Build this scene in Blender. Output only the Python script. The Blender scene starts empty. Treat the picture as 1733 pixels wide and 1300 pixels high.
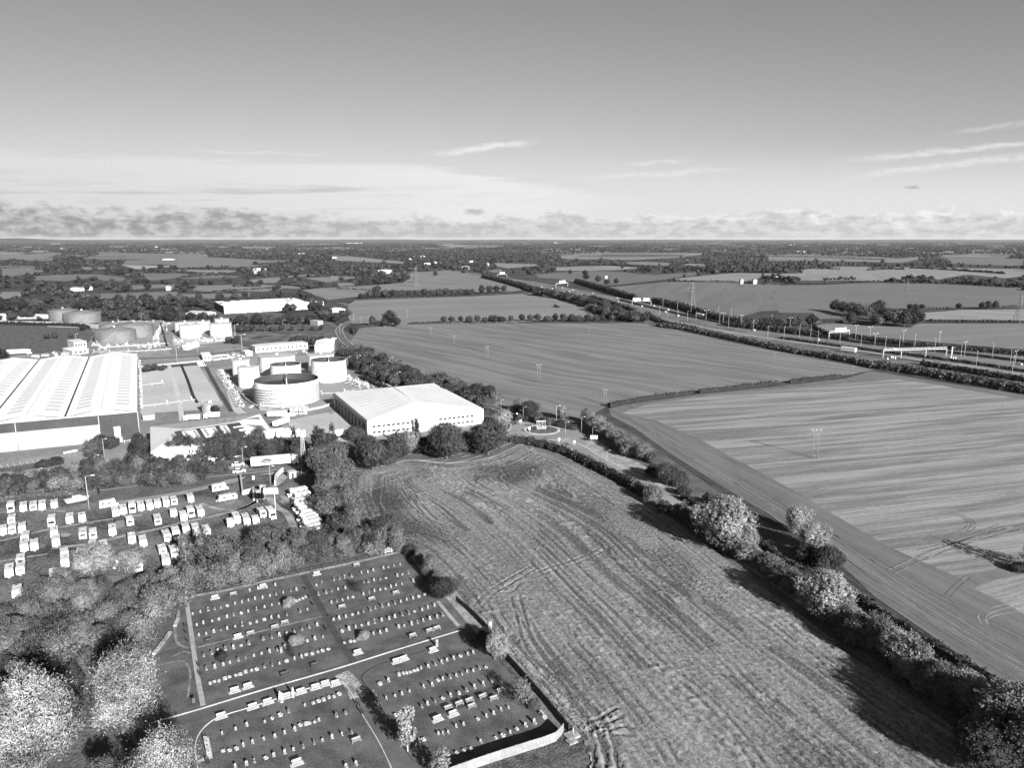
import bpy, math, random
import numpy as np
from mathutils import Vector, Matrix
from mathutils.geometry import tessellate_polygon

# ------------------------------------------------------------------ camera, sky, sun, exposure
HC, F, CX, CY = 80.0, 1220.0, 866.5, 650.0          # camera height; focal length in photo pixels
PH = math.atan((CY - 404.0) / F)                     # downward pitch
sc = bpy.context.scene
COL = sc.collection
cam_d = bpy.data.cameras.new("camera")
cam_d.sensor_width = 36.0
cam_d.lens = 36.0 * F / 1733.0
cam_d.clip_start = 0.5
cam_d.clip_end = 120000.0
cam = bpy.data.objects.new("camera", cam_d)
COL.objects.link(cam)
cam.location = (0, 0, HC)
cam.rotation_euler = (math.pi / 2 - PH, 0, 0)
sc.camera = cam

sc.view_settings.view_transform = 'Standard'
sc.view_settings.look = 'None'
sc.view_settings.gamma = 1.0
sc.view_settings.use_curve_mapping = False
sc.view_settings.exposure = 1.5

SUN_AZ, SUN_EL = math.radians(-57.0), math.radians(21.5)
SD = Vector((math.cos(SUN_AZ) * math.cos(SUN_EL), math.sin(SUN_AZ) * math.cos(SUN_EL), math.sin(SUN_EL)))
sun_d = bpy.data.lights.new("sun", 'SUN')
sun_d.energy = 4.9
sun_d.angle = math.radians(0.5)
sun_d.color = (1.0, 1.0, 1.0)                        # the photograph is black and white
sun = bpy.data.objects.new("sun", sun_d)
COL.objects.link(sun)
sun.rotation_euler = SD.to_track_quat('Z', 'Y').to_euler()


class N:
    """tiny node expression helper"""
    def __init__(s, t, sock): s.t, s.s = t, sock
    def m(s, op, *a):
        n = s.t.nodes.new('ShaderNodeMath'); n.operation = op
        s.t.links.new(s.s, n.inputs[0])
        for i, v in enumerate(a):
            if isinstance(v, N): s.t.links.new(v.s, n.inputs[i + 1])
            else: n.inputs[i + 1].default_value = v
        return N(s.t, n.outputs[0])
    def __add__(s, o): return s.m('ADD', o)
    def __sub__(s, o): return s.m('SUBTRACT', o)
    def __mul__(s, o): return s.m('MULTIPLY', o)
    def __truediv__(s, o): return s.m('DIVIDE', o)
    def p(s, o): return s.m('POWER', o)
    def clamp(s):
        r = s.m('ADD', 0.0); r.s.node.use_clamp = True; return r
    def ss(s, a, b):
        n = s.t.nodes.new('ShaderNodeMapRange'); n.interpolation_type = 'SMOOTHSTEP'
        s.t.links.new(s.s, n.inputs[0])
        fl = a > b
        lo, hi = (b, a) if fl else (a, b)
        n.inputs[1].default_value = lo; n.inputs[2].default_value = hi
        n.inputs[3].default_value = 1.0 if fl else 0.0; n.inputs[4].default_value = 0.0 if fl else 1.0
        return N(s.t, n.outputs[0])
    def mix(s, b, f):                                # s*(1-f)+b*f
        n = s.t.nodes.new('ShaderNodeMix')
        for k, v in ((0, f), (2, s), (3, b)):
            if isinstance(v, N): s.t.links.new(v.s, n.inputs[k])
            else: n.inputs[k].default_value = v
        return N(s.t, n.outputs[0])


def noise(t, vec, scale=1.0, detail=3.0, rough=0.55, dist=0.0):
    n = t.nodes.new('ShaderNodeTexNoise')
    n.inputs['Scale'].default_value = scale; n.inputs['Detail'].default_value = detail
    n.inputs['Roughness'].default_value = rough; n.inputs['Distortion'].default_value = dist
    t.links.new(vec.s, n.inputs['Vector'])
    return N(t, n.outputs['Fac'])


def comb(t, x, y, z=0.0):
    n = t.nodes.new('ShaderNodeCombineXYZ')
    for i, v in enumerate((x, y, z)):
        if isinstance(v, N): t.links.new(v.s, n.inputs[i])
        else: n.inputs[i].default_value = v
    return N(t, n.outputs[0])


def sep(t, v):
    n = t.nodes.new('ShaderNodeSeparateXYZ'); t.links.new(v.s, n.inputs[0])
    return [N(t, n.outputs[i]) for i in range(3)]


world = bpy.data.worlds.new("World")
sc.world = world
world.use_nodes = True
wt = world.node_tree
wt.nodes.clear()
wout = wt.nodes.new('ShaderNodeOutputWorld')
wbg = wt.nodes.new('ShaderNodeBackground')
wt.links.new(wbg.outputs[0], wout.inputs[0])
sky = wt.nodes.new('ShaderNodeTexSky')
sky.sky_type = 'NISHITA'
sky.sun_disc = False
sky.sun_elevation = SUN_EL
sky.sun_rotation = math.pi / 2 - SUN_AZ
sky.air_density = 1.0; sky.dust_density = 0.6; sky.ozone_density = 1.0
bw = wt.nodes.new('ShaderNodeRGBToBW')               # a black and white photograph
wt.links.new(sky.outputs[0], bw.inputs[0])
tc = wt.nodes.new('ShaderNodeTexCoord')
dx, dy, dz = sep(wt, N(wt, tc.outputs['Generated']))
el = dz.m('ARCSINE') * 57.2958
az = dx.m('ARCTAN2', dy) * 57.2958                   # degrees, + to the right
base = N(wt, bw.outputs[0])
n1 = noise(wt, comb(wt, az * 0.05, el * 0.35, 1.0), 1.0, 5, 0.55)
n2 = noise(wt, comb(wt, az * 0.38, el * 0.9, 7.0), 1.0, 5, 0.55, 0.2)
n3 = noise(wt, comb(wt, az * 0.09, el * 1.9 - az * 0.05, 3.0), 1.0, 5, 0.6)
n4 = noise(wt, comb(wt, az * 0.8, el * 1.7, 17.0), 1.0, 5, 0.6, 0.2)
nf = noise(wt, comb(wt, az * 1.3, el * 4.0, 27.0), 1.0, 4, 0.65, 0.3)
lum = (base * 0.06).p(1.2) * 0.98                    # red-filter look: a darker blue sky
lum = lum.mix(0.345, el.ss(7.0, 1.8) * 0.92)         # pale air low down
sheet_top = az.ss(-10.0, 10.0) * -2.2 + 5.7 + (n3 - 0.5) * 1.6
sheet = (sheet_top - el).ss(-0.05, 0.55) * (n1 * 0.4 + n3 * 0.6).ss(0.3, 0.5) * az.ss(14.0, -4.0)
lum = lum.mix(0.43, sheet * 0.72)
lum = lum.mix(0.27, (n3 * 0.5 + n1 * 0.5).ss(0.5, 0.64) * el.ss(2.0, 2.8) * el.ss(4.6, 3.4) * az.ss(2.0, -10.0) * 0.75)
def streak(a0, e0, slope, ha, he, k):
    ll = el - (az - a0) * slope - e0 + (n2 - 0.5) * 0.7
    return (ll.m('ABSOLUTE') / he).ss(1.0, 0.0) * ((az - a0).m('ABSOLUTE') / ha).ss(1.0, 0.25) * nf.ss(0.25, 0.55) * k
for q in ((-2.2, 6.75, 0.13, 5.0, 0.34, 0.9), (31.0, 5.7, 0.05, 9.0, 0.3, 0.5), (31.0, 4.8, 0.08, 9.0, 0.35, 0.4),
          (33.0, 7.0, 0.05, 4.0, 0.3, 0.25), (11.0, 5.6, 0.03, 3.0, 0.22, 0.4), (11.0, 4.8, 0.03, 8.0, 0.3, 0.35), (-19.0, 6.05, 0.0, 7.0, 0.14, 0.6)):
    lum = lum.mix(0.42, streak(*q))
# the bank of cumulus along the horizon: pale tops, grey bellies
n6 = noise(wt, comb(wt, az * 0.09, 5.0, 2.0), 1.0, 2, 0.5)
top = (n2 - 0.5) * 3.0 + (n6 - 0.5) * 2.2 + (nf - 0.5) * 0.6 + az.ss(-8.0, -30.0) * 0.65 + az.ss(10.0, 34.0) * 0.3 + 1.75
band = (top - el).ss(-0.04, 0.12)
belly = (top - el).ss(0.1, 0.75)
puff = (n4 * 0.86 + nf * 0.14).ss(0.4, 0.6)
bank = N(wt, puff.s).m('MULTIPLY', -0.085) + 0.40 - belly * 0.075
bank = bank - az.ss(-6.0, -26.0) * belly * puff * 0.08
lum = lum.mix(bank, band * el.ss(-0.5, 0.25) * 0.9)
lone = ((az - 28.2) / 0.6).m('ABSOLUTE').ss(1.0, 0.3) * ((el - 3.4 - (nf - 0.5) * 0.5) / 0.17).m('ABSOLUTE').ss(1.0, 0.2)
lum = lum.mix(0.2, lone * 0.8)
lone = ((az + 2.9) / 1.0).m('ABSOLUTE').ss(1.0, 0.3) * ((el - 2.05 - (nf - 0.5) * 0.6) / 0.3).m('ABSOLUTE').ss(1.0, 0.2)
lum = lum.mix(0.22, lone * 0.7)
gr_ = noise(wt, comb(wt, az * 5.0, el * 5.0, 40.0), 1.0, 2, 0.6)
lum = lum * (az.ss(-42.0, 30.0) * 0.2 + 0.62) * ((gr_ - 0.5) * 0.14 + 1.0)
wt.links.new(lum.s, wbg.inputs[0])

# ------------------------------------------------------------------ helpers
_c, _s = math.cos(PH), math.sin(PH)
def G(px, py, z=0.0):
    """ground point (height z) seen at photo pixel px, py"""
    u, v = (px - CX) / F, (CY - py) / F
    t = (z - HC) / (-_s + v * _c)
    return Vector((u * t, (_c + v * _s) * t, z))
def GT(p, z=0.0): return G(p[0], p[1], z)
def proj(x, y, z=0.0):
    d = y * _c - (z - HC) * _s; u = y * _s + (z - HC) * _c
    return CX + F * x / d, CY - F * u / d
def Ht(b, ty):
    """height of a thing standing at pixel b whose top is at pixel row ty"""
    y = G(*b).y; v = (CY - ty) / F
    return (v * y * _c - y * _s) / (_c + v * _s) + HC

ORDS = 'first second third fourth fifth sixth seventh eighth ninth tenth eleventh twelfth thirteenth fourteenth fifteenth sixteenth seventeenth eighteenth nineteenth'.split()
TENS = {2: 'twent', 3: 'thirt', 4: 'fort', 5: 'fift', 6: 'sixt', 7: 'sevent', 8: 'eight', 9: 'ninet'}
def ORD(i):
    if i < 20: return ORDS[i - 1]
    t, u = divmod(i, 10)
    if t > 9: return 'hundred-and-' + ORD(i - 100) if i > 100 else 'hundredth'
    return TENS[t] + ('ieth' if u == 0 else 'y-' + ORDS[u - 1])

def tag(o, label=None, cat=None, group=None, kind=None):
    if label: o['label'] = label
    if cat: o['category'] = cat
    if group: o['group'] = group
    if kind: o['kind'] = kind
    return o
def empty(name, loc=(0, 0, 0), rz=0.0):
    o = bpy.data.objects.new(name, None); COL.objects.link(o)
    o.location = loc; o.rotation_euler[2] = rz; o.empty_display_size = 0.2
    return o
KIDS = {}
def mesh_obj(name, me, parent=None):
    o = bpy.data.objects.new(name, me); COL.objects.link(o)
    if parent:
        o.parent = parent; KIDS.setdefault(parent, []).append(o)
    return o
def copy_tree(o, parent=None):
    c = o.copy(); COL.objects.link(c)
    if parent:
        c.parent = parent; KIDS.setdefault(parent, []).append(c)
    for ch in KIDS.get(o, []): copy_tree(ch, c)
    return c
class Protos:
    """first use hands out the source thing itself, later uses copy it"""
    def __init__(s, root): s.root, s.used = root, False
    def get(s):
        if not s.used: s.used = True; return s.root
        return copy_tree(s.root)

class MB:
    def __init__(s): s.v, s.f, s.m, s.sm = [], [], [], []
    def face(s, pts, m=0, smooth=False):
        i = len(s.v); s.v += [tuple(p) for p in pts]; s.f.append(tuple(range(i, i + len(pts)))); s.m.append(m); s.sm.append(smooth)
    def box(s, c, d, rz=0.0, m=0, top=(1, 1)):
        hx, hy, hz = d[0] / 2, d[1] / 2, d[2] / 2
        ca, sa = math.cos(rz), math.sin(rz); i = len(s.v)
        for sz in (-1, 1):
            kx, ky = (top if sz > 0 else (1, 1))
            for sx, sy in ((-1, -1), (1, -1), (1, 1), (-1, 1)):
                x, y = sx * hx * kx, sy * hy * ky
                s.v.append((c[0] + x * ca - y * sa, c[1] + x * sa + y * ca, c[2] + sz * hz))
        for q in ((3, 2, 1, 0), (4, 5, 6, 7), (0, 1, 5, 4), (1, 2, 6, 5), (2, 3, 7, 6), (3, 0, 4, 7)):
            s.f.append(tuple(i + k for k in q)); s.m.append(m); s.sm.append(False)
        return s
    def prism(s, poly, z0, z1, m=0, mt=None):
        n = len(poly)
        a = sum(poly[k][0] * poly[(k + 1) % n][1] - poly[(k + 1) % n][0] * poly[k][1] for k in range(n))
        if a < 0: poly = poly[::-1]
        i = len(s.v)
        s.v += [(p[0], p[1], z0) for p in poly] + [(p[0], p[1], z1) for p in poly]
        for k in range(n):
            j = (k + 1) % n
            s.f.append((i + k, i + j, i + n + j, i + n + k)); s.m.append(m); s.sm.append(False)
        s.f.append(tuple(i + n + k for k in range(n))); s.m.append(m if mt is None else mt); s.sm.append(False)
        s.f.append(tuple(i + k for k in range(n - 1, -1, -1))); s.m.append(m); s.sm.append(False)
        return s
    def extr(s, prof, y0, y1, m=0):
        """profile in x,z extruded along y"""
        n = len(prof); i = len(s.v)
        s.v += [(p[0], y0, p[1]) for p in prof] + [(p[0], y1, p[1]) for p in prof]
        for k in range(n):
            j = (k + 1) % n
            s.f.append((i + k, i + n + k, i + n + j, i + j)); s.m.append(m); s.sm.append(False)
        s.f.append(tuple(i + k for k in range(n))); s.f.append(tuple(i + n + k for k in range(n - 1, -1, -1)))
        s.m += [m, m]; s.sm += [False, False]
        return s
    def tube(s, a, b, r, r2=None, n=6, m=0, cap=True):
        a, b = Vector(a), Vector(b); r2 = r if r2 is None else r2
        d = (b - a).normalized(); u = d.orthogonal().normalized(); w = d.cross(u); i = len(s.v)
        for p, q in ((a, r), (b, r2)):
            for k in range(n):
                t = 2 * math.pi * k / n; s.v.append(tuple(p + (u * math.cos(t) + w * math.sin(t)) * q))
        for k in range(n):
            j = (k + 1) % n; s.f.append((i + k, i + j, i + n + j, i + n + k)); s.m.append(m); s.sm.append(True)
        if cap:
            s.f.append(tuple(i + k for k in range(n - 1, -1, -1))); s.f.append(tuple(i + n + k for k in range(n)))
            s.m += [m, m]; s.sm += [False, False]
        return s
    def rings(s, prof, n=32, m=0, c=(0, 0, 0), cap=False):
        """lathe: prof = [(r, z)...]"""
        i = len(s.v)
        for r, z in prof:
            for k in range(n):
                t = 2 * math.pi * k / n; s.v.append((c[0] + r * math.cos(t), c[1] + r * math.sin(t), c[2] + z))
        for a in range(len(prof) - 1):
            for k in range(n):
                j = (k + 1) % n
                s.f.append((i + a * n + k, i + a * n + j, i + (a + 1) * n + j, i + (a + 1) * n + k)); s.m.append(m); s.sm.append(False)
        if cap:
            b = i + (len(prof) - 1) * n; s.f.append(tuple(b + k for k in range(n))); s.m.append(m); s.sm.append(False)
        return s
    def mesh(s, name, mats):
        me = bpy.data.meshes.new(name); me.from_pydata(s.v, [], s.f)
        for m in (mats if isinstance(mats, (list, tuple)) else [mats]): me.materials.append(m)
        me.polygons.foreach_set('material_index', s.m); me.polygons.foreach_set('use_smooth', s.sm)
        me.update(); return me
    def build(s, name, mats, parent=None): return mesh_obj(name, s.mesh(name, mats), parent)

# ------------------------------------------------------------------ materials (all greys: the photograph is black and white)
def newmat(name, rough=0.9, spec=0.15):
    m = bpy.data.materials.new(name); m.use_nodes = True; t = m.node_tree; t.nodes.clear()
    out = t.nodes.new('ShaderNodeOutputMaterial'); b = t.nodes.new('ShaderNodeBsdfPrincipled')
    b.inputs['Roughness'].default_value = rough; b.inputs['Specular IOR Level'].default_value = spec
    t.links.new(b.outputs[0], out.inputs[0]); return m, t, b
def setcol(t, b, g):
    c = t.nodes.new('ShaderNodeCombineColor')
    for k in range(3): t.links.new(g.s, c.inputs[k])
    t.links.new(c.outputs[0], b.inputs['Base Color'])
def objco(t): return N(t, t.nodes.new('ShaderNodeTexCoord').outputs['Object'])
def bump(t, b, h, strength, dist):
    n = t.nodes.new('ShaderNodeBump'); n.inputs['Strength'].default_value = strength; n.inputs['Distance'].default_value = dist
    t.links.new(h.s, n.inputs['Height']); t.links.new(n.outputs[0], b.inputs['Normal'])
def M_noise(name, a, b_, sc1=0.3, sc2=2.0, rough=0.9, spec=0.15, bmp=0.0, k2=0.4, metal=0.0):
    m, t, b = newmat(name, rough, spec); o = objco(t); b.inputs['Metallic'].default_value = metal
    n1 = noise(t, o, sc1, 4, 0.6); n2 = noise(t, o, sc2, 3, 0.6)
    f = (n1 * (1 - k2) + n2 * k2).ss(0.36, 0.64)
    setcol(t, b, f.mix(0, 0) if False else N(t, t.nodes.new('ShaderNodeValue').outputs[0]).m('MULTIPLY', 0.0) + a + f * (b_ - a))
    if bmp: bump(t, b, n2, bmp, 1.0)
    return m
def M_plain(name, g, rough=0.6, spec=0.3, var=0.06, sc1=0.5):
    return M_noise(name, g * (1 - var), g * (1 + var), sc1, sc1 * 6, rough, spec)
def rot_xy(t, o, az):
    x, y, z = sep(t, o); ca, sa = math.cos(math.radians(az)), math.sin(math.radians(az))
    return x * ca + y * sa, y * ca - x * sa          # along, across
def M_field(name, lo, hi, az, stripe=8.0, ks=0.5, fine=1.6, bmp=0.3, patch=0.02, rows=0.0, wob=0.0):
    """stubble or sown field: long soft stripes across az, patches, fine stubble grain, drill rows"""
    m, t, b = newmat(name, 1.0, 0.0); o = objco(t); al, ac = rot_xy(t, o, az)
    if wob:
        wn = noise(t, o, 0.006, 2, 0.5); ac = ac + (wn - 0.5) * wob
    st = noise(t, comb(t, al * (0.06 / stripe), ac * (1.0 / stripe), 0.0), 1.0, 3, 0.6)
    st2 = noise(t, comb(t, al * (0.25 / stripe), ac * (3.1 / stripe), 5.0), 1.0, 3, 0.65)
    pa = noise(t, o, patch, 4, 0.6, 0.5)
    gr = noise(t, comb(t, al * fine * 0.35, ac * fine, 2.0), 1.0, 4, 0.75)
    g2 = noise(t, comb(t, al * fine * 1.1, ac * fine * 2.4, 8.0), 1.0, 2, 0.8)
    f = (st.ss(0.38, 0.62) * ks + st2.ss(0.35, 0.65) * 0.28 + pa.ss(0.3, 0.7) * (0.75 - ks)) * 0.8 + (gr - 0.5) * 0.9 + (g2 - 0.5) * 0.7 + 0.1
    if rows:
        sw = (ac * (6.2832 / rows)).m('SINE') * 0.5 + 0.5
        f = f - sw.p(6.0) * 0.18 * st2
    setcol(t, b, f.clamp() * (hi - lo) + lo)
    bump(t, b, gr * 0.6 + st2 * 0.8, bmp, 0.5)
    return m
def M_foliage(name, lo, hi):
    """clumps of leaves: tone per clump (a look of its own), overall tone from the tree's object colour"""
    m, t, b = newmat(name, 1.0, 0.0)
    a = t.nodes.new('ShaderNodeAttribute'); a.attribute_name = 'tone'
    oi = t.nodes.new('ShaderNodeObjectInfo')
    sc_ = t.nodes.new('ShaderNodeSeparateColor'); t.links.new(oi.outputs['Color'], sc_.inputs[0])
    g = N(t, a.outputs['Fac']) * (hi - lo) + lo
    g = g * N(t, sc_.outputs[0])
    t.nodes.remove(b)
    d = t.nodes.new('ShaderNodeBsdfDiffuse'); tr = t.nodes.new('ShaderNodeBsdfTranslucent'); mx = t.nodes.new('ShaderNodeMixShader')
    c = t.nodes.new('ShaderNodeCombineColor')
    for k in range(3): t.links.new(g.s, c.inputs[k])
    t.links.new(c.outputs[0], d.inputs[0]); t.links.new(c.outputs[0], tr.inputs[0]); mx.inputs[0].default_value = 0.12
    t.links.new(d.outputs[0], mx.inputs[1]); t.links.new(tr.outputs[0], mx.inputs[2])
    t.links.new(mx.outputs[0], [n for n in t.nodes if n.type == 'OUTPUT_MATERIAL'][0].inputs[0])
    return m
FOL = M_foliage('foliage', 0.22, 1.55)
BARK = M_noise('bark', 0.07, 0.13, 1.0, 6.0)
PALEBARK = M_noise('pale_bark', 0.45, 0.65, 1.0, 6.0)
WHITE = M_plain('white_paint', 0.70, 0.45, 0.3, 0.04)
OFFWHITE = M_noise('offwhite_paint', 0.36, 0.50, 0.4, 2.0, 0.5)
ROOFW = M_noise('white_roof_sheet', 0.60, 0.70, 0.03, 0.4, 0.6)
ROOFG = M_noise('pale_grey_roof_sheet', 0.42, 0.50, 0.05, 0.5, 0.6)
SKYL = M_plain('rooflight_sheet', 0.49, 0.3, 0.4, 0.05)
LGREY = M_noise('light_grey_cladding', 0.30, 0.36, 0.1, 1.0, 0.6)
MGREY = M_noise('mid_grey_steel', 0.17, 0.25, 0.3, 2.0, 0.6)
DGREY = M_noise('dark_grey_cladding', 0.035, 0.05, 0.1, 1.0, 0.5)
BLACK = M_plain('black_rubber', 0.015, 0.7)
GLASS = M_plain('dark_glass', 0.02, 0.08, 0.6)
TANKG = M_noise('weathered_tank_steel', 0.085, 0.15, 0.12, 1.2, 0.6)
TANKR = M_noise('weathered_tank_roof', 0.12, 0.20, 0.12, 1.2, 0.7)
TANKW = M_noise('white_tank_paint', 0.42, 0.62, 0.15, 1.5, 0.5)
PIPE = M_plain('pipe_steel', 0.36, 0.4, 0.5, 0.2)
STONE = M_noise('pale_gravestone', 0.09, 0.34, 1.5, 8.0, 0.7)
STONED = M_noise('dark_granite', 0.05, 0.12, 1.5, 8.0, 0.3)
WOODL = M_noise('pale_timber', 0.2, 0.34, 0.8, 6.0, 0.8)
WOODD = M_noise('dark_timber', 0.04, 0.09, 0.8, 6.0, 0.8)
FLOWER = M_noise('flower_heads', 0.06, 0.75, 6.0, 14.0, 0.9)
CONC = M_noise('concrete', 0.22, 0.32, 0.05, 0.8, 0.9, 0.1)
KERB = M_noise('pale_kerb_stone', 0.30, 0.46, 0.3, 3.0, 0.9)
ASPH = M_noise('asphalt', 0.075, 0.115, 0.06, 2.5, 0.95, 0.1)
MWAY = M_noise('motorway_surface', 0.10, 0.14, 0.02, 1.0, 0.95, 0.1)
GANT = M_plain('galvanised_gantry_steel', 0.42, 0.5, 0.4, 0.1)
POLEM = M_plain('weathered_pole', 0.16, 0.8, 0.1, 0.15)
ASPHL = M_noise('pale_worn_asphalt', 0.16, 0.23, 0.06, 2.5, 0.95, 0.1)
PAINT = M_plain('road_marking_paint', 0.6, 0.8, 0.1, 0.12)
GRAVEL = M_noise('gravel', 0.11, 0.40, 0.5, 3.0, 1.0, 0.0, 0.5)
DIRT = M_noise('pale_bare_earth', 0.13, 0.32, 0.25, 2.2, 1.0, 0.0, 0.4)
LAWN = M_noise('mown_lawn', 0.05, 0.125, 0.22, 3.5, 1.0, 0.0, 0.12, 0.5)
ROUGH = M_noise('rough_grass', 0.05, 0.13, 0.10, 1.6, 1.0, 0.0, 0.15, 0.6)
VERGE = M_noise('dry_grass_verge', 0.12, 0.34, 0.3, 2.4, 1.0, 0.0, 0.25, 0.6)
YARDG = M_noise('caravan_yard_turf', 0.035, 0.165, 0.07, 1.2, 1.0, 0.0, 0.15, 0.45)
COUNTRY = M_noise('far_scrub_and_meadow', 0.035, 0.075, 0.01, 0.15, 1.0, 0.0, 0.0, 0.5)

# ------------------------------------------------------------------ flat sheets and strips
def sheet(name, pix, z, mat, kind='structure', world=False):
    pts = [Vector((p[0], p[1], z)) for p in pix] if world else [GT(p, 0) + Vector((0, 0, z)) for p in pix]
    tris = tessellate_polygon([[Vector((p.x, p.y, 0)) for p in pts]])
    me = bpy.data.meshes.new(name)
    fs = []
    for a, b, c in tris:
        n = (pts[b] - pts[a]).cross(pts[c] - pts[a])
        fs.append((a, b, c) if n.z > 0 else (a, c, b))
    me.from_pydata([tuple(p) for p in pts], [], fs); me.materials.append(mat)
    return tag(mesh_obj(name, me), kind=kind)
def smooth(pts, k=6):
    """Catmull-Rom through world points"""
    P = [Vector(p) for p in pts]; out = []
    for i in range(len(P) - 1):
        a = P[i - 1] if i else P[0] * 2 - P[1]; b, c = P[i], P[i + 1]
        d = P[i + 2] if i + 2 < len(P) else P[-1] * 2 - P[-2]
        for j in range(k):
            t = j / k; out.append(0.5 * ((2 * b) + (c - a) * t + (2 * a - 5 * b + 4 * c - d) * t * t + (3 * b - a - 3 * c + d) * t ** 3))
    return out + [P[-1]]
def offset(pl, d):
    out = []
    for i, p in enumerate(pl):
        a = pl[max(i - 1, 0)]; b = pl[min(i + 1, len(pl) - 1)]
        t = (b - a); t.z = 0; t.normalize(); out.append(p + Vector((-t.y, t.x, 0)) * (d[i] if isinstance(d, list) else d))
    return out
def strip_mb(pl, w0, w1, z, mb=None, h=0.0, dash=None):
    """ribbon between offsets w0 and w1 of a polyline at height z; h > 0 makes it a solid kerb or bank"""
    mb = mb or MB(); A, B = offset(pl, w0), offset(pl, w1); run = 0.0
    for i in range(len(pl) - 1):
        L = (pl[i + 1] - pl[i]).length; run += L
        if dash and (run % (dash[0] + dash[1])) > dash[0]: continue
        q = [A[i], A[i + 1], B[i + 1], B[i]]
        n = (q[1] - q[0]).cross(q[2] - q[0])
        if n.z < 0: q = q[::-1]
        if h: mb.prism([(p.x, p.y) for p in q], z, z + h)
        else: mb.face([(p.x, p.y, z) for p in q])
    return mb
def resample(pl, step):
    out = [pl[0]]; acc = 0.0
    for i in range(len(pl) - 1):
        a, b = pl[i], pl[i + 1]; L = (b - a).length; t = step - acc
        while t <= L: out.append(a.lerp(b, t / L)); t += step
        acc = L - (t - step)
    return out
def wpath(pix, k=6): return smooth([GT(p) for p in pix], k)
def inpoly(P, poly):
    x, y = P[:, 0], P[:, 1]; r = np.zeros(len(P), bool); n = len(poly)
    for i in range(n):
        x1, y1 = poly[i]; x2, y2 = poly[i - 1]
        c = ((y1 > y) != (y2 > y)); xx = (x2 - x1) * (y - y1) / ((y2 - y1) if y2 != y1 else 1e-9) + x1
        r ^= c & (x < xx)
    return r
def np_mesh(name, V, Fq, mats, tone=None, smoothf=False):
    me = bpy.data.meshes.new(name); V = np.asarray(V, np.float32); Fq = np.asarray(Fq, np.int32); k = Fq.shape[1]
    me.vertices.add(len(V)); me.vertices.foreach_set('co', V.ravel())
    me.loops.add(Fq.size); me.loops.foreach_set('vertex_index', Fq.ravel())
    me.polygons.add(len(Fq)); me.polygons.foreach_set('loop_start', np.arange(0, Fq.size, k, dtype=np.int32))
    try: me.polygons.foreach_set('loop_total', np.full(len(Fq), k, np.int32))
    except Exception: pass
    for m in mats: me.materials.append(m)
    me.update(calc_edges=True)
    if smoothf: me.polygons.foreach_set('use_smooth', np.ones(len(Fq), bool))
    if tone is not None:
        at = me.attributes.new('tone', 'FLOAT', 'POINT'); at.data.foreach_set('value', np.asarray(tone, np.float32))
    return me
def vnoise(x, y, seed=0):
    """value noise on arrays"""
    xi, yi = np.floor(x).astype(np.int64), np.floor(y).astype(np.int64); fx, fy = x - xi, y - yi
    fx, fy = fx * fx * (3 - 2 * fx), fy * fy * (3 - 2 * fy)
    def h(a, b):
        n = (a * 374761393 + b * 668265263 + seed * 974711) & 0xffffffff
        n = ((n ^ (n >> 13)) * 1274126177) & 0xffffffff
        return ((n ^ (n >> 16)) & 0xffff) / 65535.0
    return (h(xi, yi) * (1 - fx) + h(xi + 1, yi) * fx) * (1 - fy) + (h(xi, yi + 1) * (1 - fx) + h(xi + 1, yi + 1) * fx) * fy
def fbm(x, y, seed=0, o=4, g=0.5):
    r, a, s = 0, 1.0, 0
    for k in range(o): r = r + a * vnoise(x * 2 ** k, y * 2 ** k, seed + k); s += a; a *= g
    return r / s

# ------------------------------------------------------------------ ground, fields
R = random.Random(7)
NR = np.random.RandomState(11)
g = MB(); S_ = 45000.0
g.face([(-S_, -3000, -0.06), (S_, -3000, -0.06), (S_, 60000, -0.06), (-S_, 60000, -0.06)])
tag(g.build('ground', COUNTRY), kind='structure')

def hills():
    """low far ridges that break the skyline"""
    n = 220; V, Fc = [], []
    for row, (yd, hk, sd) in enumerate(((15000, 26, 3), (21000, 40, 9), (27000, 62, 21))):
        b = len(V)
        for k in range(n):
            x = -26000 + 52000 * k / (n - 1)
            e = hk * (0.35 + 0.9 * float(fbm(np.array([x / 2600.0]), np.array([sd * 1.7]), sd, 4)[0]))
            if row == 0: e = 105.0 / (1 + math.exp((x + 9600) / 180.0)) * (0.8 + 0.3 * float(vnoise(np.array([x / 500.]), np.array([2.]), 5)[0])) - 4
            V += [(x, yd - 2500, -6), (x, yd, e), (x, yd + 3500, -6)]
        for k in range(n - 1):
            i = b + 3 * k; Fc += [(i, i + 3, i + 4, i + 1), (i + 1, i + 4, i + 5, i + 2)]
    o = mesh_obj('hills', np_mesh('hills', V, Fc, [HILLM], smoothf=True)); return tag(o, kind='structure')
HILLM = M_noise('wooded_hill', 0.035, 0.08, 0.0012, 0.012, 1.0, 0.0)
hills()

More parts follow.
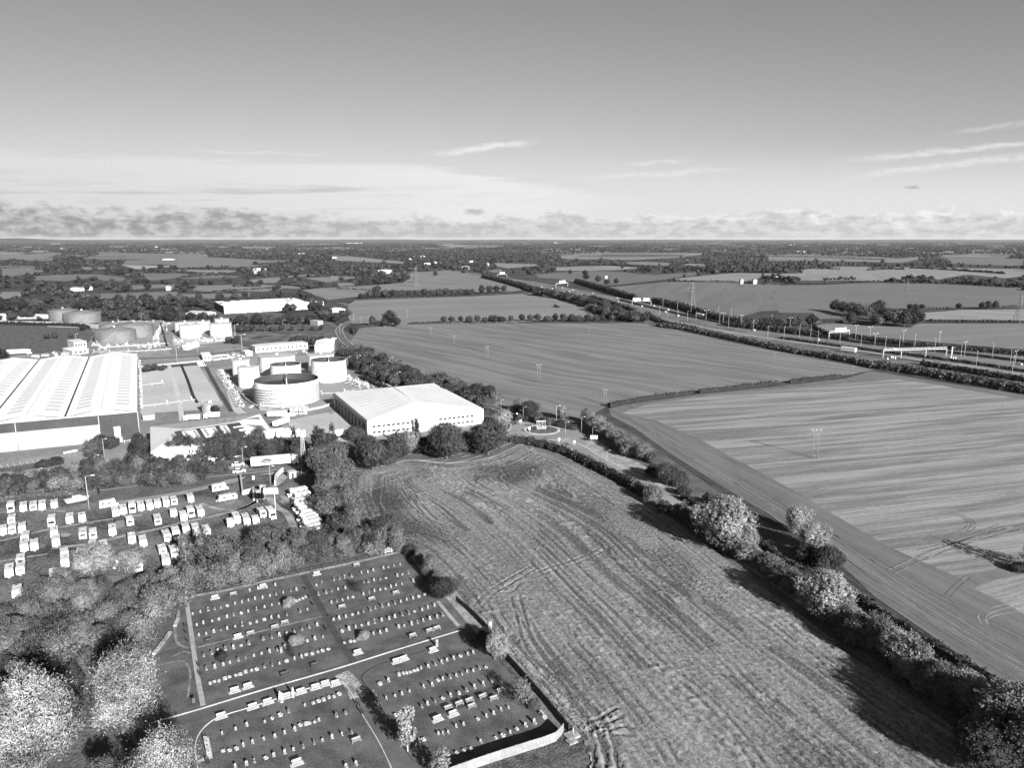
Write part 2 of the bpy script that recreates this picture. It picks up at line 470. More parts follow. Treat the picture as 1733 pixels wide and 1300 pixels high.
# far fields: (polygon in photo pixels of the ground, brightness, stripe direction)
def sc_(off, k, *p): return [(off[0] + x * k, off[1] + y * k) for x, y in p]
A0, A1, A2, A3, A4 = (0, 400), (300, 400), (560, 400), (900, 400), (1300, 400)
k0, k2, k3, k4 = .1731, .2308, .2424, .25
FF = [
 (sc_(A0, k0, (0,155),(510,155),(620,170),(510,190),(520,235),(330,240),(120,220),(0,235)), .15),
 (sc_(A0, k0, (960,155),(1733,172),(1733,290),(1600,275),(1190,275),(1240,235),(1450,230),(1330,225),(980,225),(780,215),(960,190)), .13),
 (sc_(A0, k0, (1180,278),(1733,290),(1733,300),(1560,300),(1400,320),(1330,320)), .24),
 (sc_(A0, k0, (0,290),(310,290),(440,300),(300,325),(500,330),(300,370),(230,375),(80,395),(0,385)), .13),
 (sc_(A0, k0, (270,395),(560,375),(960,372),(1240,405),(1180,440),(1000,430),(900,400),(640,440),(520,435),(330,430)), .12),
 (sc_(A0, k0, (1380,365),(1733,360),(1733,405),(1560,430),(1430,430),(1420,395)), .12),
 (sc_(A0, k0, (1290,480),(1733,465),(1733,495),(1300,520)), .14),
 (sc_(A0, k0, (560,580),(1000,560),(1733,540),(1733,610),(1480,620),(1290,610),(1200,600),(960,610),(900,590)), .13),
 (sc_(A0, k0, (0,545),(230,540),(250,580),(120,600),(0,620)), .16),
 (sc_(A0, k0, (700,300),(830,300),(1120,305),(950,325),(830,325)), .15),
 (sc_(A0, k0, (170,98),(440,100),(430,110),(190,108)), .16),
 (sc_(A0, k0, (1060,92),(1290,95),(1200,110),(1080,106)), .14),
 (sc_(A0, k0, (490,66),(600,68),(590,77),(500,76)), .2),
 (sc_(A1, k0, (0,170),(290,172),(300,205),(560,215),(870,235),(1250,235),(1450,240),(1100,242),(690,270),(850,290),(600,300),(300,295),(0,315)), .14),
 (sc_(A1, k0, (0,325),(450,325),(620,335),(600,355),(420,380),(200,360),(0,345)), .17),
 (sc_(A1, k0, (0,360),(240,375),(620,390),(580,405),(200,415),(0,410)), .12),
 (sc_(A1, k0, (700,425),(1250,374),(1460,374),(1100,400),(1000,430),(960,455),(760,460)), .16),
 (sc_(A1, k0, (160,485),(760,470),(1240,490),(1230,515),(1040,510),(870,540),(780,540),(560,535),(370,550),(150,525)), .15),
 (sc_(A1, k0, (0,565),(380,560),(560,560),(720,550),(700,590),(560,590),(440,600),(150,630),(0,620)), .13),
 (sc_(A1, k0, (1210,405),(1733,392),(1733,405),(1560,440),(1460,450),(1260,412)), .15),
 (sc_(A1, k0, (1560,460),(1733,455),(1733,485),(1590,495)), .17),
 (sc_(A1, k0, (1220,525),(1500,505),(1500,620),(1480,625),(1400,590)), .15),
 (sc_(A1, k0, (1510,190),(1733,200),(1733,215),(1500,215)), .16),
 (sc_(A1, k0, (630,100),(1000,100),(880,120),(640,118)), .15),
 (sc_(A1, k0, (1430,108),(1733,110),(1733,118),(1430,120)), .18),
 (sc_(A2, k2, (0,140),(240,155),(560,190),(540,200),(0,175)), .17),
 (sc_(A2, k2, (0,375),(60,375),(300,360),(540,340),(500,300),(600,265),(870,250),(1040,285),(1180,300),(1370,375),(1400,395),(1340,405),(1060,410),(1000,390),(350,400),(220,440),(0,465),(-130,430),(-170,390)), .15),
 (sc_(A2, k2, (0,290),(130,295),(60,320),(0,320)), .17),
 (sc_(A2, k2, (180,470),(600,455),(1050,440),(1480,418),(1560,430),(1700,480),(1733,490),(2050,570),(2040,590),(1300,635),(840,640),(540,650),(340,640),(150,640),(115,570),(130,500)), .16),
 (sc_(A2, k2, (760,60),(1280,65),(1200,80),(900,80)), .18),
 (sc_(A2, k2, (1130,250),(1240,240),(1280,250),(1200,268)), .13),
 (sc_(A2, k2, (1200,195),(1500,205),(1520,215),(1290,235),(1220,220)), .17),
 (sc_(A3, k3, (200,125),(560,115),(1190,115),(1180,130),(1000,150),(700,165),(560,165),(540,160),(250,160),(200,150)), .16),
 (sc_(A3, k3, (170,215),(540,205),(790,220),(600,235),(350,240),(170,240)), .18),
 (sc_(A3, k3, (20,265),(400,240),(640,250),(860,270),(1150,250),(1140,275),(990,290),(940,300),(600,340),(450,350),(380,345),(200,300),(50,290)), .11),
 (sc_(A3, k3, (650,180),(850,175),(1000,190),(950,205),(700,200)), .14),
 (sc_(A3, k3, (960,300),(1300,265),(1430,255),(1680,260),(1560,300),(1430,325),(980,308)), .18),
 (sc_(A3, k3, (490,360),(940,318),(1733,330),(1733,520),(1600,525),(1440,570),(1250,540),(1000,480),(830,450),(600,400)), .12),
 (sc_(A3, k3, (1100,185),(1240,190),(1200,210),(1060,205)), .15),
 (sc_(A4, k4, (0,130),(100,125),(740,140),(880,150),(1000,140),(1070,145),(900,180),(560,170),(250,165),(0,165)), .15),
 (sc_(A4, k4, (1160,140),(1330,120),(1650,125),(1600,150),(1733,155),(1733,195),(1640,200),(1240,185),(1230,160)), .12),
 (sc_(A4, k4, (0,255),(230,250),(240,225),(500,205),(940,210),(1733,222),(1733,262),(1690,275),(1600,285),(1350,260),(1220,280),(1150,295),(1090,275),(920,280),(880,300),(760,310),(600,300),(400,300),(220,300),(40,270),(0,275)), .18),
 (sc_(A4, k4, (70,335),(220,325),(740,316),(1150,322),(1733,350),(1733,480),(1400,485),(1050,490),(800,495),(700,470),(440,490),(500,560),(340,560),(300,520),(70,520)), .12),
 (sc_(A4, k4, (1010,522),(1300,500),(1733,495),(1733,570),(1010,565)), .19),
 (sc_(A4, k4, (320,572),(560,600),(960,620),(1010,592),(1733,592),(1733,770),(1300,735),(560,670),(300,625)), .155),
]
FFM = {}
for i, (poly, b) in enumerate(FF):
    key = (round(b, 2), i % 4)
    if key not in FFM:
        FFM[key] = M_field('far_field', b * 1.0 * .84, b * 1.0 * 1.22, (20, 70, -40, 150)[i % 4], 22.0, .5, .25, 0.0, .006)
    sheet('field', poly, 0.10 + 0.004 * i, FFM[key])
# procedural strips of field toward the horizon
SFM = [M_plain('far_pale_field', v, 1, 0, .15, .002) for v in (.09, .12, .16, .2)]
for i in range(230):
    py = 407.6 + 25 * (i / 230) ** 1.5
    px = R.uniform(-30, 1763)
    if 560 < px < 860 and 424 < py < 448: continue
    w = R.uniform(12, 60) * (1 + (py - 407) / 14); h = 0.5 + (py - 407) * 0.10
    sk = R.uniform(-.3, .3) * h
    poly = [(px - w / 2, py), (px + w / 2 * .9, py + sk), (px + w / 2, py + h * .7 + sk), (px - w * .1, py + h), (px - w / 2 * 1.1, py + h * .6)]
    sheet('field', poly, 0.5 + .002 * i, R.choice(SFM))

# the two big near fields on the right of the lane
F2P = [(608,556),(640,551),(690,549),(870,547),(1095,547),(1250,582),(1480,626),(1440,634),(1424,636),(1300,649),(1180,661),(1090,673),(1030,687),(1005,700),(985,712),(940,711),(890,699),(840,688),(780,670),(730,656),(680,640),(640,622),(605,602),(590,582)]
sheet('striped_field', F2P, 0.02, M_field('sown_field', .10, .185, -47, 7.5, .62, 1.0, .2, .015, 0, 60.0))
F1P = [(1030,692),(1060,685),(1180,668),(1300,656),(1430,641),(1475,628),(1560,642),(1733,668),(1900,695),(2700,810),(2700,1350),(2300,1500),(2000,1330),(1785,1205),(1733,1172),(1640,1120),(1560,1065),(1480,1010),(1430,962),(1300,870),(1200,810),(1130,765),(1075,725),(1035,705)]
sheet('field_headland', F1P, 0.012, M_field('green_headland', .088, .155, -73, 3.0, .45, 1.6, .25, .03))
F1S = [(1052,699),(1100,683),(1200,670),(1300,660),(1420,650),(1520,642),(1590,652),(1660,664),(1733,676),(1870,700),(2650,815),(2650,930),(1960,940),(1800,945),(1720,952),(1695,957),(1673,969),(1640,975),(1632,982),(1542,943),(1500,924),(1420,876),(1335,826),(1250,780),(1180,742),(1110,712)]
sheet('stubble_field', F1S, 0.024, M_field('stubble', .10, .265, 15, 6.0, .66, 1.3, .3, .02, 0))
sheet('stubble_field', [(1647,996),(1662,989),(1686,982),(1733,972),(1850,955),(2600,945),(2600,1250),(1950,1080),(1733,1040),(1705,1024),(1675,1010)], 0.028, M_field('stubble_corner', .13, .28, 22, 4.0, .55, 1.3, .3, .03, 0))

# near field: real relief (plough ridges, clods, wheel ruts) on a fine grid
NFP = [(594,806),(612,797),(650,789),(700,781),(760,786),(830,777),(880,754),(930,762),(990,786),(1040,816),(1120,862),(1200,925),(1300,1000),(1420,1090),(1560,1190),(1700,1300),(1900,1480),(1000,1480),(985,1330),(1000,1290),(982,1250),(915,1170),(850,1100),(800,1040),(760,985),(720,940),(690,922),(650,918),(618,900),(592,855)]
RUTS = [([(862,1000),(880,985),(930,965),(990,945),(1030,925),(1060,918)], .5), ([(808,1028),(830,1005),(862,985),(905,960)], .6),
 ([(752,985),(768,1000),(782,1020),(790,1045)], .5), ([(770,975),(790,995),(800,1020),(806,1040)], .5), ([(872,1010),(880,1040),(900,1100),(950,1160),(1010,1220),(1035,1300),(1040,1400)], .9),
 ([(822,1040),(860,1090),(930,1150),(990,1210),(1012,1250),(1015,1300),(1010,1400)], .9), ([(838,1036),(880,1100),(955,1170),(1022,1240),(1042,1300)], .7),
 ([(918,929),(1021,1027),(1060,1070),(1110,1120),(1180,1170),(1260,1260),(1300,1330)], .7), ([(1030,925),(1120,1010),(1230,1110),(1330,1210),(1420,1300)], .35),
 ([(640,815),(668,815),(690,835),(710,870),(760,920),(830,1000)], .4), ([(1180,990),(1260,1030),(1330,1080),(1400,1140),(1490,1210),(1600,1300)], .6),
 ([(1005,1238),(1060,1222)], .9), ([(1290,1180),(1340,1215),(1400,1265),(1450,1310)], .8), ([(965,1215),(990,1235),(1010,1262),(990,1290),(960,1300)], .9), ([(1000,1245),(1030,1238),(1075,1240)], .9),
 ([(985,1228),(1015,1225),(1050,1205)], .8), ([(1000,1262),(1018,1285),(1010,1320)], .9), ([(1020,1250),(1032,1280),(1028,1320)], .8), ([(955,1200),(1000,1250),(1022,1300)], .8),
 ([(648,800),(672,805),(688,822),(705,850),(740,890),(800,950),(850,1000)], .5), ([(618,830),(640,850),(668,880),(720,915),(775,955)], .4), ([(770,800),(800,830),(860,880),(930,950),(1010,1040)], .45),
 ([(850,790),(920,830),(1000,890),(1100,990),(1200,1090),(1300,1200)], .4), ([(930,780),(1010,815),(1110,880),(1210,960),(1330,1060),(1430,1150)], .5), ([(700,860),(780,930),(850,985)], .4),
 ([(790,985),(812,1010),(826,1036)], .6), ([(735,990),(752,1012),(765,1032)], .5), ([(900,1010),(960,1080),(1060,1180),(1120,1260),(1150,1330)], .45)]
for o_x in (-34, -22, -10, 16, 28):
    RUTS.append(([(860 + o_x, 1062 - o_x * .5), (890 + o_x, 1110 - o_x * .5), (945 + o_x, 1170 - o_x * .4), (1000 + o_x * .8, 1225 - o_x * .3), (1020 + o_x * .6, 1262), (1022 + o_x, 1320)], .55))
def near_field():
    P = np.array([[GT(p).x, GT(p).y] for p in NFP]); x0, y0 = P.min(0); x1, y1 = P.max(0); st = 0.34
    nx, ny = int((x1 - x0) / st) + 1, int((y1 - y0) / st) + 1
    X, Y = np.meshgrid(x0 + np.arange(nx) * st, y0 + np.arange(ny) * st); X, Y = X.ravel(), Y.ravel()
    X = X + (vnoise(X * 1.7, Y * 1.7, 1) - .5) * .25; Y = Y + (vnoise(X * 1.7, Y * 1.7, 2) - .5) * .25
    ins = inpoly(np.stack([X, Y], 1), P)
    def dpoly(L, closed):
        d = np.full(len(X), 1e9)
        for i in range(len(L) - (0 if closed else 1)):
            a, b = np.array(L[i]), np.array(L[(i + 1) % len(L)]); e = b - a; l2 = (e ** 2).sum() + 1e-9
            t = np.clip(((X - a[0]) * e[0] + (Y - a[1]) * e[1]) / l2, 0, 1)
            d = np.minimum(d, np.hypot(X - a[0] - e[0] * t, Y - a[1] - e[1] * t))
        return d
    SP = [(p.x, p.y) for p in smooth([Vector((a, b, 0)) for a, b in P] + [Vector((P[0][0], P[0][1], 0))], 4)][:-1]
    hd = dpoly(SP, True)
    A = math.radians(-69); al = X * math.cos(A) + Y * math.sin(A); ac = -X * math.sin(A) + Y * math.cos(A)
    ac = ac + 5.0 * (fbm(X / 55, Y / 55, 31, 2) - .5) + 9 * np.exp(-((Y - 235) / 22) ** 2)
    wb = 1 / (1 + np.exp((hd - 11 - 6 * fbm(X / 30, Y / 30, 8, 2)) / 1.3)) * (Y > 150)
    row = ac * (1 - wb) + hd * wb
    rid = np.sin(row * 2 * np.pi / 1.75 + 2.5 * fbm(X / 9, Y / 9, 5, 2))
    streak_ = fbm(al / 14 * (1 - wb) + X / 40 * wb, row / 0.9, 41, 3)
    clod = fbm(X * 1.3, Y * 1.3, 77, 4, .62)
    cl2 = fbm(al * .55, ac * 1.1, 99, 3, .6)
    patch = fbm(X / 22, Y / 30, 12, 3)
    lump = np.clip((cl2 - .52) * 4, 0, 1) * np.clip((fbm(al / 30, ac / 7, 14, 2) - .38) * 4, 0, 1)
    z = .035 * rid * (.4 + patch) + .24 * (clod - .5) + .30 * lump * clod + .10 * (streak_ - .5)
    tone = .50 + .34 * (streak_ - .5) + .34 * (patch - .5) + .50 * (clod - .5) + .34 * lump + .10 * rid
    fur = np.clip((fbm(al / 60 * (1 - wb) + X / 60 * wb, row / .95, 88, 2, .4) - .60) * 8, 0, 1) * (fbm(X / 18, Y / 18, 9, 2) > .38)
    tone -= .42 * fur; z -= .14 * fur
    fur = np.clip((fbm(al / 30, row / 1.3 + 40, 61, 2, .4) - .66) * 7, 0, 1); tone += .22 * fur; z += .10 * fur
    tone -= .14 * np.clip((fbm(X / 13, Y / 24, 55, 2) - .60) * 6, 0, 1)
    # darker grassy corner at the top left and around the old heap
    for (cx_, cy_, rx, ry, k) in ((640, 850, 12, 14, .42), (860, 800, 14, 12, .38), (700, 905, 10, 9, .30), (640, 890, 12, 8, .25)):
        c = G(cx_, cy_); q = ((X - c.x) / rx) ** 2 + ((Y - c.y) / ry) ** 2 + (fbm(X / 6, Y / 6, 3, 2) - .5); tone -= k * np.exp(-q * q)
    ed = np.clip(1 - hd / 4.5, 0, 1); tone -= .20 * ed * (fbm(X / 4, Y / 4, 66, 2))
    brk = np.clip((fbm(X / 5, Y / 5, 23, 3) - .30) * 5, .45, 1)
    for L, amp in RUTS:
        W = wpath(L, 5)
        for off in (-.95, .95):
            d = dpoly([(p.x, p.y) for p in offset(W, off)], False); k = amp * brk
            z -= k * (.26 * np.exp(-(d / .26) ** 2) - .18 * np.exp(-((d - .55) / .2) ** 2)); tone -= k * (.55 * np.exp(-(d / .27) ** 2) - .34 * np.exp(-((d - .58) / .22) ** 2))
    z = np.where(hd < .8, z * hd / .8, z) + .10
    idx = np.arange(nx * ny).reshape(ny, nx)
    q = np.stack([idx[:-1, :-1], idx[:-1, 1:], idx[1:, 1:], idx[1:, :-1]], -1).reshape(-1, 4)
    q = q[ins[q].all(1)]
    used = np.unique(q); mp = np.full(nx * ny, -1); mp[used] = np.arange(len(used))
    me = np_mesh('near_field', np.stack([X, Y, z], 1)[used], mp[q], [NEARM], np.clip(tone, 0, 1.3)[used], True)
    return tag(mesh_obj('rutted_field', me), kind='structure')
m_, t_, b_ = newmat('muddy_stubble', 1.0, 0.0)
at_ = t_.nodes.new('ShaderNodeAttribute'); at_.attribute_name = 'tone'
o_ = objco(t_); al_, ac_ = rot_xy(t_, o_, -69)
f1_ = noise(t_, comb(t_, al_ * 0.8, ac_ * 2.2, 0.0), 1.0, 4, .75); f2_ = noise(t_, o_, 2.4, 4, .75)
f3_ = noise(t_, comb(t_, al_ * 1.3, ac_ * 1.6, 9.0), 1.0, 1, .5)
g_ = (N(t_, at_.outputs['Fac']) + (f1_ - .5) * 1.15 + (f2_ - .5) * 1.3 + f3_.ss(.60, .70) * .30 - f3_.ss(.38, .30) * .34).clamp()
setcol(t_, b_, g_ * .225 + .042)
bump(t_, b_, f1_ * .5 + f2_ * .7 + f3_ * .4, .6, .4)
NEARM = m_
near_field()

# grass under everything on this side of the lane, verges, yards
GRASSP = [(-300,560),(0,545),(250,545),(420,520),(560,545),(600,570),(700,620),(850,672),(1000,700),(1075,735),(1200,822),(1330,905),(1480,1020),(1640,1130),(1790,1235),(2000,1500),(2300,1800),(-900,1800),(-400,800)]
sheet('grass', GRASSP, -0.02, ROUGH)

# wheel marks on the right-hand field and its headland
TRK = M_noise('pale_wheel_mark', .16, .27, .5, 3.0, 1, 0); TRD = M_noise('dark_wheel_mark', .085, .13, .5, 3.0, 1, 0)
def marks(pix, offs, w, mat, z=.045):
    pl = smooth([GT(p) for p in pix], 8)
    for o in offs: tag(strip_mb(resample(pl, 1.5), o - w / 2, o + w / 2, z, dash=(R.uniform(6, 20), R.uniform(.5, 5))).build('wheel_mark', mat), kind='structure')
marks([(1508,968),(1560,945),(1620,922),(1690,902),(1760,884)], (-1.0, .9), .35, TRK); marks([(1508,970),(1560,947),(1620,924),(1690,904),(1760,886)], (-.4, 1.5), .3, TRD)
marks([(1560,935),(1600,925),(1640,912),(1700,890)], (0, 1.4), .3, TRD); marks([(1733,1018),(1690,1026),(1662,1036),(1655,1046),(1662,1058)], (0, 1.3), .3, TRK); marks([(1733,1034),(1695,1040),(1672,1048),(1670,1060)], (0,), .3, TRK)
marks([(1608,1012),(1628,990),(1648,975)], (0, 1.2), .3, TRD); marks([(1595,872),(1620,873),(1637,884),(1630,896),(1600,905),(1560,913)], (0, .9, 1.9), .28, TRD)
HL = [(1060,705),(1130,752),(1200,800),(1300,860),(1400,928),(1480,985),(1560,1035),(1650,1090),(1733,1138),(1790,1170)]
marks(HL, (-1.2, .8), .3, TRD); marks([(x + 14, y + 2) for x, y in HL], (-.9, .9), .26, TRK); marks([(x - 22, y + 4) for x, y in HL], (-.9, .9), .28, TRD); marks([(x + 34, y) for x, y in HL[2:]], (0, 1.7), .26, TRD)
marks([(1300,845),(1400,905),(1520,975),(1640,1040),(1733,1085)], (0, 1.7), .24, TRD); marks([(1240,815),(1300,850),(1330,842),(1400,828)], (0, 1.6), .24, TRD)
for a, b in (((1360,718),(1733,672)), ((1180,742),(1733,668)), ((1230,790),(1733,732)), ((1330,835),(1733,790)), ((1120,716),(1560,655)), ((1420,872),(1733,835)), ((1290,812),(1733,762))):
    marks([a, ((a[0] + b[0]) / 2, (a[1] + b[1]) / 2 - 3), b], (0, 1.8), .26, TRD)

# ------------------------------------------------------------------ trees
def ico(sub=1):
    import bmesh
    bm = bmesh.new(); bmesh.ops.create_icosphere(bm, subdivisions=sub, radius=1.0)
    V = np.array([v.co[:] for v in bm.verts]); Fc = np.array([[v.index for v in f.verts] for f in bm.faces]); bm.free(); return V, Fc
ICO1, ICO2 = ico(1), ico(2)
def crown(seed, kind, nleaf, leaf, aspect=1.0, core=.78, tuft=8, tlen=.05):
    """unit-height crown: lobes set round a rough outline, leaf clumps on each lobe, an opaque ragged core inside"""
    r = np.random.RandomState(seed); L = []
    if kind == 'round':
        n = 26
        for i in range(n):
            d = r.normal(size=3); d /= np.linalg.norm(d); d[2] = d[2] * .8 + .1
            k = r.uniform(.55, 1.0); rad = r.uniform(.10, .19)
            L.append((d[0] * .31 * k, d[1] * .31 * k, .50 + d[2] * .36 * k, rad))
        L.append((0, 0, .48, .27))
    elif kind == 'poplar':
        for i in range(26):
            t = r.uniform(0, 1); z = .22 + .72 * t; w = .30 * math.sin(math.pi * min(1, (t * .85 + .15)) ** .8) + .04
            a = r.uniform(0, 6.283); k = r.uniform(.4, 1.0); L.append((w * k * math.cos(a), w * k * math.sin(a), z, r.uniform(.06, .12)))
        L.append((0, 0, .5, .22)); L.append((0, 0, .7, .17))
    elif kind == 'cone':
        for i in range(26):
            t = r.uniform(0, 1) ** .8; z = .08 + .86 * t; w = .23 * (1 - t) + .02
            a = r.uniform(0, 6.283); L.append((w * math.cos(a), w * math.sin(a), z, .045 + .09 * (1 - t)))
        L.append((0, 0, .3, .18)); L.append((0, 0, .5, .13))
    elif kind == 'birch':
        for i in range(30):
            t = r.uniform(0, 1); z = .2 + .76 * t; w = .17 * math.sin(math.pi * (t * .8 + .15)) + .02
            a = r.uniform(0, 6.283); k = r.uniform(.3, 1); L.append((w * k * math.cos(a), w * k * math.sin(a), z, r.uniform(.04, .085)))
    elif kind == 'bush':
        for i in range(20):
            a = r.uniform(0, 6.283); k = r.uniform(0, 1) ** .6; z = r.uniform(.18, .75) * (1 - .45 * k)
            L.append((.42 * k * math.cos(a), .42 * k * math.sin(a), z, r.uniform(.14, .24)))
        L.append((0, 0, .4, .36))
    elif kind == 'spray':                                # feathery shrub, many thin lobes
        for i in range(34):
            a = r.uniform(0, 6.283); k = r.uniform(0, 1) ** .6; t = r.uniform(.15, .95); w = .36 * (1 - .55 * t)
            L.append((w * k * math.cos(a), w * k * math.sin(a), t * .9, r.uniform(.07, .13)))
        L.append((0, 0, .35, .28)); L.append((0, 0, .6, .2))
    L = np.array(L); w = L[:, 3] ** 2; w = w / w.sum()
    m = int(nleaf * 2.6); li = r.choice(len(L), m, p=w); d = r.normal(size=(m, 3)); d /= np.linalg.norm(d, axis=1)[:, None]
    rad = L[li, 3] * r.uniform(.82, 1.16, m); P = L[li, :3] + d * rad[:, None]
    dist = np.linalg.norm(P[:, None, :] - L[None, :, :3], axis=2) / L[None, :, 3]
    keep = (dist.min(1) > .72) & (P[:, 2] > .03); nt = nleaf // tuft; P, d, li = P[keep][:nt], d[keep][:nt], li[keep][:nt]
    td = d * .8 + r.normal(size=(len(P), 3)) * .35 + np.array([0, 0, .75 if aspect > 1.2 else .2]); td /= np.linalg.norm(td, axis=1)[:, None]
    tt = r.uniform(0, 1, (len(P), tuft)) * r.uniform(.5, 1.5, len(P))[:, None]; ttone = np.clip(r.normal(size=len(P)) * (.26 if kind == 'poplar' else .18), -.45, .45)
    P = (P[:, None] + td[:, None] * (tt * tlen)[..., None] + r.normal(size=(len(P), tuft, 3)) * (tlen * .22)).reshape(-1, 3)
    d, li, tdr, ttone = np.repeat(d, tuft, 0), np.repeat(li, tuft), np.repeat(td, tuft, 0), np.repeat(ttone, tuft); n = len(P)
    c0 = np.array([0, 0, .5]); out = P - c0; out /= np.linalg.norm(out, axis=1)[:, None]
    nm = d * .5 + out * .35 + r.normal(size=(n, 3)) * (.30 if kind == 'poplar' else .52) + np.array([0, 0, .1]); nm /= np.linalg.norm(nm, axis=1)[:, None]
    up = tdr + r.normal(size=(n, 3)) * .25 if aspect > 1.2 else r.normal(size=(n, 3))
    u = up - (up * nm).sum(1)[:, None] * nm; u /= np.linalg.norm(u, axis=1)[:, None]; v = np.cross(nm, u)
    s = leaf * r.uniform(.55, 1.45, n); a_, b_ = (s * aspect)[:, None], s[:, None]
    j = lambda: r.uniform(.7, 1.2, n)[:, None]
    Q = np.stack([P - u * a_ * j() - v * b_ * .5, P - u * a_ * .1 + v * b_ * j(), P + u * a_ * j() + v * b_ * .25, P + u * a_ * .15 - v * b_ * j()], 1)
    lt = r.uniform(.2, .8, len(L)); tn = np.clip(lt[li] + ttone + r.normal(size=n) * .06, 0, 1)
    V = [Q.reshape(-1, 3)]; Fc = [np.arange(n * 4).reshape(n, 4)]; T = [np.repeat(tn, 4)]; off = n * 4
    iv, fi = ICO1
    for k, l in enumerate(L):
        jit = 1 + r.uniform(-.16, .16, len(iv)); q = iv * (l[3] * core * jit)[:, None] + l[:3]
        V.append(q); Fc.append(np.concatenate([fi, fi[:, 2:3]], 1) + off); T.append(np.full(len(iv), lt[k] * .8)); off += len(iv)
    return np.concatenate(V), np.concatenate(Fc), np.concatenate(T), L
def tri_fix(me): me.validate(); return me
def crown_mesh(name, *a, **k):
    V, Fc, T, L = crown(*a, **k)
    q = Fc[:, 2] != Fc[:, 3]
    me = bpy.data.meshes.new(name)
    loops = []; starts = []; s0 = 0
    quads, tris = Fc[q], Fc[~q][:, :3]
    li = np.concatenate([quads.ravel(), tris.ravel()]).astype(np.int32)
    st = np.concatenate([np.arange(len(quads)) * 4, len(quads) * 4 + np.arange(len(tris)) * 3]).astype(np.int32)
    me.vertices.add(len(V)); me.vertices.foreach_set('co', V.astype(np.float32).ravel())
    me.loops.add(len(li)); me.loops.foreach_set('vertex_index', li)
    me.polygons.add(len(st)); me.polygons.foreach_set('loop_start', st)
    me.materials.append(FOL); me.update(calc_edges=True)
    at = me.attributes.new('tone', 'FLOAT', 'POINT'); at.data.foreach_set('value', T.astype(np.float32))
    return me, L
def trunk_mesh(name, L, mat, r=.018, top=.7, limbs=6, seed=0, z0=-.02):
    rr = random.Random(seed); mb = MB(); mid = top * .45
    mb.tube((0, 0, z0), (.008, .004, mid), r * 1.25, r * .85, 7, cap=False); mb.tube((.008, .004, mid), (0, .01, top), r * .85, r * .3, 6)
    for l in sorted(L, key=lambda l: -l[3])[2:2 + limbs]:
        zb = rr.uniform(mid * .7, max(mid, min(l[2] - .05, top * .85)))
        mb.tube((.004, .003, zb), (l[0], l[1], l[2]), r * .5, r * .14, 5)
    return mb.mesh(name, mat)
TP = {}
def tree_proto(key, name, kind, seed, nleaf, leaf, aspect=1.0, bark=BARK, r=.018, limbs=6, core=.78, tuft=8, tlen=.05):
    cm, L = crown_mesh('crown', seed, kind, nleaf, leaf, aspect, core, tuft, tlen)
    root = empty(name); t = mesh_obj('trunk', trunk_mesh('trunk', L, bark, r, .3 if kind == 'bush' else .72, limbs, seed), root)
    c = mesh_obj('crown', cm, root); TP[key] = Protos(root)
for i in range(3):
    tree_proto('oak%d' % i, 'broadleaf_tree', 'round', 10 + i, 22000, .0092, core=.62, tuft=14, tlen=.06)
    tree_proto('bush%d' % i, 'bushy_tree', 'bush', 20 + i, 12000, .016, 1.4, limbs=4, core=.62, tuft=9, tlen=.09)
    tree_proto('spray%d' % i, 'bushy_tree', 'spray', 30 + i, 12000, .0105, 2.0, limbs=5, core=.5, tuft=9, tlen=.11)
    tree_proto('mid%d' % i, 'broadleaf_tree', 'round', 40 + i, 2000, .028, core=.68, tuft=4, tlen=.06)
    tree_proto('mbush%d' % i, 'bushy_tree', 'bush', 50 + i, 1500, .038, limbs=3, core=.68, tuft=4, tlen=.1)
for i in range(2):
    tree_proto('poplar%d' % i, 'poplar_tree', 'poplar', 60 + i, 38000, .0036, 4.2, r=.02, limbs=12, core=.42, tuft=16, tlen=.11)
    tree_proto('birch%d' % i, 'birch_tree', 'birch', 70 + i, 3600, .011, 1.3, PALEBARK, .010, 8, .4, 6, .05)
    tree_proto('cone%d' % i, 'conifer_tree', 'cone', 80 + i, 5500, .013, 1.5, core=.65, tuft=6, tlen=.06)
tree_proto('bare0', 'sparse_tree', 'spray', 90, 1500, .012, 1.8, WOODD, .013, 12, .2, 5, .1)
TREES = []                                       # (root, px, place) for the labels
LOWN = [0]
def tree(key, px, h, tone, place, w=1.0, desc=None, cat='tree', world_pos=None, rz=None):
    """one tree standing at photo pixel px, h metres high; tone = mean leaf reflectance"""
    if key[-1].isdigit() is False: key = key + str(R.randrange(len([k for k in TP if k.rstrip('0123456789') == key])))
    o = TP[key].get(); p = world_pos or GT(px)
    o.location = (p.x, p.y, 0); o.rotation_euler[2] = R.uniform(0, 6.28) if rz is None else rz
    o.scale = (h * w, h * w, h)
    for c in KIDS.get(o, []):
        if c.name.startswith('crown'): c.color = (tone, tone, tone, 1)
    q = proj(p.x, p.y)
    kind = desc or (('pale leafy ' if tone > .16 else 'mid-grey ' if tone > .085 else 'dark ') + {'oak': 'broadleaf tree', 'mid': 'round tree', 'bush': 'bushy tree', 'mbush': 'bushy tree', 'spray': 'feathery scrub tree', 'poplar': 'poplar', 'birch': 'birch', 'cone': 'pointed tree', 'bare': 'sparse tree'}[key.rstrip('0123456789')])
    TREES.append([o, q[0], place, kind, cat]); return o
def finish_tree_labels():
    by = {}
    for t in TREES: by.setdefault((t[2], t[3]), []).append(t)
    for (place, kind), ts in by.items():
        ts.sort(key=lambda t: t[1])
        for i, t in enumerate(ts):
            lab = f'{kind} {place}' if len(ts) == 1 else f'{kind}, {ORD(i + 1)} from the left {place}'
            tag(t[0], lab, t[4], 'trees ' + place if len([x for x in TREES if x[2] == place]) > 1 else None)
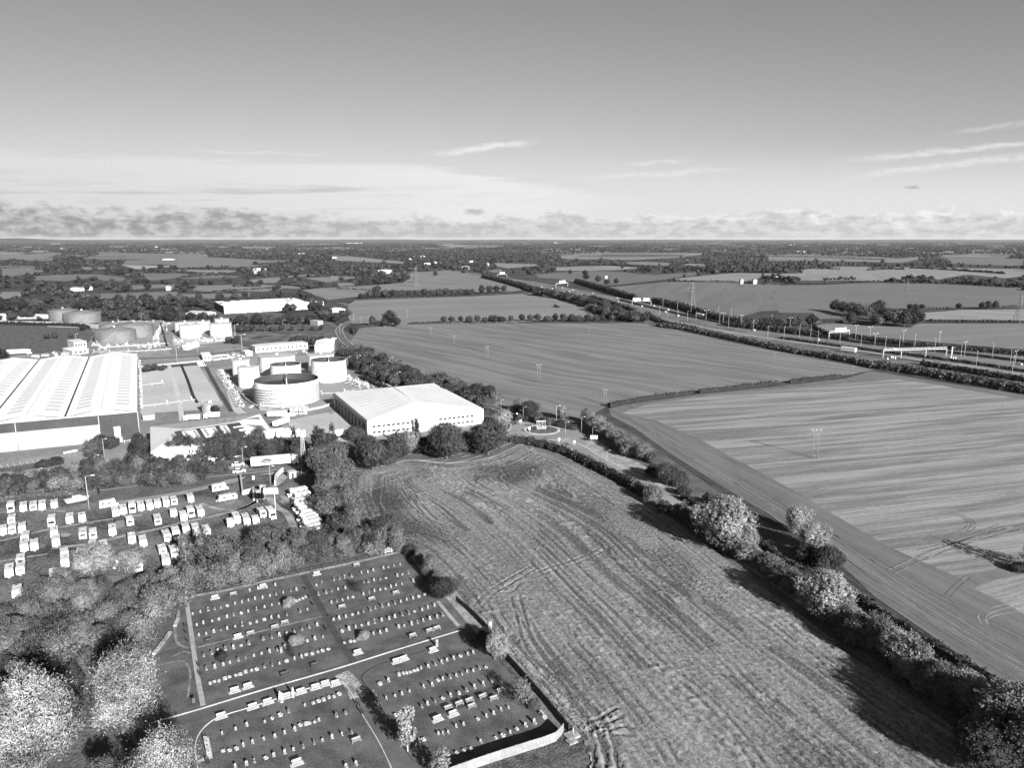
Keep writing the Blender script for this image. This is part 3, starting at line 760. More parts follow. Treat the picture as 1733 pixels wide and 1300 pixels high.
def fill(poly, step, keys, h, tone, place, w=(.8, 1.15), jitter=.35, cat='tree', n=None):
    """trees spread over a photo-pixel polygon of the ground"""
    P = [(p.x, p.y) for p in map(GT, poly)]; xs = [p[0] for p in P]; ys = [p[1] for p in P]
    pts = []
    y = min(ys); row = 0
    while y < max(ys):
        x = min(xs) + (row % 2) * step / 2
        while x < max(xs):
            pts.append((x + R.uniform(-jitter, jitter) * step, y + R.uniform(-jitter, jitter) * step)); x += step
        y += step * .87; row += 1
    if not pts: return
    ok = inpoly(np.array(pts), P); pts = [p for p, k in zip(pts, ok) if k]
    R.shuffle(pts)
    for p in pts[:n]:
        tree(R.choice(keys), None, R.uniform(*h), R.choice(tone) * R.uniform(.85, 1.15), place, R.uniform(*w), world_pos=Vector((p[0], p[1], 0)), cat=cat)
def row(pix, step, keys, h, tone, place, w=(.8, 1.15), jit=1.0, cat='tree'):
    for p in resample(wpath(pix), step):
        tree(R.choice(keys), None, R.uniform(*h), R.choice(tone) * R.uniform(.85, 1.15), place, R.uniform(*w), world_pos=p + Vector((R.uniform(-jit, jit), R.uniform(-jit, jit), 0)), cat=cat)

# the pale poplars at the lower left corner
tree('poplar0', (62, 1318), 17.5, .26, 'nearest the lower left corner of the photo', .95, 'tall pale poplar with feathery bright leaves', rz=.4)
tree('poplar1', (228, 1258), 16.0, .25, 'beside the cemetery drive', .88, 'tall pale poplar with feathery bright leaves', rz=1.2)
tree('poplar0', (285, 1400), 14.0, .25, 'cut off by the bottom edge', .9, 'pale poplar top', rz=2.9)
tree('poplar1', (8, 1345), 15.0, .25, 'cut off by the left edge', .8, 'pale poplar', rz=4.0)
tree('spray0', (178, 1345), 6.0, .10, 'in the shade between the two big poplars', 1.0)
# scrub belt between the caravan yard and the cemetery
B1 = [(300,1018),(420,988),(520,962),(600,944),(690,928),(655,914),(600,920),(560,925),(500,925),(440,948),(330,985),(250,1000)]
fill(B1, 4.1, ['bush0', 'bush1', 'bush2', 'spray0', 'spray1', 'spray2'], (4.2, 7.6), [.07, .11, .15, .18, .09], 'between caravans and graves', (.85, 1.2))
B2 = [(0,1060),(60,1040),(150,1020),(250,1000),(300,1010),(280,1050),(240,1075),(205,1110),(165,1150),(120,1165),(60,1130),(0,1140)]
fill(B2, 5.0, ['bush0', 'oak1', 'spray0', 'spray1', 'spray2', 'oak0'], (4.4, 8.4), [.07, .13, .17, .09, .11], 'in the thicket left of the cemetery', (.85, 1.2))
B2b = [(0,1140),(60,1130),(120,1165),(150,1185),(100,1200),(0,1215)]
fill(B2b, 4.6, ['bush0', 'spray1', 'spray2'], (3.5, 5.5), [.06, .08], 'behind the corner poplars')
tree('spray0', (40, 1175), 6.5, .19, 'at the left edge behind the corner poplars', 1.0)
tree('birch0', (113, 1130), 9.5, .08, 'with a white stem in the left thicket', 1.1, 'slender birch')
tree('spray2', (237, 1098), 7.0, .20, 'at the right end of the left thicket', 1.05)
tree('oak1', (158, 975), 8.2, .22, 'in front of the caravans at the left', 1.45, 'broad pale tree with open crown')
tree('spray1', (225, 968), 6.5, .19, 'just right of the broad pale tree', 1.2)
tree('spray0', (105, 1000), 5.5, .14, 'just left of the broad pale tree', 1.2)
tree('birch1', (315, 955), 8.0, .11, 'in front of the middle caravans', 1.1, 'thin-leaved birch showing pale stems')
tree('birch0', (345, 948), 8.6, .11, 'in front of the middle caravans', 1.1, 'thin-leaved birch showing pale stems')
tree('bush2', (375, 950), 8.2, .085, 'in front of the middle caravans', 1.1, 'big domed bushy tree')
tree('bush0', (448, 925), 7.4, .085, 'below the yard entrance drive', 1.25, 'big domed bushy tree')
tree('bush1', (420, 948), 6.0, .08, 'below the yard entrance drive', 1.2, 'smaller domed bushy tree')
# tall belt between the yard and the rutted field
for px, h, tn, k, w in [((548,812),13,.09,'oak0',.9),((572,800),12.5,.10,'oak2',.8),((553,845),11,.12,'spray1',.95),((580,838),12,.10,'spray0',.9),((560,872),9.5,.10,'bush0',.95),((590,868),9.5,.13,'spray2',1.0),((575,905),7.5,.06,'bush1',1.0),((600,900),8.5,.11,'spray0',1.0),((545,778),12,.06,'cone0',1.2),((528,800),9,.05,'bush1',.8),((612,775),9,.09,'spray1',.9),((600,930),6.0,.15,'spray1',1.2),((630,938),5,.15,'bush2',1.2)]:
    tree(k, px, h, tn, 'between caravans and rutted field', w)
tree('cone1', (499,775), 11.5, .055, 'beside the lattice mast', .85); tree('cone0', (537,768), 11, .055, 'beside the lattice mast', .8); tree('cone1', (563,762), 10.5, .055, 'beside the lattice mast', .8)
# big trees in front of the pale-roofed depot
for px, h, tn, k, w, d in [((631,796),13.5,.062,'oak1',1.0,'big dark domed tree'),((672,776),10.5,.085,'spray2',1.0,None),((690,770),11.0,.20,'oak2',.85,'pale yellowing tree'),((706,768),14,.045,'cone0',.45,'thin dark ivy-covered tree'),((733,768),9,.04,'bush0',1.0,None),((756,777),15.5,.062,'oak0',1.02,'large dark oak'),((788,765),9,.06,'bush2',.9,None),((826,770),15.0,.062,'oak2',1.18,'large dark oak'),((850,722),8.0,.26,'oak1',1.35,'pale round tree'),((655,783),6,.07,'bush1',1.2,None),((600,745),7,.07,'bush0',1.0,None),((716,762),6,.05,'bush1',1.3,None)]:
    tree(k, px, h, tn, 'in front of the pale-roofed depot', w, d)
# street trees below the patterned roof
for i, x in enumerate((290, 308, 322, 340, 356, 374, 390, 408, 424, 440)):
    tree(('spray0', 'oak1', 'spray2')[i % 3], (x, 787 - i * 1.6), 9.0 + (i * 7 % 4) * .8, .055 + .02 * (i % 2), 'below the patterned roof', .70)
for px, h, tn, k, w in [((268,806),8,.06,'bush0',1.1),((300,805),7,.065,'bush1',1.0),((330,812),7,.05,'bush2',1.0),((455,778),9,.06,'oak0',1.0),((478,772),8.5,.06,'oak2',.9),((240,775),10,.045,'oak1',.8),((236,790),8,.05,'bush0',.9),((250,800),8,.05,'bush2',.9),((345,800),6,.08,'bush1',1.2),((375,800),4.5,.08,'bush0',1.1)]:
    tree(k, px, h, tn, 'left of the patterned roof', w)
B3 = [(0,842),(60,835),(140,830),(250,825),(330,818),(330,800),(240,805),(150,808),(80,815),(0,822)]
fill(B3, 4.6, ['bush0', 'bush1', 'bush2', 'spray0', 'spray2'], (4.5, 7.5), [.06, .09, .11, .15], 'on the roadside above the caravans', (.85, 1.2))
for px, h, tn, k, w in [((172,760),6.5,.06,'bush1',1.1),((158,775),7,.09,'spray0',1.1),((190,757),5,.05,'bush2',1.2),((150,800),6,.06,'bush0',1.1),((168,805),6.5,.13,'spray1',1.0),((95,785),3,.05,'bush1',1.6),((75,790),3,.05,'bush2',1.6)]:
    tree(k, px, h, tn, 'by the big warehouse car park', w)
# trees beside the lane that runs up past the tanks
for px, h, tn, k, w, d in [((578,612),9.5,.05,'oak0',1.1,None),((592,622),10,.045,'oak1',1.0,None),((606,628),8,.07,'mid0',1.1,None),((624,607),8.5,.045,'mid1',1.05,None),((620,636),7,.07,'mid2',1.2,None),((637,645),7,.065,'mid0',1.2,None),((652,650),7.5,.07,'mid1',1.1,None),((667,655),8,.075,'mid2',1.1,None),((680,648),6.5,.05,'mid0',1.1,None),((695,661),7,.08,'mid1',1.1,None),((710,668),7,.07,'mid0',1.1,None),((725,672),6.5,.08,'mid2',1.1,None),((748,652),8,.045,'mid1',1.1,None),((760,668),7,.06,'mid0',1.1,None),((775,676),6,.12,'mid2',1.1,None),((790,680),6,.09,'mid1',1.2,None),((808,676),9,.045,'oak2',1.0,None),((826,678),9,.045,'oak0',1.0,None),((838,684),7,.12,'mid2',1.0,None),((800,690),5,.08,'mbush0',1.2,None),((818,693),5,.09,'mbush1',1.2,None)]:
    tree(k, px, h, tn, 'along the lane beside the tanks', w, d)
row([(583,604),(612,626),(650,642),(690,654),(735,668),(780,683),(820,698)], 6.5, ['oak0', 'oak1', 'mid0', 'mid2', 'bush1'], (6.5, 10), [.05, .06, .08, .10], 'between the lane and the striped field', (1, 1.25), 2.0)
row([(603,598),(640,616),(690,634),(740,650),(790,667),(835,683)], 7.5, ['mid0', 'mid1', 'mbush0', 'mbush1', 'bush0'], (5, 8.5), [.05, .06, .08, .12], 'on the edge of the striped field', (1, 1.3), 2.0)
# round the roundabout
for px, h, tn, k, w, d in [((879,697),7.0,.17,'oak1',.9,'pale tree'),((897,707),9.0,.045,'oak2',1.1,'dark dense tree'),((912,716),5.5,.09,'bush0',.9,None),((925,720),4.5,.08,'bush1',1.0,None),((953,711),7.6,.19,'oak0',1.0,'pale round tree'),((948,722),3.5,.05,'bush2',1.2,None),((865,700),4.5,.06,'bush0',1.2,None),((880,712),3.5,.07,'bush2',1.2,None)]:
    tree(k, px, h, tn, 'north of the roundabout', w, d)
for px, h, tn, k, w in [((985,722),7.5,.16,'oak1',.95),((1000,734),7.6,.19,'oak0',1.2),((1015,746),7.2,.17,'oak2',1.25),((1032,756),7.2,.15,'oak0',1.3),((1048,768),7.0,.14,'oak1',1.3),((1062,776),6.8,.15,'bush0',1.2),((1078,783),7.0,.17,'oak2',1.25),((1090,787),5.0,.09,'bush1',1.0)]:
    tree(k, (px[0] + 10, px[1] - 5), h, tn, 'on the bank right of the roundabout', w)
tree('oak0', (1128,822), 8.6, .06, 'beside the lane right of the bank', 1.05, 'dark round tree'); tree('bush0', (1150,822), 5.8, .065, 'beside the lane right of the bank', 1.0); tree('bush1', (1107,806), 5.0, .06, 'beside the lane right of the bank', 1.1)
tree('bush2', (1155,838), 3.4, .05, 'beside the lane right of the bank', 1.3)
# hedge trees down the right-hand lane
for px, h, tn, k, w, d in [((1103,850),6.6,.15,'bush1',.85,'pale rounded bushy tree'),((1124,866),4.2,.10,'bush0',1.1,None),((1145,872),4.0,.09,'bush2',1.1,None),((1222,928),14.5,.24,'oak1',1.15,'biggest pale tree of the lane hedge'),((1250,935),9.5,.19,'oak2',1.2,'mid-size pale tree'),((1196,905),7.0,.07,'oak0',1.1,None),((1350,905),9.6,.24,'oak2',.85,'pale-topped tree'),((1376,935),9.0,.24,'oak0',1.1,'pale spreading tree'),((1398,960),6.5,.06,'bush1',1.05,'dark bushy tree'),((1362,945),5,.05,'bush0',1.2,None),((1203,858),5.5,.06,'mbush0',1.0,None),((1392,1046),10.8,.28,'oak1',1.15,'brightest pale tree'),((1420,1052),5.5,.09,'bush0',1.1,None)]:
    tree(k, px, h, tn, 'along the lane hedge on the right', w, d)
row([(1262,945),(1300,965),(1340,995),(1366,1018)], 3.6, ['bush0', 'bush1', 'spray1'], (3.8, 5.2), [.15, .20, .13], 'in the low lane hedge', (1.1, 1.4), .7)
row([(1430,1068),(1480,1100),(1540,1140),(1600,1185),(1650,1222)], 4.4, ['bush0', 'oak2', 'spray0', 'oak0', 'spray1'], (5.6, 8.8), [.14, .20, .13, .23], 'in the lower lane hedge', (.9, 1.2), 1.2)
for px, h, tn, k, w in [((1690,1275),11,.14,'spray1',1.2),((1725,1262),12,.22,'oak0',1.05),((1660,1310),9,.06,'oak2',1.1),((1750,1320),12,.10,'oak1',1.1),((1590,1190),8.0,.12,'oak0',1.0)]:
    tree(k, px, h, tn, 'at the lower right corner hedge', w)
tree('bare0', (1757, 968), 9.5, .06, 'at the right edge of the stubble field', 1.2)
tree('bush1', (1728, 968), 2.6, .07, 'at the foot of the tree at the right edge', 1.6, cat='shrub')
# cemetery trees
for px, h, tn, k, w, d, pl in [((489,1026),2.3,.27,'bush1',1.0,'small pale round tree','in the upper left plot of graves'),((503,1094),2.6,.24,'oak2',1.35,'small pale spreading tree','near the middle of the upper left plot'),((615,1082),2.0,.26,'bush0',1.0,'small pale round tree','in the corner of the upper right plot'),((606,1002),3.2,.05,'bare0',1.2,'small dark bare-looking tree','in the upper right plot of graves'),((377,1118),2.0,.04,'bush2',.9,'tiny dark bush','left in the upper left plot'),((494,1112),2.4,.05,'bare0',.9,'small dark sparse tree','left of the small pale spreading tree'),((843,1118),6.2,.26,'oak0',.85,'pale spindly tree','outside the right cemetery fence'),((886,1195),5.4,.17,'bare0',.9,'thin sapling with open crown','on the right side of the lower graves'),((690,1272),7.6,.26,'birch1',1.1,'slim bright birch','beside the path between the lower plots'),((752,1012),5.4,.045,'oak1',1.25,'dark round tree','at the top right corner of the cemetery'),((728,975),5.5,.14,'spray1',.9,'pale feathery shrub','above the dark round tree'),((712,955),4.0,.15,'spray0',1.0,'pale feathery shrub','behind the white railings'),((695,938),3.0,.06,'bush0',1.2,'low dark shrub','at the end of the white railings'),((822,1085),3.5,.05,'bush1',.9,'dark shrub','behind the notice box'),((740,990),3.6,.13,'spray2',1.1,'pale feathery shrub','left of the dark round tree'),((748,1320),5.0,.24,'birch0',1.4,'pale young tree','at the bottom edge behind the long white fence'),((905,1200),2.0,.10,'spray0',1.4,'low grey bush','outside the fence by the sapling')]:
    tree(k, px, h, tn, pl, w, d)
LEFT_SHADE = 0

# middle-distance trees, each one its own thing
MD = ['mid0', 'mid1', 'mid2', 'mbush0', 'mbush1']; D3 = [.04, .05, .06, .075]
row([(752,547),(800,546),(860,545),(868,545)], 8.0, MD, (6, 9), D3, 'in the tree line behind the striped field', (.9, 1.2), 1)
row([(884,544),(960,544),(1036,544)], 8.0, MD, (7, 9.5), D3, 'in the tree line right of its gap', (.9, 1.2), 1)
row([(612,505),(680,503),(740,501),(812,498)], 11.0, MD, (8, 12), D3, 'in the far field boundary', (.9, 1.2), 1.5)
row([(815,497),(858,495)], 13.0, MD, (12, 15), D3, 'ending the far field boundary', (.9, 1.1), 1.5)
for px, h, tn in [((660,552),15.5,.035),((650,553),9,.04),((672,553),9,.045),((631,552),10,.06),((640,553),6,.05)]: tree('mid', px, h, tn, 'at the corner of the striped field', 1.05)
row([(905,500),(960,508),(1010,522),(1055,538),(1090,546)], 9.0, MD, (8, 13), [.05, .065, .08], 'in the wooded motorway corner', (1, 1.3), 3)
row([(1000,525),(1040,540),(1080,547)], 9.0, MD, (7, 11), [.05, .065, .10], 'below the wooded motorway corner', (1, 1.3), 2)
row([(1255,552),(1300,553),(1345,553),(1380,552)], 9.0, MD, (9, 13), D3, 'in the line beyond the motorway', (.95, 1.2), 2)
for px, h, tn in [((1412,528),14,.035),((1425,531),14,.045),((1440,534),15,.06),((1452,537),15,.09),((1463,538),14,.10),((1475,535),14,.06),((1487,528),14,.05),((1440,549),13,.05),((1482,551),12,.05),((1486,553),11,.10),((1500,548),16,.04),((1515,552),17,.10),((1530,553),16,.05),((1545,553),17,.035),((1495,543),14,.04),((1540,525),8,.05),((1550,525),8,.05),((1560,524),7,.05),((1622,524),8,.05),((1662,523),9,.07),((1672,523),10,.05),((1684,523),10,.05)]: tree('mid', px, h, tn, 'in the copse beyond the motorway', 1.1)
for px, h, tn in [((992,475),15,.05),((1012,478),13,.045),((1027,483),12,.04),((1043,481),11,.04),((737,468),12,.05),((684,478),15,.04),((690,474),12,.05),((965,465),12,.04),((1098,463),14,.04),((990,467),14,.04),((1158,470),8,.05),((1053,455),10,.05),((1089,464),11,.05)]: tree('mid', px, h, tn, 'standing alone in the far fields', 1.1)
row([(368,563),(420,562),(480,560),(560,560)], 9.0, MD, (5, 8), [.05, .07, .06], 'below the far white warehouse', (1, 1.2), 2)
row([(250,541),(310,545),(370,548),(430,549),(500,549),(548,546)], 7.5, MD, (8, 12), [.035, .045, .055], 'before the far white warehouse', (1, 1.2), 5)
row([(0,527),(60,526),(120,524),(190,520),(250,518),(300,518),(350,520)], 9.0, MD, (11, 17), [.03, .04, .05, .075], 'behind the grey cone-roofed tanks', (1, 1.2), 9)
for px, h, tn in [((385,522),10,.04),((372,510),11,.04),((520,520),12,.045),((535,526),10,.05),((545,530),9,.05),((556,534),9,.06),((570,545),9,.05),((580,538),9,.05),((590,535),8,.07),((560,590),7,.05),((505,584),8,.05),((515,583),8,.055),((495,584),7,.05),((400,583),7,.05),((545,585),8,.05),((530,584),7,.055),((388,582),6,.06),((140,560),6,.03),((80,574),5,.05),((93,573),5,.05),((120,572),4,.05),((262,628),5,.05),((250,630),5,.055),((275,628),4,.05),((365,700),4.5,.04),((6,608),8,.03)]: tree('mid', px, h, tn, 'around the tank farm', 1.15)
finish_tree_labels()
NT = len(TREES)

# far woods and hedgerows: thousands of crowns that read as one mass
def far_woods():
    polys = [np.array([list(p) for p in f[0]]) for f in FF] + [np.array(F2P), np.array(GRASSP), np.array([(560,560),(560,700),(1100,760),(1733,1172),(1900,500),(1070,480),(960,462),(850,468),(560,520)])]
    r = np.random.RandomState(5); px, py, hh = [], [], []
    y = 409.5
    while y < 548:
        D = G(866, y).y; hp = F * 10.5 / D; wpx = max(1.6, F * 9 / D)
        n = int(1900 / wpx * (.72 if y > 440 else .85)); x = r.uniform(-80, 1813, n)
        px.append(x); py.append(np.full(n, y) + r.uniform(-.4, .4, n) * max(.6, hp * .3)); hh.append(r.uniform(.55, 1.35, n)); y += max(.55, hp * .33)
    px, py, hh = map(np.concatenate, (px, py, hh)); P = np.stack([px, py], 1)
    keep = np.ones(len(P), bool)
    hp_ = F * 9.0 * hh / (HC / np.maximum(1e-4, (py - 404.0) / F))
    P2 = np.stack([px, py - hp_ * .8], 1)
    for q in polys: keep &= ~inpoly(P, [tuple(v) for v in q])
    for q in polys[:len(FF)]: keep &= ~inpoly(P2, [tuple(v) for v in q]) | (np.random.RandomState(3).rand(len(P)) < .12)
    # open glades by noise so the woods are uneven
    keep &= fbm(px / 22, py / 1.6 * np.clip(30 / (py - 400), .15, 1), 4, 3) > np.where(py < 440, .42, .36)
    px, py, hh = px[keep], py[keep], hh[keep]
    lines = [  # hedge lines across and between fields (photo pixels), tree height
      ([(0,454),(60,453),(105,452)], 4), ([(0,440),(70,439),(90,436)], 3), ([(35,431),(88,428)], 3), ([(62,500),(120,499),(200,495),(297,490)], 3), ([(310,470),(370,465),(410,463)], 7),
      ([(330,497),(400,492),(470,488)], 4), ([(480,481),(515,486),(555,485)], 5), ([(560,486),(620,482),(680,479)], 3), ([(690,478),(712,477)], 3), ([(1020,486),(1080,481),(1135,475)], 3),
      ([(1140,475),(1240,478),(1300,482),(1400,482),(1480,477),(1560,478)], 4), ([(1500,478),(1540,479),(1600,481),(1660,484),(1733,488)], 12), ([(1530,473),(1580,475)], 13), ([(1555,544),(1640,545),(1733,546)], 3.2), ([(1555,522),(1650,522),(1733,518)], 2.5),
      ([(1380,455),(1420,456)], 10), ([(1470,458),(1500,456),(1530,457)], 11), ([(1540,454),(1600,457),(1660,461),(1700,464)], 7), ([(1395,474),(1452,474)], 9), ([(1340,480),(1350,478)], 14),
      ([(1220,432),(1320,434),(1400,436),(1500,440)], 5), ([(940,449),(1000,448),(1090,452),(1180,458)], 8), ([(1290,472),(1340,478)], 14), ([(1160,458),(1250,462),(1330,460)], 10), ([(570,489),(640,492)], 3),
      ([(1040,441),(1100,443),(1200,447)], 6), ([(300,455),(360,457),(410,456)], 7), ([(300,461),(370,466)], 6), ([(395,485),(440,485)], 6), ([(940,520),(945,521)], 5)]
    lx, ly, lh = [], [], []
    for L, h in lines:
        for p in resample(wpath(L, 4), max(4.0, h * .75)):
            q = proj(p.x, p.y); lx.append(q[0]); ly.append(q[1] + r.uniform(-.2, .2)); lh.append(h * r.uniform(.6, 1.25) / 10.5)
    px, py, hh = np.concatenate([px, lx]), np.concatenate([py, ly]), np.concatenate([hh, lh])
    V, Fc, T = [], [], []; off = 0; c, s = _c, _s
    v = (CY - py) / F; t = -HC / (-s + v * c); X = (px - CX) / F * t; Y = (c + v * s) * t
    order = np.argsort(Y)
    for near, (iv, fi) in ((True, ICO2), (False, ICO1)):
        m = (Y < 1500) if near else (Y >= 1500); n = int(m.sum())
        if not n: continue
        h = 8.6 * hh[m]; w = h * r.uniform(.45, .75, n) * np.clip(Y[m] / 4000, 1, 2.2); K = 7 if near else 1
        if near: iv, fi = ICO1
        rep = lambda q: np.repeat(q, K)
        hx, wx, cx_, cy_ = rep(h), rep(w), rep(X[m]), rep(Y[m]); N_ = n * K
        if near:
            dd = r.normal(size=(N_, 3)); dd /= np.linalg.norm(dd, axis=1)[:, None]; kk = r.uniform(.35, .75, N_)
            cx_ = cx_ + dd[:, 0] * wx * kk; cy_ = cy_ + dd[:, 1] * wx * kk; zz = hx * (.47 + .30 * dd[:, 2] * kk); ws = wx * r.uniform(.38, .62, N_); hs = hx * r.uniform(.22, .34, N_)
        else: zz = hx * .48; ws = wx; hs = hx * .52
        jit = 1 + r.uniform(-.26, .26, (N_, len(iv)))
        q = iv[None] * jit[:, :, None] * np.stack([ws, ws, hs], 1)[:, None, :] + np.stack([cx_, cy_, zz], 1)[:, None, :]
        V.append(q.reshape(-1, 3)); Fc.append((fi[None] + off + np.arange(N_)[:, None, None] * len(iv)).reshape(-1, 3)); off += N_ * len(iv)
        tn = np.clip(.34 + .22 * r.normal(size=n) + .5 * (fbm(X[m] / 300, Y[m] / 900, 7, 2) - .5), .05, 1); tn = np.repeat(tn, K); n = N_
        T.append(np.repeat(tn, len(iv)) + r.uniform(-.12, .12, n * len(iv)))
    me = np_mesh('far_woodland', np.concatenate(V), np.concatenate(Fc), [FARF], np.concatenate(T))
    o = mesh_obj('distant_woodland', me); tag(o, 'dark far-off woods and hedgerows spread to the horizon', 'woodland', kind='stuff')
m_, t_, b_ = newmat('far_foliage', 1.0, 0.0)
at_ = t_.nodes.new('ShaderNodeAttribute'); at_.attribute_name = 'tone'
setcol(t_, b_, N(t_, at_.outputs['Fac']) * .042 + .012)
FARF = m_
far_woods()

# ------------------------------------------------------------------ hedges
def hedge(name, pix, w, h, tone, label, leaf=.28, dens=9.0, group=None, cat='hedge', world=None, wob=.35):
    """a continuous hedge: ragged solid core and leaf clumps all over it"""
    pl = world or wpath(pix); pl = resample(pl, 1.2); r = np.random.RandomState(len(pl) * 7 + int(w * 10)); V, Fc, T = [], [], []
    n = len(pl); prof = [(-.5, 0), (-.55, .45), (-.38, .88), (0, 1.0), (.38, .88), (.55, .45), (.5, 0)]
    tw = [1 + wob * (r.rand() - .5) * 2 for _ in pl]; th = [1 + wob * (r.rand() - .5) for _ in pl]
    for i, p in enumerate(pl):
        a = pl[max(i - 1, 0)]; b = pl[min(i + 1, n - 1)]; t = (b - a).normalized(); nv = Vector((-t.y, t.x, 0))
        for (x, z) in prof:
            q = p + nv * (x * w * .86 * tw[i]); V.append((q.x + r.uniform(-.1, .1), q.y + r.uniform(-.1, .1), z * h * .86 * th[i] - .02)); T.append(.3)
        if i:
            for k in range(6): o = (i - 1) * 7 + k; Fc.append((o, o + 1, o + 8, o + 7))
    for e in (0, (n - 1) * 7): Fc += [(e, e + 1, e + 5, e + 6), (e + 1, e + 2, e + 4, e + 5)]
    V, Fc = list(V), list(Fc); length = n * 1.2; m = int(length * dens); off = len(V)
    for _ in range(m):
        i = r.randint(0, n - 1); p = pl[i].lerp(pl[min(i + 1, n - 1)], r.rand()); a = pl[max(i - 1, 0)]; b = pl[min(i + 1, n - 1)]
        t = (b - a).normalized(); nv = Vector((-t.y, t.x, 0)); an = r.uniform(-.15, math.pi + .15); rr = r.uniform(.86, 1.12)
        c = p + nv * (math.cos(an) * w * .52 * rr * tw[i]); z = max(.05, math.sin(an)) ** .7 * h * rr * th[i]
        d = np.array([nv.x * math.cos(an), nv.y * math.cos(an), math.sin(an)]) + r.normal(size=3) * .5; d /= np.linalg.norm(d)
        u = np.cross(d, r.normal(size=3)); u /= np.linalg.norm(u); v = np.cross(d, u); s = leaf * r.uniform(.6, 1.5); c = np.array([c.x, c.y, z])
        for q in (c - u * s, c + v * s, c + u * s * 1.1, c - v * s): V.append(tuple(q))
        tn = min(1, max(0, .5 + r.normal() * .2 + .25 * math.sin(i * .9))); T += [tn] * 4
        Fc.append((off, off + 1, off + 2, off + 3)); off += 4
    me = np_mesh('hedge', V, Fc, [FOL], T); o = mesh_obj(name, me); o.color = (tone, tone, tone, 1); return tag(o, label, cat, group)
hedge('hedge', [(866,748),(900,753),(930,760),(970,775),(1010,795),(1050,815),(1090,838),(1108,848)], 3.4, 3.0, .055, 'clipped dark hedge between the lane and the rutted field', .26, 26, 'hedges')
hedge('hedge', [(1150,872),(1180,895),(1210,920),(1260,950)], 4.0, 4.2, .07, 'low stretch of lane hedge left of the biggest pale tree', .28, 22, 'hedges')
hedge('hedge', [(1030,690),(1060,684),(1100,677),(1140,672),(1175,668)], 2.2, 2.6, .045, 'dark field hedge starting at the twin-pole stay, left length', .3, 9, 'hedges')
hedge('hedge', [(1183,666),(1230,661),(1270,656),(1317,651)], 2.2, 2.6, .045, 'dark field hedge between the two big fields, middle length', .3, 9, 'hedges')
hedge('hedge', [(1335,649),(1370,645),(1405,641),(1424,639)], 2.2, 2.3, .045, 'dark field hedge between the two big fields, right length', .3, 9, 'hedges')
hedge('hedge', [(1155,845),(1200,870),(1250,900),(1300,935),(1340,965),(1400,985),(1440,1010),(1500,1050),(1580,1100),(1660,1150),(1700,1175)], 2.4, 2.0, .05, 'dark low hedge on the far side of the lane', .24, 16, 'hedges')
hedge('hedge', [(1420,1052),(1480,1090),(1560,1150),(1620,1195),(1700,1250),(1760,1300)], 5.0, 4.0, .075, 'thick shady hedge bottom under the lower lane trees', .3, 20, 'hedges')
hedge('hedge', [(0,849),(60,842),(120,838),(170,836)], 2.5, 2.0, .09, 'ragged hedge behind the top left caravans', .26, 16, 'hedges')
hedge('hedge', [(612,640),(660,662),(720,690),(760,700)], 3, 2.5, .05, 'dark undergrowth by the lane trees left of the depot roof', .3, 9, 'hedges')
hedge('hedge', [(760,692),(800,700),(850,703),(900,714),(945,722),(975,728)], 3, 2.4, .055, 'undergrowth north of the roundabout', .3, 10, 'hedges')
# motorway side scrub
hedge('scrub_belt', [(1112,552),(1180,562),(1250,577),(1320,592),(1400,606),(1480,621)], 8, 3.2, .075, 'scrub belt between motorway and striped field', .55, 14, 'motorway scrub')
hedge('scrub_belt', [(1480,621),(1540,631),(1600,641),(1660,651),(1733,664),(1800,676)], 9, 4.2, .085, 'tall ragged scrub belt below the wide gantry', .5, 20, 'motorway scrub')
hedge('scrub_belt', [(1560,618),(1620,628),(1680,638),(1760,650)], 5, 3.0, .045, 'dark scrub between the belt and the slip road', .5, 14, 'motorway scrub')
hedge('scrub_belt', [(975,478),(1020,492),(1075,508)], 7, 7, .04, 'dark belt right of the far motorway', .9, 6, 'motorway scrub')
hedge('scrub_belt', [(1105,512),(1150,522),(1210,541),(1262,551)], 8, 6.5, .055, 'dark belt right of the nearer motorway', .8, 8, 'motorway scrub')
hedge('scrub_belt', [(1225,551),(1300,560),(1400,572),(1440,577)], 7, 4, .04, 'dark verge bushes below the tree line', .7, 10, 'motorway scrub')
hedge('scrub_belt', [(1435,571),(1500,581),(1560,588),(1640,594),(1733,602),(1800,608)], 6, 3.2, .045, 'dark hedge above the slip road at the right', .6, 10, 'motorway scrub')
hedge('scrub_belt', [(820,470),(860,480),(900,492),(950,503)], 12, 7, .045, 'dark belt left of the far motorway', .9, 8, 'motorway scrub')
hedge('field_hedge', [(600,566),(597,560),(604,555),(640,553)], 3, 2.5, .05, 'hedge round the upper left corner of the striped field', .5, 6)
hedge('field_hedge', [(690,549),(752,547)], 2.5, 1.8, .04, 'thin hedge left of the tree line', .5, 5)
hedge('field_hedge', [(1400,566),(1380,551),(1440,545)], 3, 2, .05, 'short hedge by the copse', .6, 4)
hedge('field_hedge', [(0,549),(60,551),(130,553),(150,557)], 3, 3, .03, 'dark hedge below the left grey tanks', .5, 8)

for pr in TP.values():
    if not pr.used:
        for c in KIDS.get(pr.root, []): bpy.data.objects.remove(c)
        bpy.data.objects.remove(pr.root)

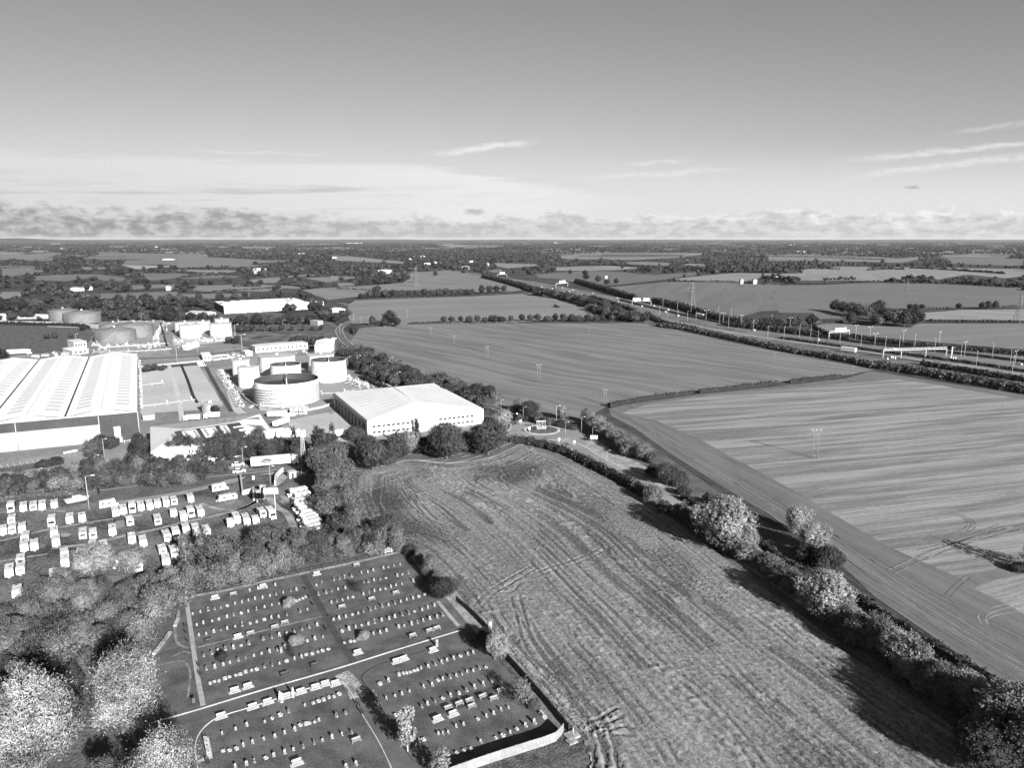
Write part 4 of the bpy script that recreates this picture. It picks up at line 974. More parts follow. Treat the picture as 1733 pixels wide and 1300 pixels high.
# ------------------------------------------------------------------ roads, yards, kerbs
def road(name, pix, w, mat, z=.02, k=8, edge=None, dash=None, world=None):
    pl = world or wpath(pix, k); o = tag(strip_mb(pl, -w / 2, w / 2, z).build(name, mat), kind='structure')
    if edge:
        for s in (-1, 1): tag(strip_mb(pl, s * (w / 2 - .35), s * (w / 2 - .15), z + .012).build('road_marking', PAINT), kind='structure')
    if dash:
        pr = resample(pl, 1.0); tag(strip_mb(pr, -.07, .07, z + .012, dash=dash).build('road_marking', PAINT), kind='structure')
    return pl
def kerb(pix, w, h, mat=None, z=-.02, k=5, off=0.0, name='kerb', world=None):
    pl = world or wpath(pix, k); tag(strip_mb(pl, off - w / 2, off + w / 2, z, h=h - z).build(name, mat or KERB), kind='structure')
road('lane', [(925,748),(965,752),(1010,778),(1060,803),(1110,828),(1150,850),(1200,880),(1260,922),(1330,965),(1420,1020),(1500,1068),(1600,1130),(1700,1185),(1800,1240)], 7.0, ASPHL, .02, edge=1)
kerb([(985,742),(1020,764),(1060,786),(1110,812),(1150,832)], .25, .14)
kerb([(960,768),(1000,790),(1050,817),(1100,842)], .25, .14)
road('verge', [(985,745),(1020,770),(1060,793),(1100,815)], 5.0, VERGE, .006)
road('verge', [(1000,745),(1035,768),(1075,787),(1115,812),(1150,835),(1190,862),(1230,890),(1290,930),(1345,968)], 5.0, VERGE, .008)
road('verge', [(1200,915),(1260,952),(1330,1000),(1400,1050)], 2.5, VERGE, .004)
road('lane', [(886,727),(862,708),(835,697),(800,686),(760,674),(720,662),(680,646),(645,628),(615,606),(592,585),(578,570),(575,556),(590,545),(606,537),(600,520),(575,512)], 6.5, ASPH, .024, edge=1)
road('lane', [(885,735),(866,741),(840,752),(790,772),(720,785),(640,792),(560,789),(500,787),(430,795),(360,802),(280,812),(200,821),(100,832),(0,842),(-100,855)], 8.0, ASPH, .028, edge=1, dash=(4, 5))
road('footpath', [(500,779),(440,786),(370,793),(300,800)], 2.2, CONC, .012)
road('footpath', [(510,798),(470,801),(420,808),(380,815)], 2.0, CONC, .012)
road('drive', [(207,738),(200,760),(190,790),(186,815)], 9.5, ASPHL, .034)
kerb([(182,776),(178,790),(176,803)], .3, .2); kerb([(214,770),(208,785),(209,800)], .3, .2)
road('road', [(565,562),(520,577),(440,588),(380,597),(320,603),(250,607),(160,611)], 6.5, ASPH, .018)
# roundabout
RC = GT((917, 728)); RR = 7.8
ring = [RC + Vector((math.cos(a) * (RR + 3.4), math.sin(a) * (RR + 3.4), 0)) for a in [2 * math.pi * i / 40 for i in range(41)]]
sheet('roundabout_apron', [(855,738),(866,722),(885,713),(920,711),(960,716),(985,733),(992,752),(985,768),(955,766),(925,758),(880,750)], .016, ASPHL)
tag(strip_mb(ring, -3.4, 3.4, .045).build('roundabout_road', ASPHL), kind='structure')
mb = MB(); mb.rings([(RR, -.02), (RR, .16), (RR - 1.0, .17), (RR - 1.1, .1)], 48, c=(RC.x, RC.y, 0)); tag(mb.build('roundabout_kerb', KERB), kind='structure')
mb = MB(); mb.rings([(RR - 1.1, .02), (RR - 2.2, .35), (RR * .35, .6), (.1, .62)], 40, c=(RC.x, RC.y, 0)); tag(mb.build('roundabout_mound', ROUGH), kind='structure')
for pts in ([(868,706),(884,716),(889,719),(879,719),(872,713)], [(945,744),(962,743),(974,750),(976,756),(962,753)]):
    sheet('traffic_island', pts, .10, VERGE)
kerb([(854,707),(864,720),(862,728),(853,733)], .3, .16)
# yards
YARD = [(0,600),(60,596),(150,580),(170,545),(290,541),(300,548),(400,560),(402,582),(430,592),(560,590),(600,625),(625,640),(650,648),(690,650),(760,680),(820,705),(840,730),(640,745),(520,752),(470,742),(400,772),(330,790),(258,795),(245,740),(233,745),(150,760),(0,790)]
sheet('concrete_yard', YARD, .004, M_noise('yard_concrete', .13, .22, .03, .5, .9, .1, 0, .4))
sheet('grass', [(0,552),(80,551),(150,556),(140,572),(120,594),(0,604)], .012, LAWN)
sheet('grass', [(398,556),(460,560),(520,566),(538,578),(480,584),(420,588),(402,580)], .012, YARDG)
sheet('grass', [(240,618),(335,610),(342,613),(330,622),(240,628)], .012, ROUGH)
CLR = M_noise('pale_concrete_slab', .30, .37, .02, .4, .9, .1, 0, .35)
sheet('concrete_slab', [(238,632),(290,622),(336,618),(350,640),(378,686),(340,694),(238,700)], .016, CLR)
sheet('concrete_slab', [(484,712),(555,698),(588,712),(640,742),(560,750),(505,735)], .016, M_noise('depot_slab', .26, .36, .03, .5, .9, .1, 0, .35))
sheet('concrete_slab', [(560,697),(592,705),(640,735),(622,741),(575,712)], .028, CLR)
sheet('concrete_slab', [(392,640),(400,612),(440,604),(560,600),(600,640),(640,652),(560,670),(545,692),(450,697),(405,670)], .016, M_noise('bund_floor', .16, .26, .03, .8, .9, .1, 0, .5))
sheet('concrete_slab', [(165,588),(172,560),(240,556),(270,560),(278,580),(290,600),(240,604),(165,602)], .02, M_noise('tank_apron', .12, .32, .05, .9, .9, .1, 0, .6))
sheet('concrete_slab', [(290,575),(398,570),(402,575),(345,583),(295,585)], .02, CLR)
sheet('concrete_slab', [(0,531),(45,531),(90,533),(88,540),(20,541),(0,544)], .3, M_noise('pale_bund', .5, .7, .03, .4))
sheet('concrete_slab', [(80,548),(170,551),(168,556),(80,553)], .02, CLR)
road('channel', [(306,616),(318,645),(326,668),(334,682)], 1.6, BLACK, .03); road('channel', [(344,613),(364,650),(392,697)], 2.2, DGREY, .03)
road('yard_path', [(286,618),(296,650),(304,682),(308,712)], 2.2, KERB, .034)
road('drive', [(372,625),(385,650),(400,690),(410,700)], 4.0, CLR, .04)
# car park in front of the big warehouse
sheet('car_park', [(-60,790),(0,783),(60,775),(140,764),(190,755),(232,746),(214,757),(160,766),(140,790),(100,796),(0,812),(-60,820)], .02, M_noise('car_park_surface', .17, .25, .05, .8, .95, .1))
sheet('planted_strip', [(0,800),(40,796),(104,787),(104,780),(70,781),(55,785),(0,793)], .05, ROUGH)
for a, b, n in (((4,793),(68,782),7), ((10,811),(82,801),7), ((40,785),(128,771),9)):
    mb = MB(); p, q = GT(a), GT(b); d = (q - p).normalized(); nv = Vector((-d.y, d.x, 0)); L = 4.8 if a[1] > 790 or n == 7 else 1.6
    for i in range(n):
        c = p.lerp(q, i / (n - 1)); e = c + nv * L; w = d * .07
        mb.face([(v.x, v.y, .034) for v in (c - w, c + w, e + w, e - w)][::1])
    tag(mb.build('bay_marking', PAINT), kind='structure')
for i in range(5):
    c = GT((110 + i * 4.7, 767.5 - i * .9)); mb = MB(); mb.box((c.x, c.y, .3), (.9, .5, .6), .5, top=(.8, .7)); tag(mb.build('concrete_block', WHITE), 'white concrete block, %s from the left in the row by the warehouse' % ORD(i + 1), 'block', 'white blocks by the warehouse')

# ------------------------------------------------------------------ buildings
def frame_of(a, b, z):
    """local frame whose x axis runs from pixel a to pixel b at height z"""
    p, q = G(*a, z), G(*b, z); d = q - p; return p, math.atan2(d.y, d.x), d.length
def bld(name, P, az, label, cat, group=None):
    o = empty(name, (P.x, P.y, 0), az); return tag(o, label, cat, group)
def big_warehouse():
    zE = 11.7; O = G(232, 695, zE); Lf = G(0, 715, zE); d = (Lf - O); az = math.atan2(-d.y, -d.x)      # x axis to the right
    Bk = G(232, 599, zE); dep = (Bk - O).dot(Vector((-math.sin(az), math.cos(az), 0)))
    skew = (Bk - O).dot(Vector((math.cos(az), math.sin(az), 0)))
    def fx(px, py): return (G(px, py, zE) - O).dot(Vector((math.cos(az), math.sin(az), 0)))
    v1 = fx(111, 704); r1 = v1 / 2; v2 = v1 * 2; rh = 2.0
    t = bld('warehouse', O, az, 'huge white-roofed warehouse with dark upper cladding, cut by the left edge', 'warehouse')
    W = v1 * 3 ; n = 3
    mb = MB(); mb.prism([(0, 0), (0, dep), (W, dep), (W, 0)], 0, zE - .9); mb.build('core_wall', LGREY, t)
    w = MB(); w.box((W / 2, -.12, 3.7), (-W, .22, 7.4)); wl = w.build('lower_wall', M_noise('pale_wall_cladding', .215, .245, .02, .5, .6), t)
    w = MB(); w.box((W / 2, -.14, 9.3), (-W, .26, 3.8)); w.build('upper_wall', DGREY, t)
    k1 = fx(171, 689); w = MB(); w.box((k1 / 2, -.20, 5.6), (-k1, .30, 11.2)); dk = w.build('end_wall_panel', DGREY, t)
    for x in (0.05, k1, k1 * 3, k1 * 5): m = MB(); m.tube((x, -.5, 0), (x, -.5, 11.4), .16); m.build('downpipe', LGREY, t)
    m = MB(); m.box((k1 * .56, -.45, 3.6), (2.2, .3, 4.6)); m.build('door', WHITE, t)
    m = MB(); m.box((k1 * .56, -1.6, .8), (3.2, 2.2, 1.6)); m.build('door_porch', OFFWHITE, t)
    dsk = skew / dep
    for b in range(n):
        x0, x1 = b * v1, (b + 1) * v1; xm = (x0 + x1) / 2
        for (xa, xb, za, zb) in ((x0, xm, zE, zE + rh), (xm, x1, zE + rh, zE)):
            m = MB(); f, e = -.9, dep
            q = [(xa, f, za), (xa, e, za), (xb, e, zb), (xb, f, zb)]
            hip = 7.0
            m.face(q[::-1] if False else [(xa, f, za), (xb, f, zb), (xb, e, zb), (xa, e, za)][::(1 if xb > xa else -1)])
            m.build('roof_slope', ROOFW, t)
            sm_ = MB(); nrow = 20
            u0, u1 = (.22, .62) if xa == x0 or b else (.35, .75)
            for r_ in range(nrow):
                y0 = dep * (.06 + .89 * r_ / nrow); y1 = y0 + dep * .026
                xs0, xs1 = xa + (xb - xa) * u0, xa + (xb - xa) * u1; zs0, zs1 = za + (zb - za) * u0 + .04, za + (zb - za) * u1 + .04
                sm_.face([(xs0, y0, zs0), (xs1, y0, zs1), (xs1, y1, zs1), (xs0, y1, zs0)][::(1 if xb > xa else -1)])
            sm_.build('rooflight_bank', SKYL, t)
        m = MB(); m.prism([(x1 - .35, -.9), (x1 + .35, -.9), (x1 + .35, dep), (x1 - .35, dep)], zE - .2, zE + .12); m.build('valley_gutter', DGREY, t)
        m = MB()
        m.box((xm, dep / 2, zE + rh + .05), (.3, dep, .12)); m.build('ridge_cap', SKYL, t)
        for r_ in range(8):
            m = MB(); y = dep * (.08 + .11 * r_ + .03 * (r_ % 2)); m.box((xm + 1.6, y, zE + rh - .15), (3.4, .3, .35)); m.build('roof_walkway_strip', MGREY, t)
        # grey hipped verge over the front gable
        m = MB(); m.face([(x0, -1.0, zE + .05), (x1, -1.0, zE + .05), (xm, 5.0, zE + rh + .08)]); m.face([(x1, -1.0, zE + .05), (x0, -1.0, zE + .05), (xm, 5.0, zE + rh + .08)]); m.build('gable_verge', SKYL, t)
        m = MB(); m.face([(x0, -.9, zE - .5), (x1, -.9, zE - .5), (xm, -.9, zE + rh)][::-1]); m.build('gable_end', LGREY, t)
    m = MB(); m.box((W / 2, -.95, zE - .1), (abs(W), .3, .5)); m.build('eaves_gutter', LGREY, t)
    for c in KIDS[t]:
        for v in c.data.vertices: v.co.x += v.co.y * dsk
big_warehouse()

ROOFD = M_noise('ribbed_pale_roof', .50, .57, .05, .6, .6)
ROOFH = M_noise('hip_roof_sheet', .42, .48, .05, .6, .6)
def depot():
    zE = 6.8
    A, B, C_, D_ = G(565, 664.5, zE), G(734, 648.6, zE), G(818, 691.5, zE), G(622, 712, zE)
    az = math.atan2(C_.y - D_.y, C_.x - D_.x); t = bld('depot_building', D_, az, 'white depot with pale hipped roof and dark loading bays on its left', 'warehouse')
    iv = Matrix.Rotation(-az, 3, 'Z'); L = lambda p: iv @ (p - D_)
    a, b, c, d = [L(Vector((v.x, v.y, 0))) - L(Vector((D_.x, D_.y, 0))) for v in (A, B, C_, D_)]
    wx = (c.x + b.x - a.x) / 2; a = Vector((a.x, a.y, 0))
    m = MB(); m.prism([(d.x, d.y), (c.x, c.y), (b.x, b.y), (a.x, a.y)], 0, zE - .25); m.build('wall', WHITE, t)
    rf, rb = L(G(703, 679.5, zE + 2.6)), L(G(665, 655, zE + 2.6)); o = L(Vector((D_.x, D_.y, 0)))
    rf = Vector((rf.x - o.x, rf.y - o.y, zE + 2.6)); rb = Vector((rb.x - o.x, rb.y - o.y, zE + 2.6))
    up = lambda v: (v.x, v.y, zE)
    def fc(*p):
        m = MB(); n = (Vector(p[1]) - Vector(p[0])).cross(Vector(p[2]) - Vector(p[0])); m.face(p if n.z > 0 else p[::-1]); return m
    fc(up(d), up(c), tuple(rf)).build('roof_hip', ROOFH, t); fc(up(c), up(b), tuple(rb), tuple(rf)).build('roof_slope', ROOFD, t); fc(up(a), up(d), tuple(rf), tuple(rb)).build('roof_slope', ROOFD, t)
    m = MB(); m.face([up(b), up(a), tuple(rb)]); m.face([up(a), up(b), tuple(rb)]); m.build('rear_gable', LGREY, t)
    for i in range(9):
        k = .09 + .1 * i
        p, q = Vector(up(d)).lerp(Vector(up(a)), k), rf.lerp(rb, max(.0, k * 1.1 - .05)); p1 = p.lerp(q, .12 + max(0, .45 - k) * .3); q1 = p.lerp(q, .88); e = (Vector(up(a)) - Vector(up(d))).normalized() * .5
        m = MB(); z = Vector((0, 0, .06)); m.face([tuple(v + z) for v in (p1, q1, q1 + e, p1 + e)][::-1]); m.build('rooflight', LGREY, t)
        p, q = Vector(up(c)).lerp(Vector(up(b)), k), rf.lerp(rb, k); m = MB(); p1, q1 = p.lerp(q, .15), p.lerp(q, .85); m.face([tuple(v + z) for v in (p1, p1 + e * .5, q1 + e * .5, q1)]); m.build('rooflight', LGREY, t)
    m = MB(); m.tube(tuple(rf), tuple(rb), .18, n=4); m.build('ridge_cap', LGREY, t)
    wl = math.hypot(a.x, a.y); ux, uy = a.x / wl, a.y / wl
    m = MB(); m.box((a.x / 2 - uy * -.0, a.y / 2, 3.2), (.1, .1, .1)); 
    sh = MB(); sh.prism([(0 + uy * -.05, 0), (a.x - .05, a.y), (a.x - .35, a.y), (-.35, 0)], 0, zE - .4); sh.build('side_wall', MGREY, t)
    for i in range(9):
        k = .08 + .1 * i; cx_, cy_ = a.x * k - .42, a.y * k; m = MB(); m.box((cx_, cy_, 2.2), (.3, 3.0, 4.2), math.atan2(uy, ux) - math.pi / 2); m.build('loading_door', BLACK, t)
        m = MB(); m.box((cx_ - .2, cy_ + 2.9, 2.4), (.5, 1.0, 4.8), math.atan2(uy, ux) - math.pi / 2); m.build('loading_bay_pier', LGREY, t)
    for i in range(22):
        if 9 <= i <= 13: continue
        for zz in (4.0, 1.5):
            m = MB(); m.box((2.6 + i * (c.x - 6) / 22, -.04, zz), (1.5, .12, .8)); m.build('window', GLASS, t)
    px_ = L(G(690, 707, zE)); x = px_.x - o.x + 2.5; gl = 9.5
    m = MB(); m.extr([(x, 0), (x + gl, 0), (x + gl, 5.6), (x + gl / 2, 6.7), (x, 5.6)], -2.2, 1.0); m.build('porch', LGREY, t)
    m = MB()
    for (xa, za, xb, zb) in ((x - .4, 5.5, x + gl / 2, 6.85), (x + gl / 2, 6.85, x + gl + .4, 5.5)):
        m.face([(xa, -2.5, za), (xb, -2.5, zb), (xb, 4.5, zb), (xa, 4.5, za)])
    m.build('porch_roof', ROOFW, t)
    cu = bpy.data.curves.new('wall_lettering', 'FONT'); cu.body = 'MASTER  RUNE'; cu.size = 1.7; cu.extrude = .02; cu.materials.append(LGREY)
    tx = bpy.data.objects.new('wall_lettering', cu); COL.objects.link(tx); me = bpy.data.meshes.new_from_object(tx); bpy.data.objects.remove(tx); tx = mesh_obj('wall_lettering', me, t); tx.location = (c.x * .72, -.12, 4.9); tx.rotation_euler = (math.pi / 2, 0, 0)
depot()

def patterned():
    zE = 7.0
    A, B, C_, D_ = G(254, 722, zE), G(440, 702, zE), G(462, 733, zE), G(255, 765, zE)
    az = math.atan2(C_.y - D_.y, C_.x - D_.x); t = bld('office_depot', D_, az, 'white building with grey hipped roof, dark panels and pale zigzag end', 'building')
    iv = Matrix.Rotation(-az, 3, 'Z'); L = lambda p, z: Vector(((iv @ (p - D_)).x, (iv @ (p - D_)).y, z))
    a, b, c, d = L(A, zE), L(B, zE), L(C_, zE), L(D_, zE)
    b = Vector((a.x + c.x, a.y + c.y, zE)) * .25 + b * .75
    zr = zE + 2.8; r0, r1 = L(G(312, 725, zr), zr), L(G(401, 715.5, zr), zr)
    ry = (r0.y + r1.y) / 2; r0.y = r1.y = ry; c.y = 0
    m = MB(); m.prism([(p.x, p.y) for p in (d, c, b, a)], 0, zE - .2); m.build('wall', WHITE, t)
    def fc(mat, name, *p):
        p = [tuple(v) for v in p]; m = MB(); n = (Vector(p[1]) - Vector(p[0])).cross(Vector(p[2]) - Vector(p[0])); m.face(p if n.z > 0 else p[::-1]); return m.build(name, mat, t)
    fc(ROOFG, 'roof_hip', a, d, r0); fc(LGREY, 'roof_slope', a, r0, r1, b); fc(ROOFW, 'roof_hip', c, b, r1)
    def onf(u, v, h=.05):                                   # front slope: u along eave, v up
        return Vector((u * c.x, v * ry, zE + v * (zr - zE) + h))
    def patch(name, mat, u0, u1, v0, v1, h):
        m = MB(); n = 12
        for i in range(n):
            for j in range(4):
                ua, ub = u0 + (u1 - u0) * i / n, u0 + (u1 - u0) * (i + 1) / n; va, vb = v0 + (v1 - v0) * j / 4, v0 + (v1 - v0) * (j + 1) / 4
                m.face([tuple(onf(ua, va, h)), tuple(onf(ub, va, h)), tuple(onf(ub, vb, h)), tuple(onf(ua, vb, h))])
        return m.build(name, mat, t)
    fc(ROOFG, 'roof_slope', d, c, r1, r0)
    patch('dark_roof_panel', DGREY, .25, .80, .10, .94, .05)
    for u0, u1 in ((.30, .42), (.455, .58), (.615, .68)): patch('pale_roof_panel', ROOFG, u0, u1, .30, .88, .10)
    for u0 in (.215, .315, .39, .475, .55, .64): patch('rooflight', MGREY, u0, u0 + .02, .38, .82, .14)
    for i, u0 in enumerate((.78, .81, .84)): patch('pale_roof_step', ROOFW, u0 - .06 * i, .80, .12 + i * .25, .30 + i * .2, .11 + .01 * i)
    patch('eaves_strip', ROOFW, .12, .97, .0, .07, .08)
    for k in range(6):
        p = a.lerp(b, .32 + .09 * k); q = r0.lerp(r1, .1 + .14 * k); e = (b - a).normalized() * 1.1; z = Vector((0, 0, .06))
        fc(MGREY, 'rooflight', p.lerp(q, .2) + z, p.lerp(q, .2) + e + z, p.lerp(q, .75) + e + z, p.lerp(q, .75) + z)
    z = Vector((0, 0, .08))
    fc(MGREY, 'dark_hip_panel', b.lerp(r1, .15).lerp(c, .12) + z, b.lerp(c, .3).lerp(r1, .1) + z, b.lerp(r1, .7) + z)
    fc(MGREY, 'dark_hip_panel', c.lerp(r1, .15) + z, c.lerp(b, .32).lerp(r1, .2) + z, c.lerp(r1, .75) + z)
    for i in range(16):
        x = c.x * (.05 + .058 * i); m = MB(); m.box((x, c.y * (.05 + .058 * i) - .05, 3.1), (1.5, .14, 1.3)); m.build('window', GLASS, t)
patterned()

def far_warehouse():
    zE = 8.0
    A, B, C_, D_ = G(363, 510, zE), G(497, 504, zE), G(523, 511.5, zE), G(379, 518.5, zE)
    az = math.atan2(C_.y - D_.y, C_.x - D_.x); t = bld('far_warehouse', D_, az, 'long bright white warehouse in front of the far fields', 'warehouse')
    iv = Matrix.Rotation(-az, 3, 'Z'); pts = [iv @ (v - D_) for v in (D_, C_, B, A)]
    m = MB(); m.prism([(p.x, p.y) for p in pts], 0, zE - .6); m.build('wall', WHITE, t)
    m = MB(); m.prism([(p.x * 1.003, p.y * 1.003) for p in pts], zE - .6, zE); m.build('roof', ROOFW, t)
    m = MB(); q = pts; m.prism([(q[3].x - .5, q[3].y), (q[0].x - .5, q[0].y - .2), (q[0].x, q[0].y), (q[3].x, q[3].y)], 0, zE - .8); m.build('dark_end_wall', DGREY, t)
    for i in range(12):
        m = MB(); m.box((8 + i * 8.6, -.1, 2.0), (3.4, .3, 4.0)); m.build('door', LGREY, t)
far_warehouse()

def shed(l, label, h, roof_h=1.0, wall=WHITE, roof=ROOFW, name='shed', windows=0, flat=False):
    """building from its three base corners in pixels: front left, front right, back right"""
    a, b, c = [GT(p) for p in l]; az = math.atan2(b.y - a.y, b.x - a.x); Lx = (b - a).length; nv = Vector((-math.sin(az), math.cos(az), 0)); Ly = max(3.0, (c - b).dot(nv))
    t = bld(name, a, az, label, 'shed' if name == 'shed' else 'building')
    m = MB(); m.box((Lx / 2, Ly / 2, h / 2), (Lx, Ly, h)); m.build('wall', wall, t)
    m = MB()
    if flat: m.box((Lx / 2, Ly / 2, h + .12), (Lx + .5, Ly + .5, .24))
    else: m.extr([(-.3, h), (Lx + .3, h), (Lx / 2, h + roof_h)] if Ly > Lx else [(-.3, h), (Lx + .3, h), (Lx + .3, h + .2), (Lx / 2, h + roof_h), (-.3, h + .2)], -.3, Ly + .3)
    m.build('roof', roof, t)
    for i in range(windows): m = MB(); m.box((Lx * (i + .7) / (windows + .4), -.05, h * .55), (Lx / windows * .5, .14, h * .32)); m.build('window', GLASS, t)
    m = MB(); m.box((Lx * .12, -.06, 1.05), (1.1, .16, 2.1)); m.build('door', MGREY, t)
    return t
shed([(533,601),(565,600),(556,590)], 'grey shed with white roof behind the right-hand white tanks', 6.5, 1.3, LGREY)
shed([(433,597),(521,590),(518,586)], 'long low white block behind the white tank group', 4.0, .6, WHITE, ROOFG, windows=12)
shed([(416,603),(427,602),(427,599)], 'small white cabin beside the parked cars', 3.0, .2, WHITE, ROOFW, windows=2, flat=True)
shed([(344,611),(358,610),(356,604)], 'white cabin at the head of the pale concrete slab', 3.2, .2, WHITE, ROOFW, windows=2, flat=True)
shed([(309,592),(320,592),(320,586)], 'small white hut below the distant white tanks', 3.0, .3, WHITE, ROOFW, windows=1)
shed([(123,601),(150,598),(152,592)], 'pale two-part site office behind the big warehouse, front part', 3.0, .2, LGREY, ROOFW, windows=3, flat=True)
shed([(126,591),(147,589),(148,584)], 'pale two-storey site office behind the big warehouse, rear part', 5.0, .2, OFFWHITE, ROOFG, windows=4, flat=True)
shed([(346,537),(366,534),(362,529)], 'farmhouse with pale roof at the left end of the far warehouse', 3.4, 2.2, OFFWHITE, LGREY, windows=3)
shed([(523,519),(548,516),(545,511)], 'low white shed at the right end of the far warehouse', 4.0, .8, WHITE, ROOFW)
shed([(563,529),(585,528),(582,525)], 'long white sheds by the bend of the lane', 3.0, .6, WHITE, ROOFW, windows=3)
shed([(538,552),(547,551),(547,548)], 'grey brick hut on the grass by the lane', 4.5, .3, MGREY, LGREY, flat=True)
shed([(242,712),(262,710),(262,704)], 'low white hut between warehouse and patterned roof', 2.0, .2, LGREY, LGREY, flat=True)
FARB = [(115,493,137,3),(140,491,152,3),(281,492,287,5),(275,440,300,3),(150,417,175,4),(82,421,88,4),(102,421,108,4),(356,420,368,6),(320,419,327,5),(450,423,455,5),(478,430,486,5),(505,430,521,4),(560,437,573,4),(672,437,680,5),(690,440,698,5),(700,436,706,5),(667,441,672,5),(712,435,722,5),(718,450,728,6),(782,456,794,6),(640,463,662,6),(795,444,806,5),(905,420,914,5),(1253,481,1258,6),(1275,481,1281,6),(1312,475,1317,5),(1345,427,1382,6),(1336,415,1350,7),(1572,447,1576,5),(1645,427,1652,5),(972,424,978,5),(1170,445,1175,5),(1024,472,1028,4),(262,418,268,4),(430,463,436,5),(585,412,625,10),(938,411,944,6),(1265,434,1279,4),(1494,409,1500,7),(1225,424,1229,5),(425,458,447,3),(735,446,741,5),(822,450,828,5),(1650,416,1690,4)][::1]
FARB = [q for k, q in enumerate(FARB) if q[1] > 452 or k % 3 != 1]
FARB = [(a, y, a + (b - a) * (.7 if y < 450 else 1), h * (.7 if y < 450 else 1)) for a, y, b, h in FARB]
FBW = (OFFWHITE, WHITE, LGREY)
for i, (xa, y, xb, h) in enumerate(FARB):
    a, b = GT((xa, y)), GT((xb, y)); Lx = (b - a).length; Ly = max(8, min(Lx * .5, 60))
    t = bld('farm_building' if i % 3 else 'house', a, math.atan2(b.y - a.y, b.x - a.x), '', 'building')
    m = MB(); m.box((Lx / 2, Ly / 2, h / 2 + 1), (Lx, Ly, h + 2)); m.build('wall', FBW[i % 3], t)
    m = MB(); m.extr([(-.3, h + 2), (Lx + .3, h + 2), (Lx / 2, h + 3.6)], -.4, Ly + .4); m.build('roof', LGREY if i % 2 else MGREY, t)
    side = ORD(i + 1); FARB[i] = (t, xa, y)
FARB.sort(key=lambda q: q[1])
for i, q in enumerate(FARB): tag(q[0], 'tiny pale far-off building, %s from the left below the skyline' % ORD(i + 1), 'building', 'far-off buildings among the woods')

# ------------------------------------------------------------------ tanks
def tank(l, r, yb, yt, kind, label, mats=None, stair=True, ribs=0, az0=None):
    near = G((l + r) / 2, yb); xc = (l + r) / 2
    a, b = G(l, yb), G(r, yb); Rr = (b - a).length / 2
    for _ in range(3): cen = near + Vector((near.x, near.y, 0)).normalized() * Rr; Rr = (r - l) / 2 * (cen.y * _c + HC * _s) / F
    h = Ht(((l + r) / 2, yb), yt); sh, rf = mats or (TANKW, LGREY)
    t = empty('storage_tank', (cen.x, cen.y, 0)); tag(t, label, 'storage tank', 'storage tanks')
    n = 56
    if ribs:
        m = MB(); m.rings([(Rr, 0), (Rr, h)], n); m.build('shell', sh, t)
        for i in range(ribs):
            z = h * (.14 + .80 * (i / (ribs - .4)) * .82); m = MB(); m.rings([(Rr + .02, z - .18), (Rr + .75, z - .05), (Rr + .75, z + .05), (Rr + .02, z + .12)], n); m.build('wind_girder', MGREY, t)
    else:
        m = MB(); m.rings([(Rr, 0), (Rr, h)], n); m.build('shell', sh, t)
        m = MB(); m.rings([(Rr + .01, h - .25), (Rr + .22, h - .25), (Rr + .22, h), (Rr + .01, h)], n); m.build('top_rim', sh, t)
    if kind == 'open':
        m = MB(); m.rings([(Rr - .15, h), (Rr - .15, h * .7)], n); m.build('inner_wall', DGREY, t)
        m = MB(); m.rings([(Rr - .2, h * .7), (Rr * .6, h * .69), (.05, h * .71)], n, cap=True); m.build('floating_roof', DGREY, t)
        m = MB(); m.rings([(Rr, h), (Rr - .15, h)], n); m.build('rim', sh, t)
        dv = Vector((-cen.x, -cen.y, 0)).normalized()
        m = MB(); s0 = dv * -(Rr * .96); m.tube((s0.x, s0.y, h - .1), (-s0.x * .35, -s0.y * .35, h * .74), .3, n=4); m.build('rolling_ladder', WHITE, t)
        m = MB(); m.box((s0.x * 1.0, s0.y * 1.0, h + .5), (2.0, 1.4, 1.0)); m.build('gauging_platform', OFFWHITE, t)
    else:
        ch = Rr * (.16 if kind == 'cone' else .05)
        m = MB(); m.rings([(Rr + .12, h), (Rr * .5, h + ch * .55), (.3, h + ch)], n, cap=True); m.build('roof', rf, t)
        m = MB(); m.rings([(.9, h + ch), (.9, h + ch + .9), (.1, h + ch + 1.1)], 8); m.build('roof_vent', OFFWHITE, t)
        if kind == 'cone':
            q = math.radians(-140); m = MB(); m.tube((Rr * math.cos(q), Rr * math.sin(q), h + .3), (0, 0, h + ch + .4), .3, n=4); m.build('roof_walkway', DGREY, t)
        m = MB()
        for k in range(36):
            q = 2 * math.pi * k / 36; x, y = Rr * math.cos(q), Rr * math.sin(q); m.tube((x, y, h), (x, y, h + 1.0), .04, n=3, cap=False)
        m.rings([(Rr - .03, h + 1.0), (Rr + .05, h + 1.03)], 36); m.build('guard_rail', OFFWHITE, t)
    if stair:
        m = MB(); q0 = math.radians(az0 if az0 is not None else -120); steps = 14
        for k in range(steps):
            q1, q2 = q0 + k * .075 * 12 / Rr * .9, q0 + (k + 1) * .075 * 12 / Rr * .9; z1, z2 = h * k / steps, h * (k + 1) / steps; ro = Rr + .5
            m.tube((ro * math.cos(q1), ro * math.sin(q1), z1 + .3), (ro * math.cos(q2), ro * math.sin(q2), z2 + .3), .28, n=4, cap=False)
        m.build('spiral_stair', LGREY if sh is TANKW else MGREY, t)
    return t
tank(435, 540, 688, 651, 'open', 'largest open-topped white tank with ribbed shell, at the front', (TANKW, ROOFG), ribs=6)
tank(529, 587, 648, 613, 'open', 'smooth white open-topped tank right of the ribbed tank', az0=-150)
tank(460, 510, 648, 620, 'open', 'smaller open-topped white tank directly behind the ribbed tank')
tank(405, 440, 657, 623, 'flat', 'slim white closed tank left of the ribbed tank')
tank(395, 422, 640, 611, 'flat', 'slimmest white closed tank, furthest left of its group')
tank(441, 500, 634, 606, 'flat', 'wide white closed tank behind the small open-topped tank')
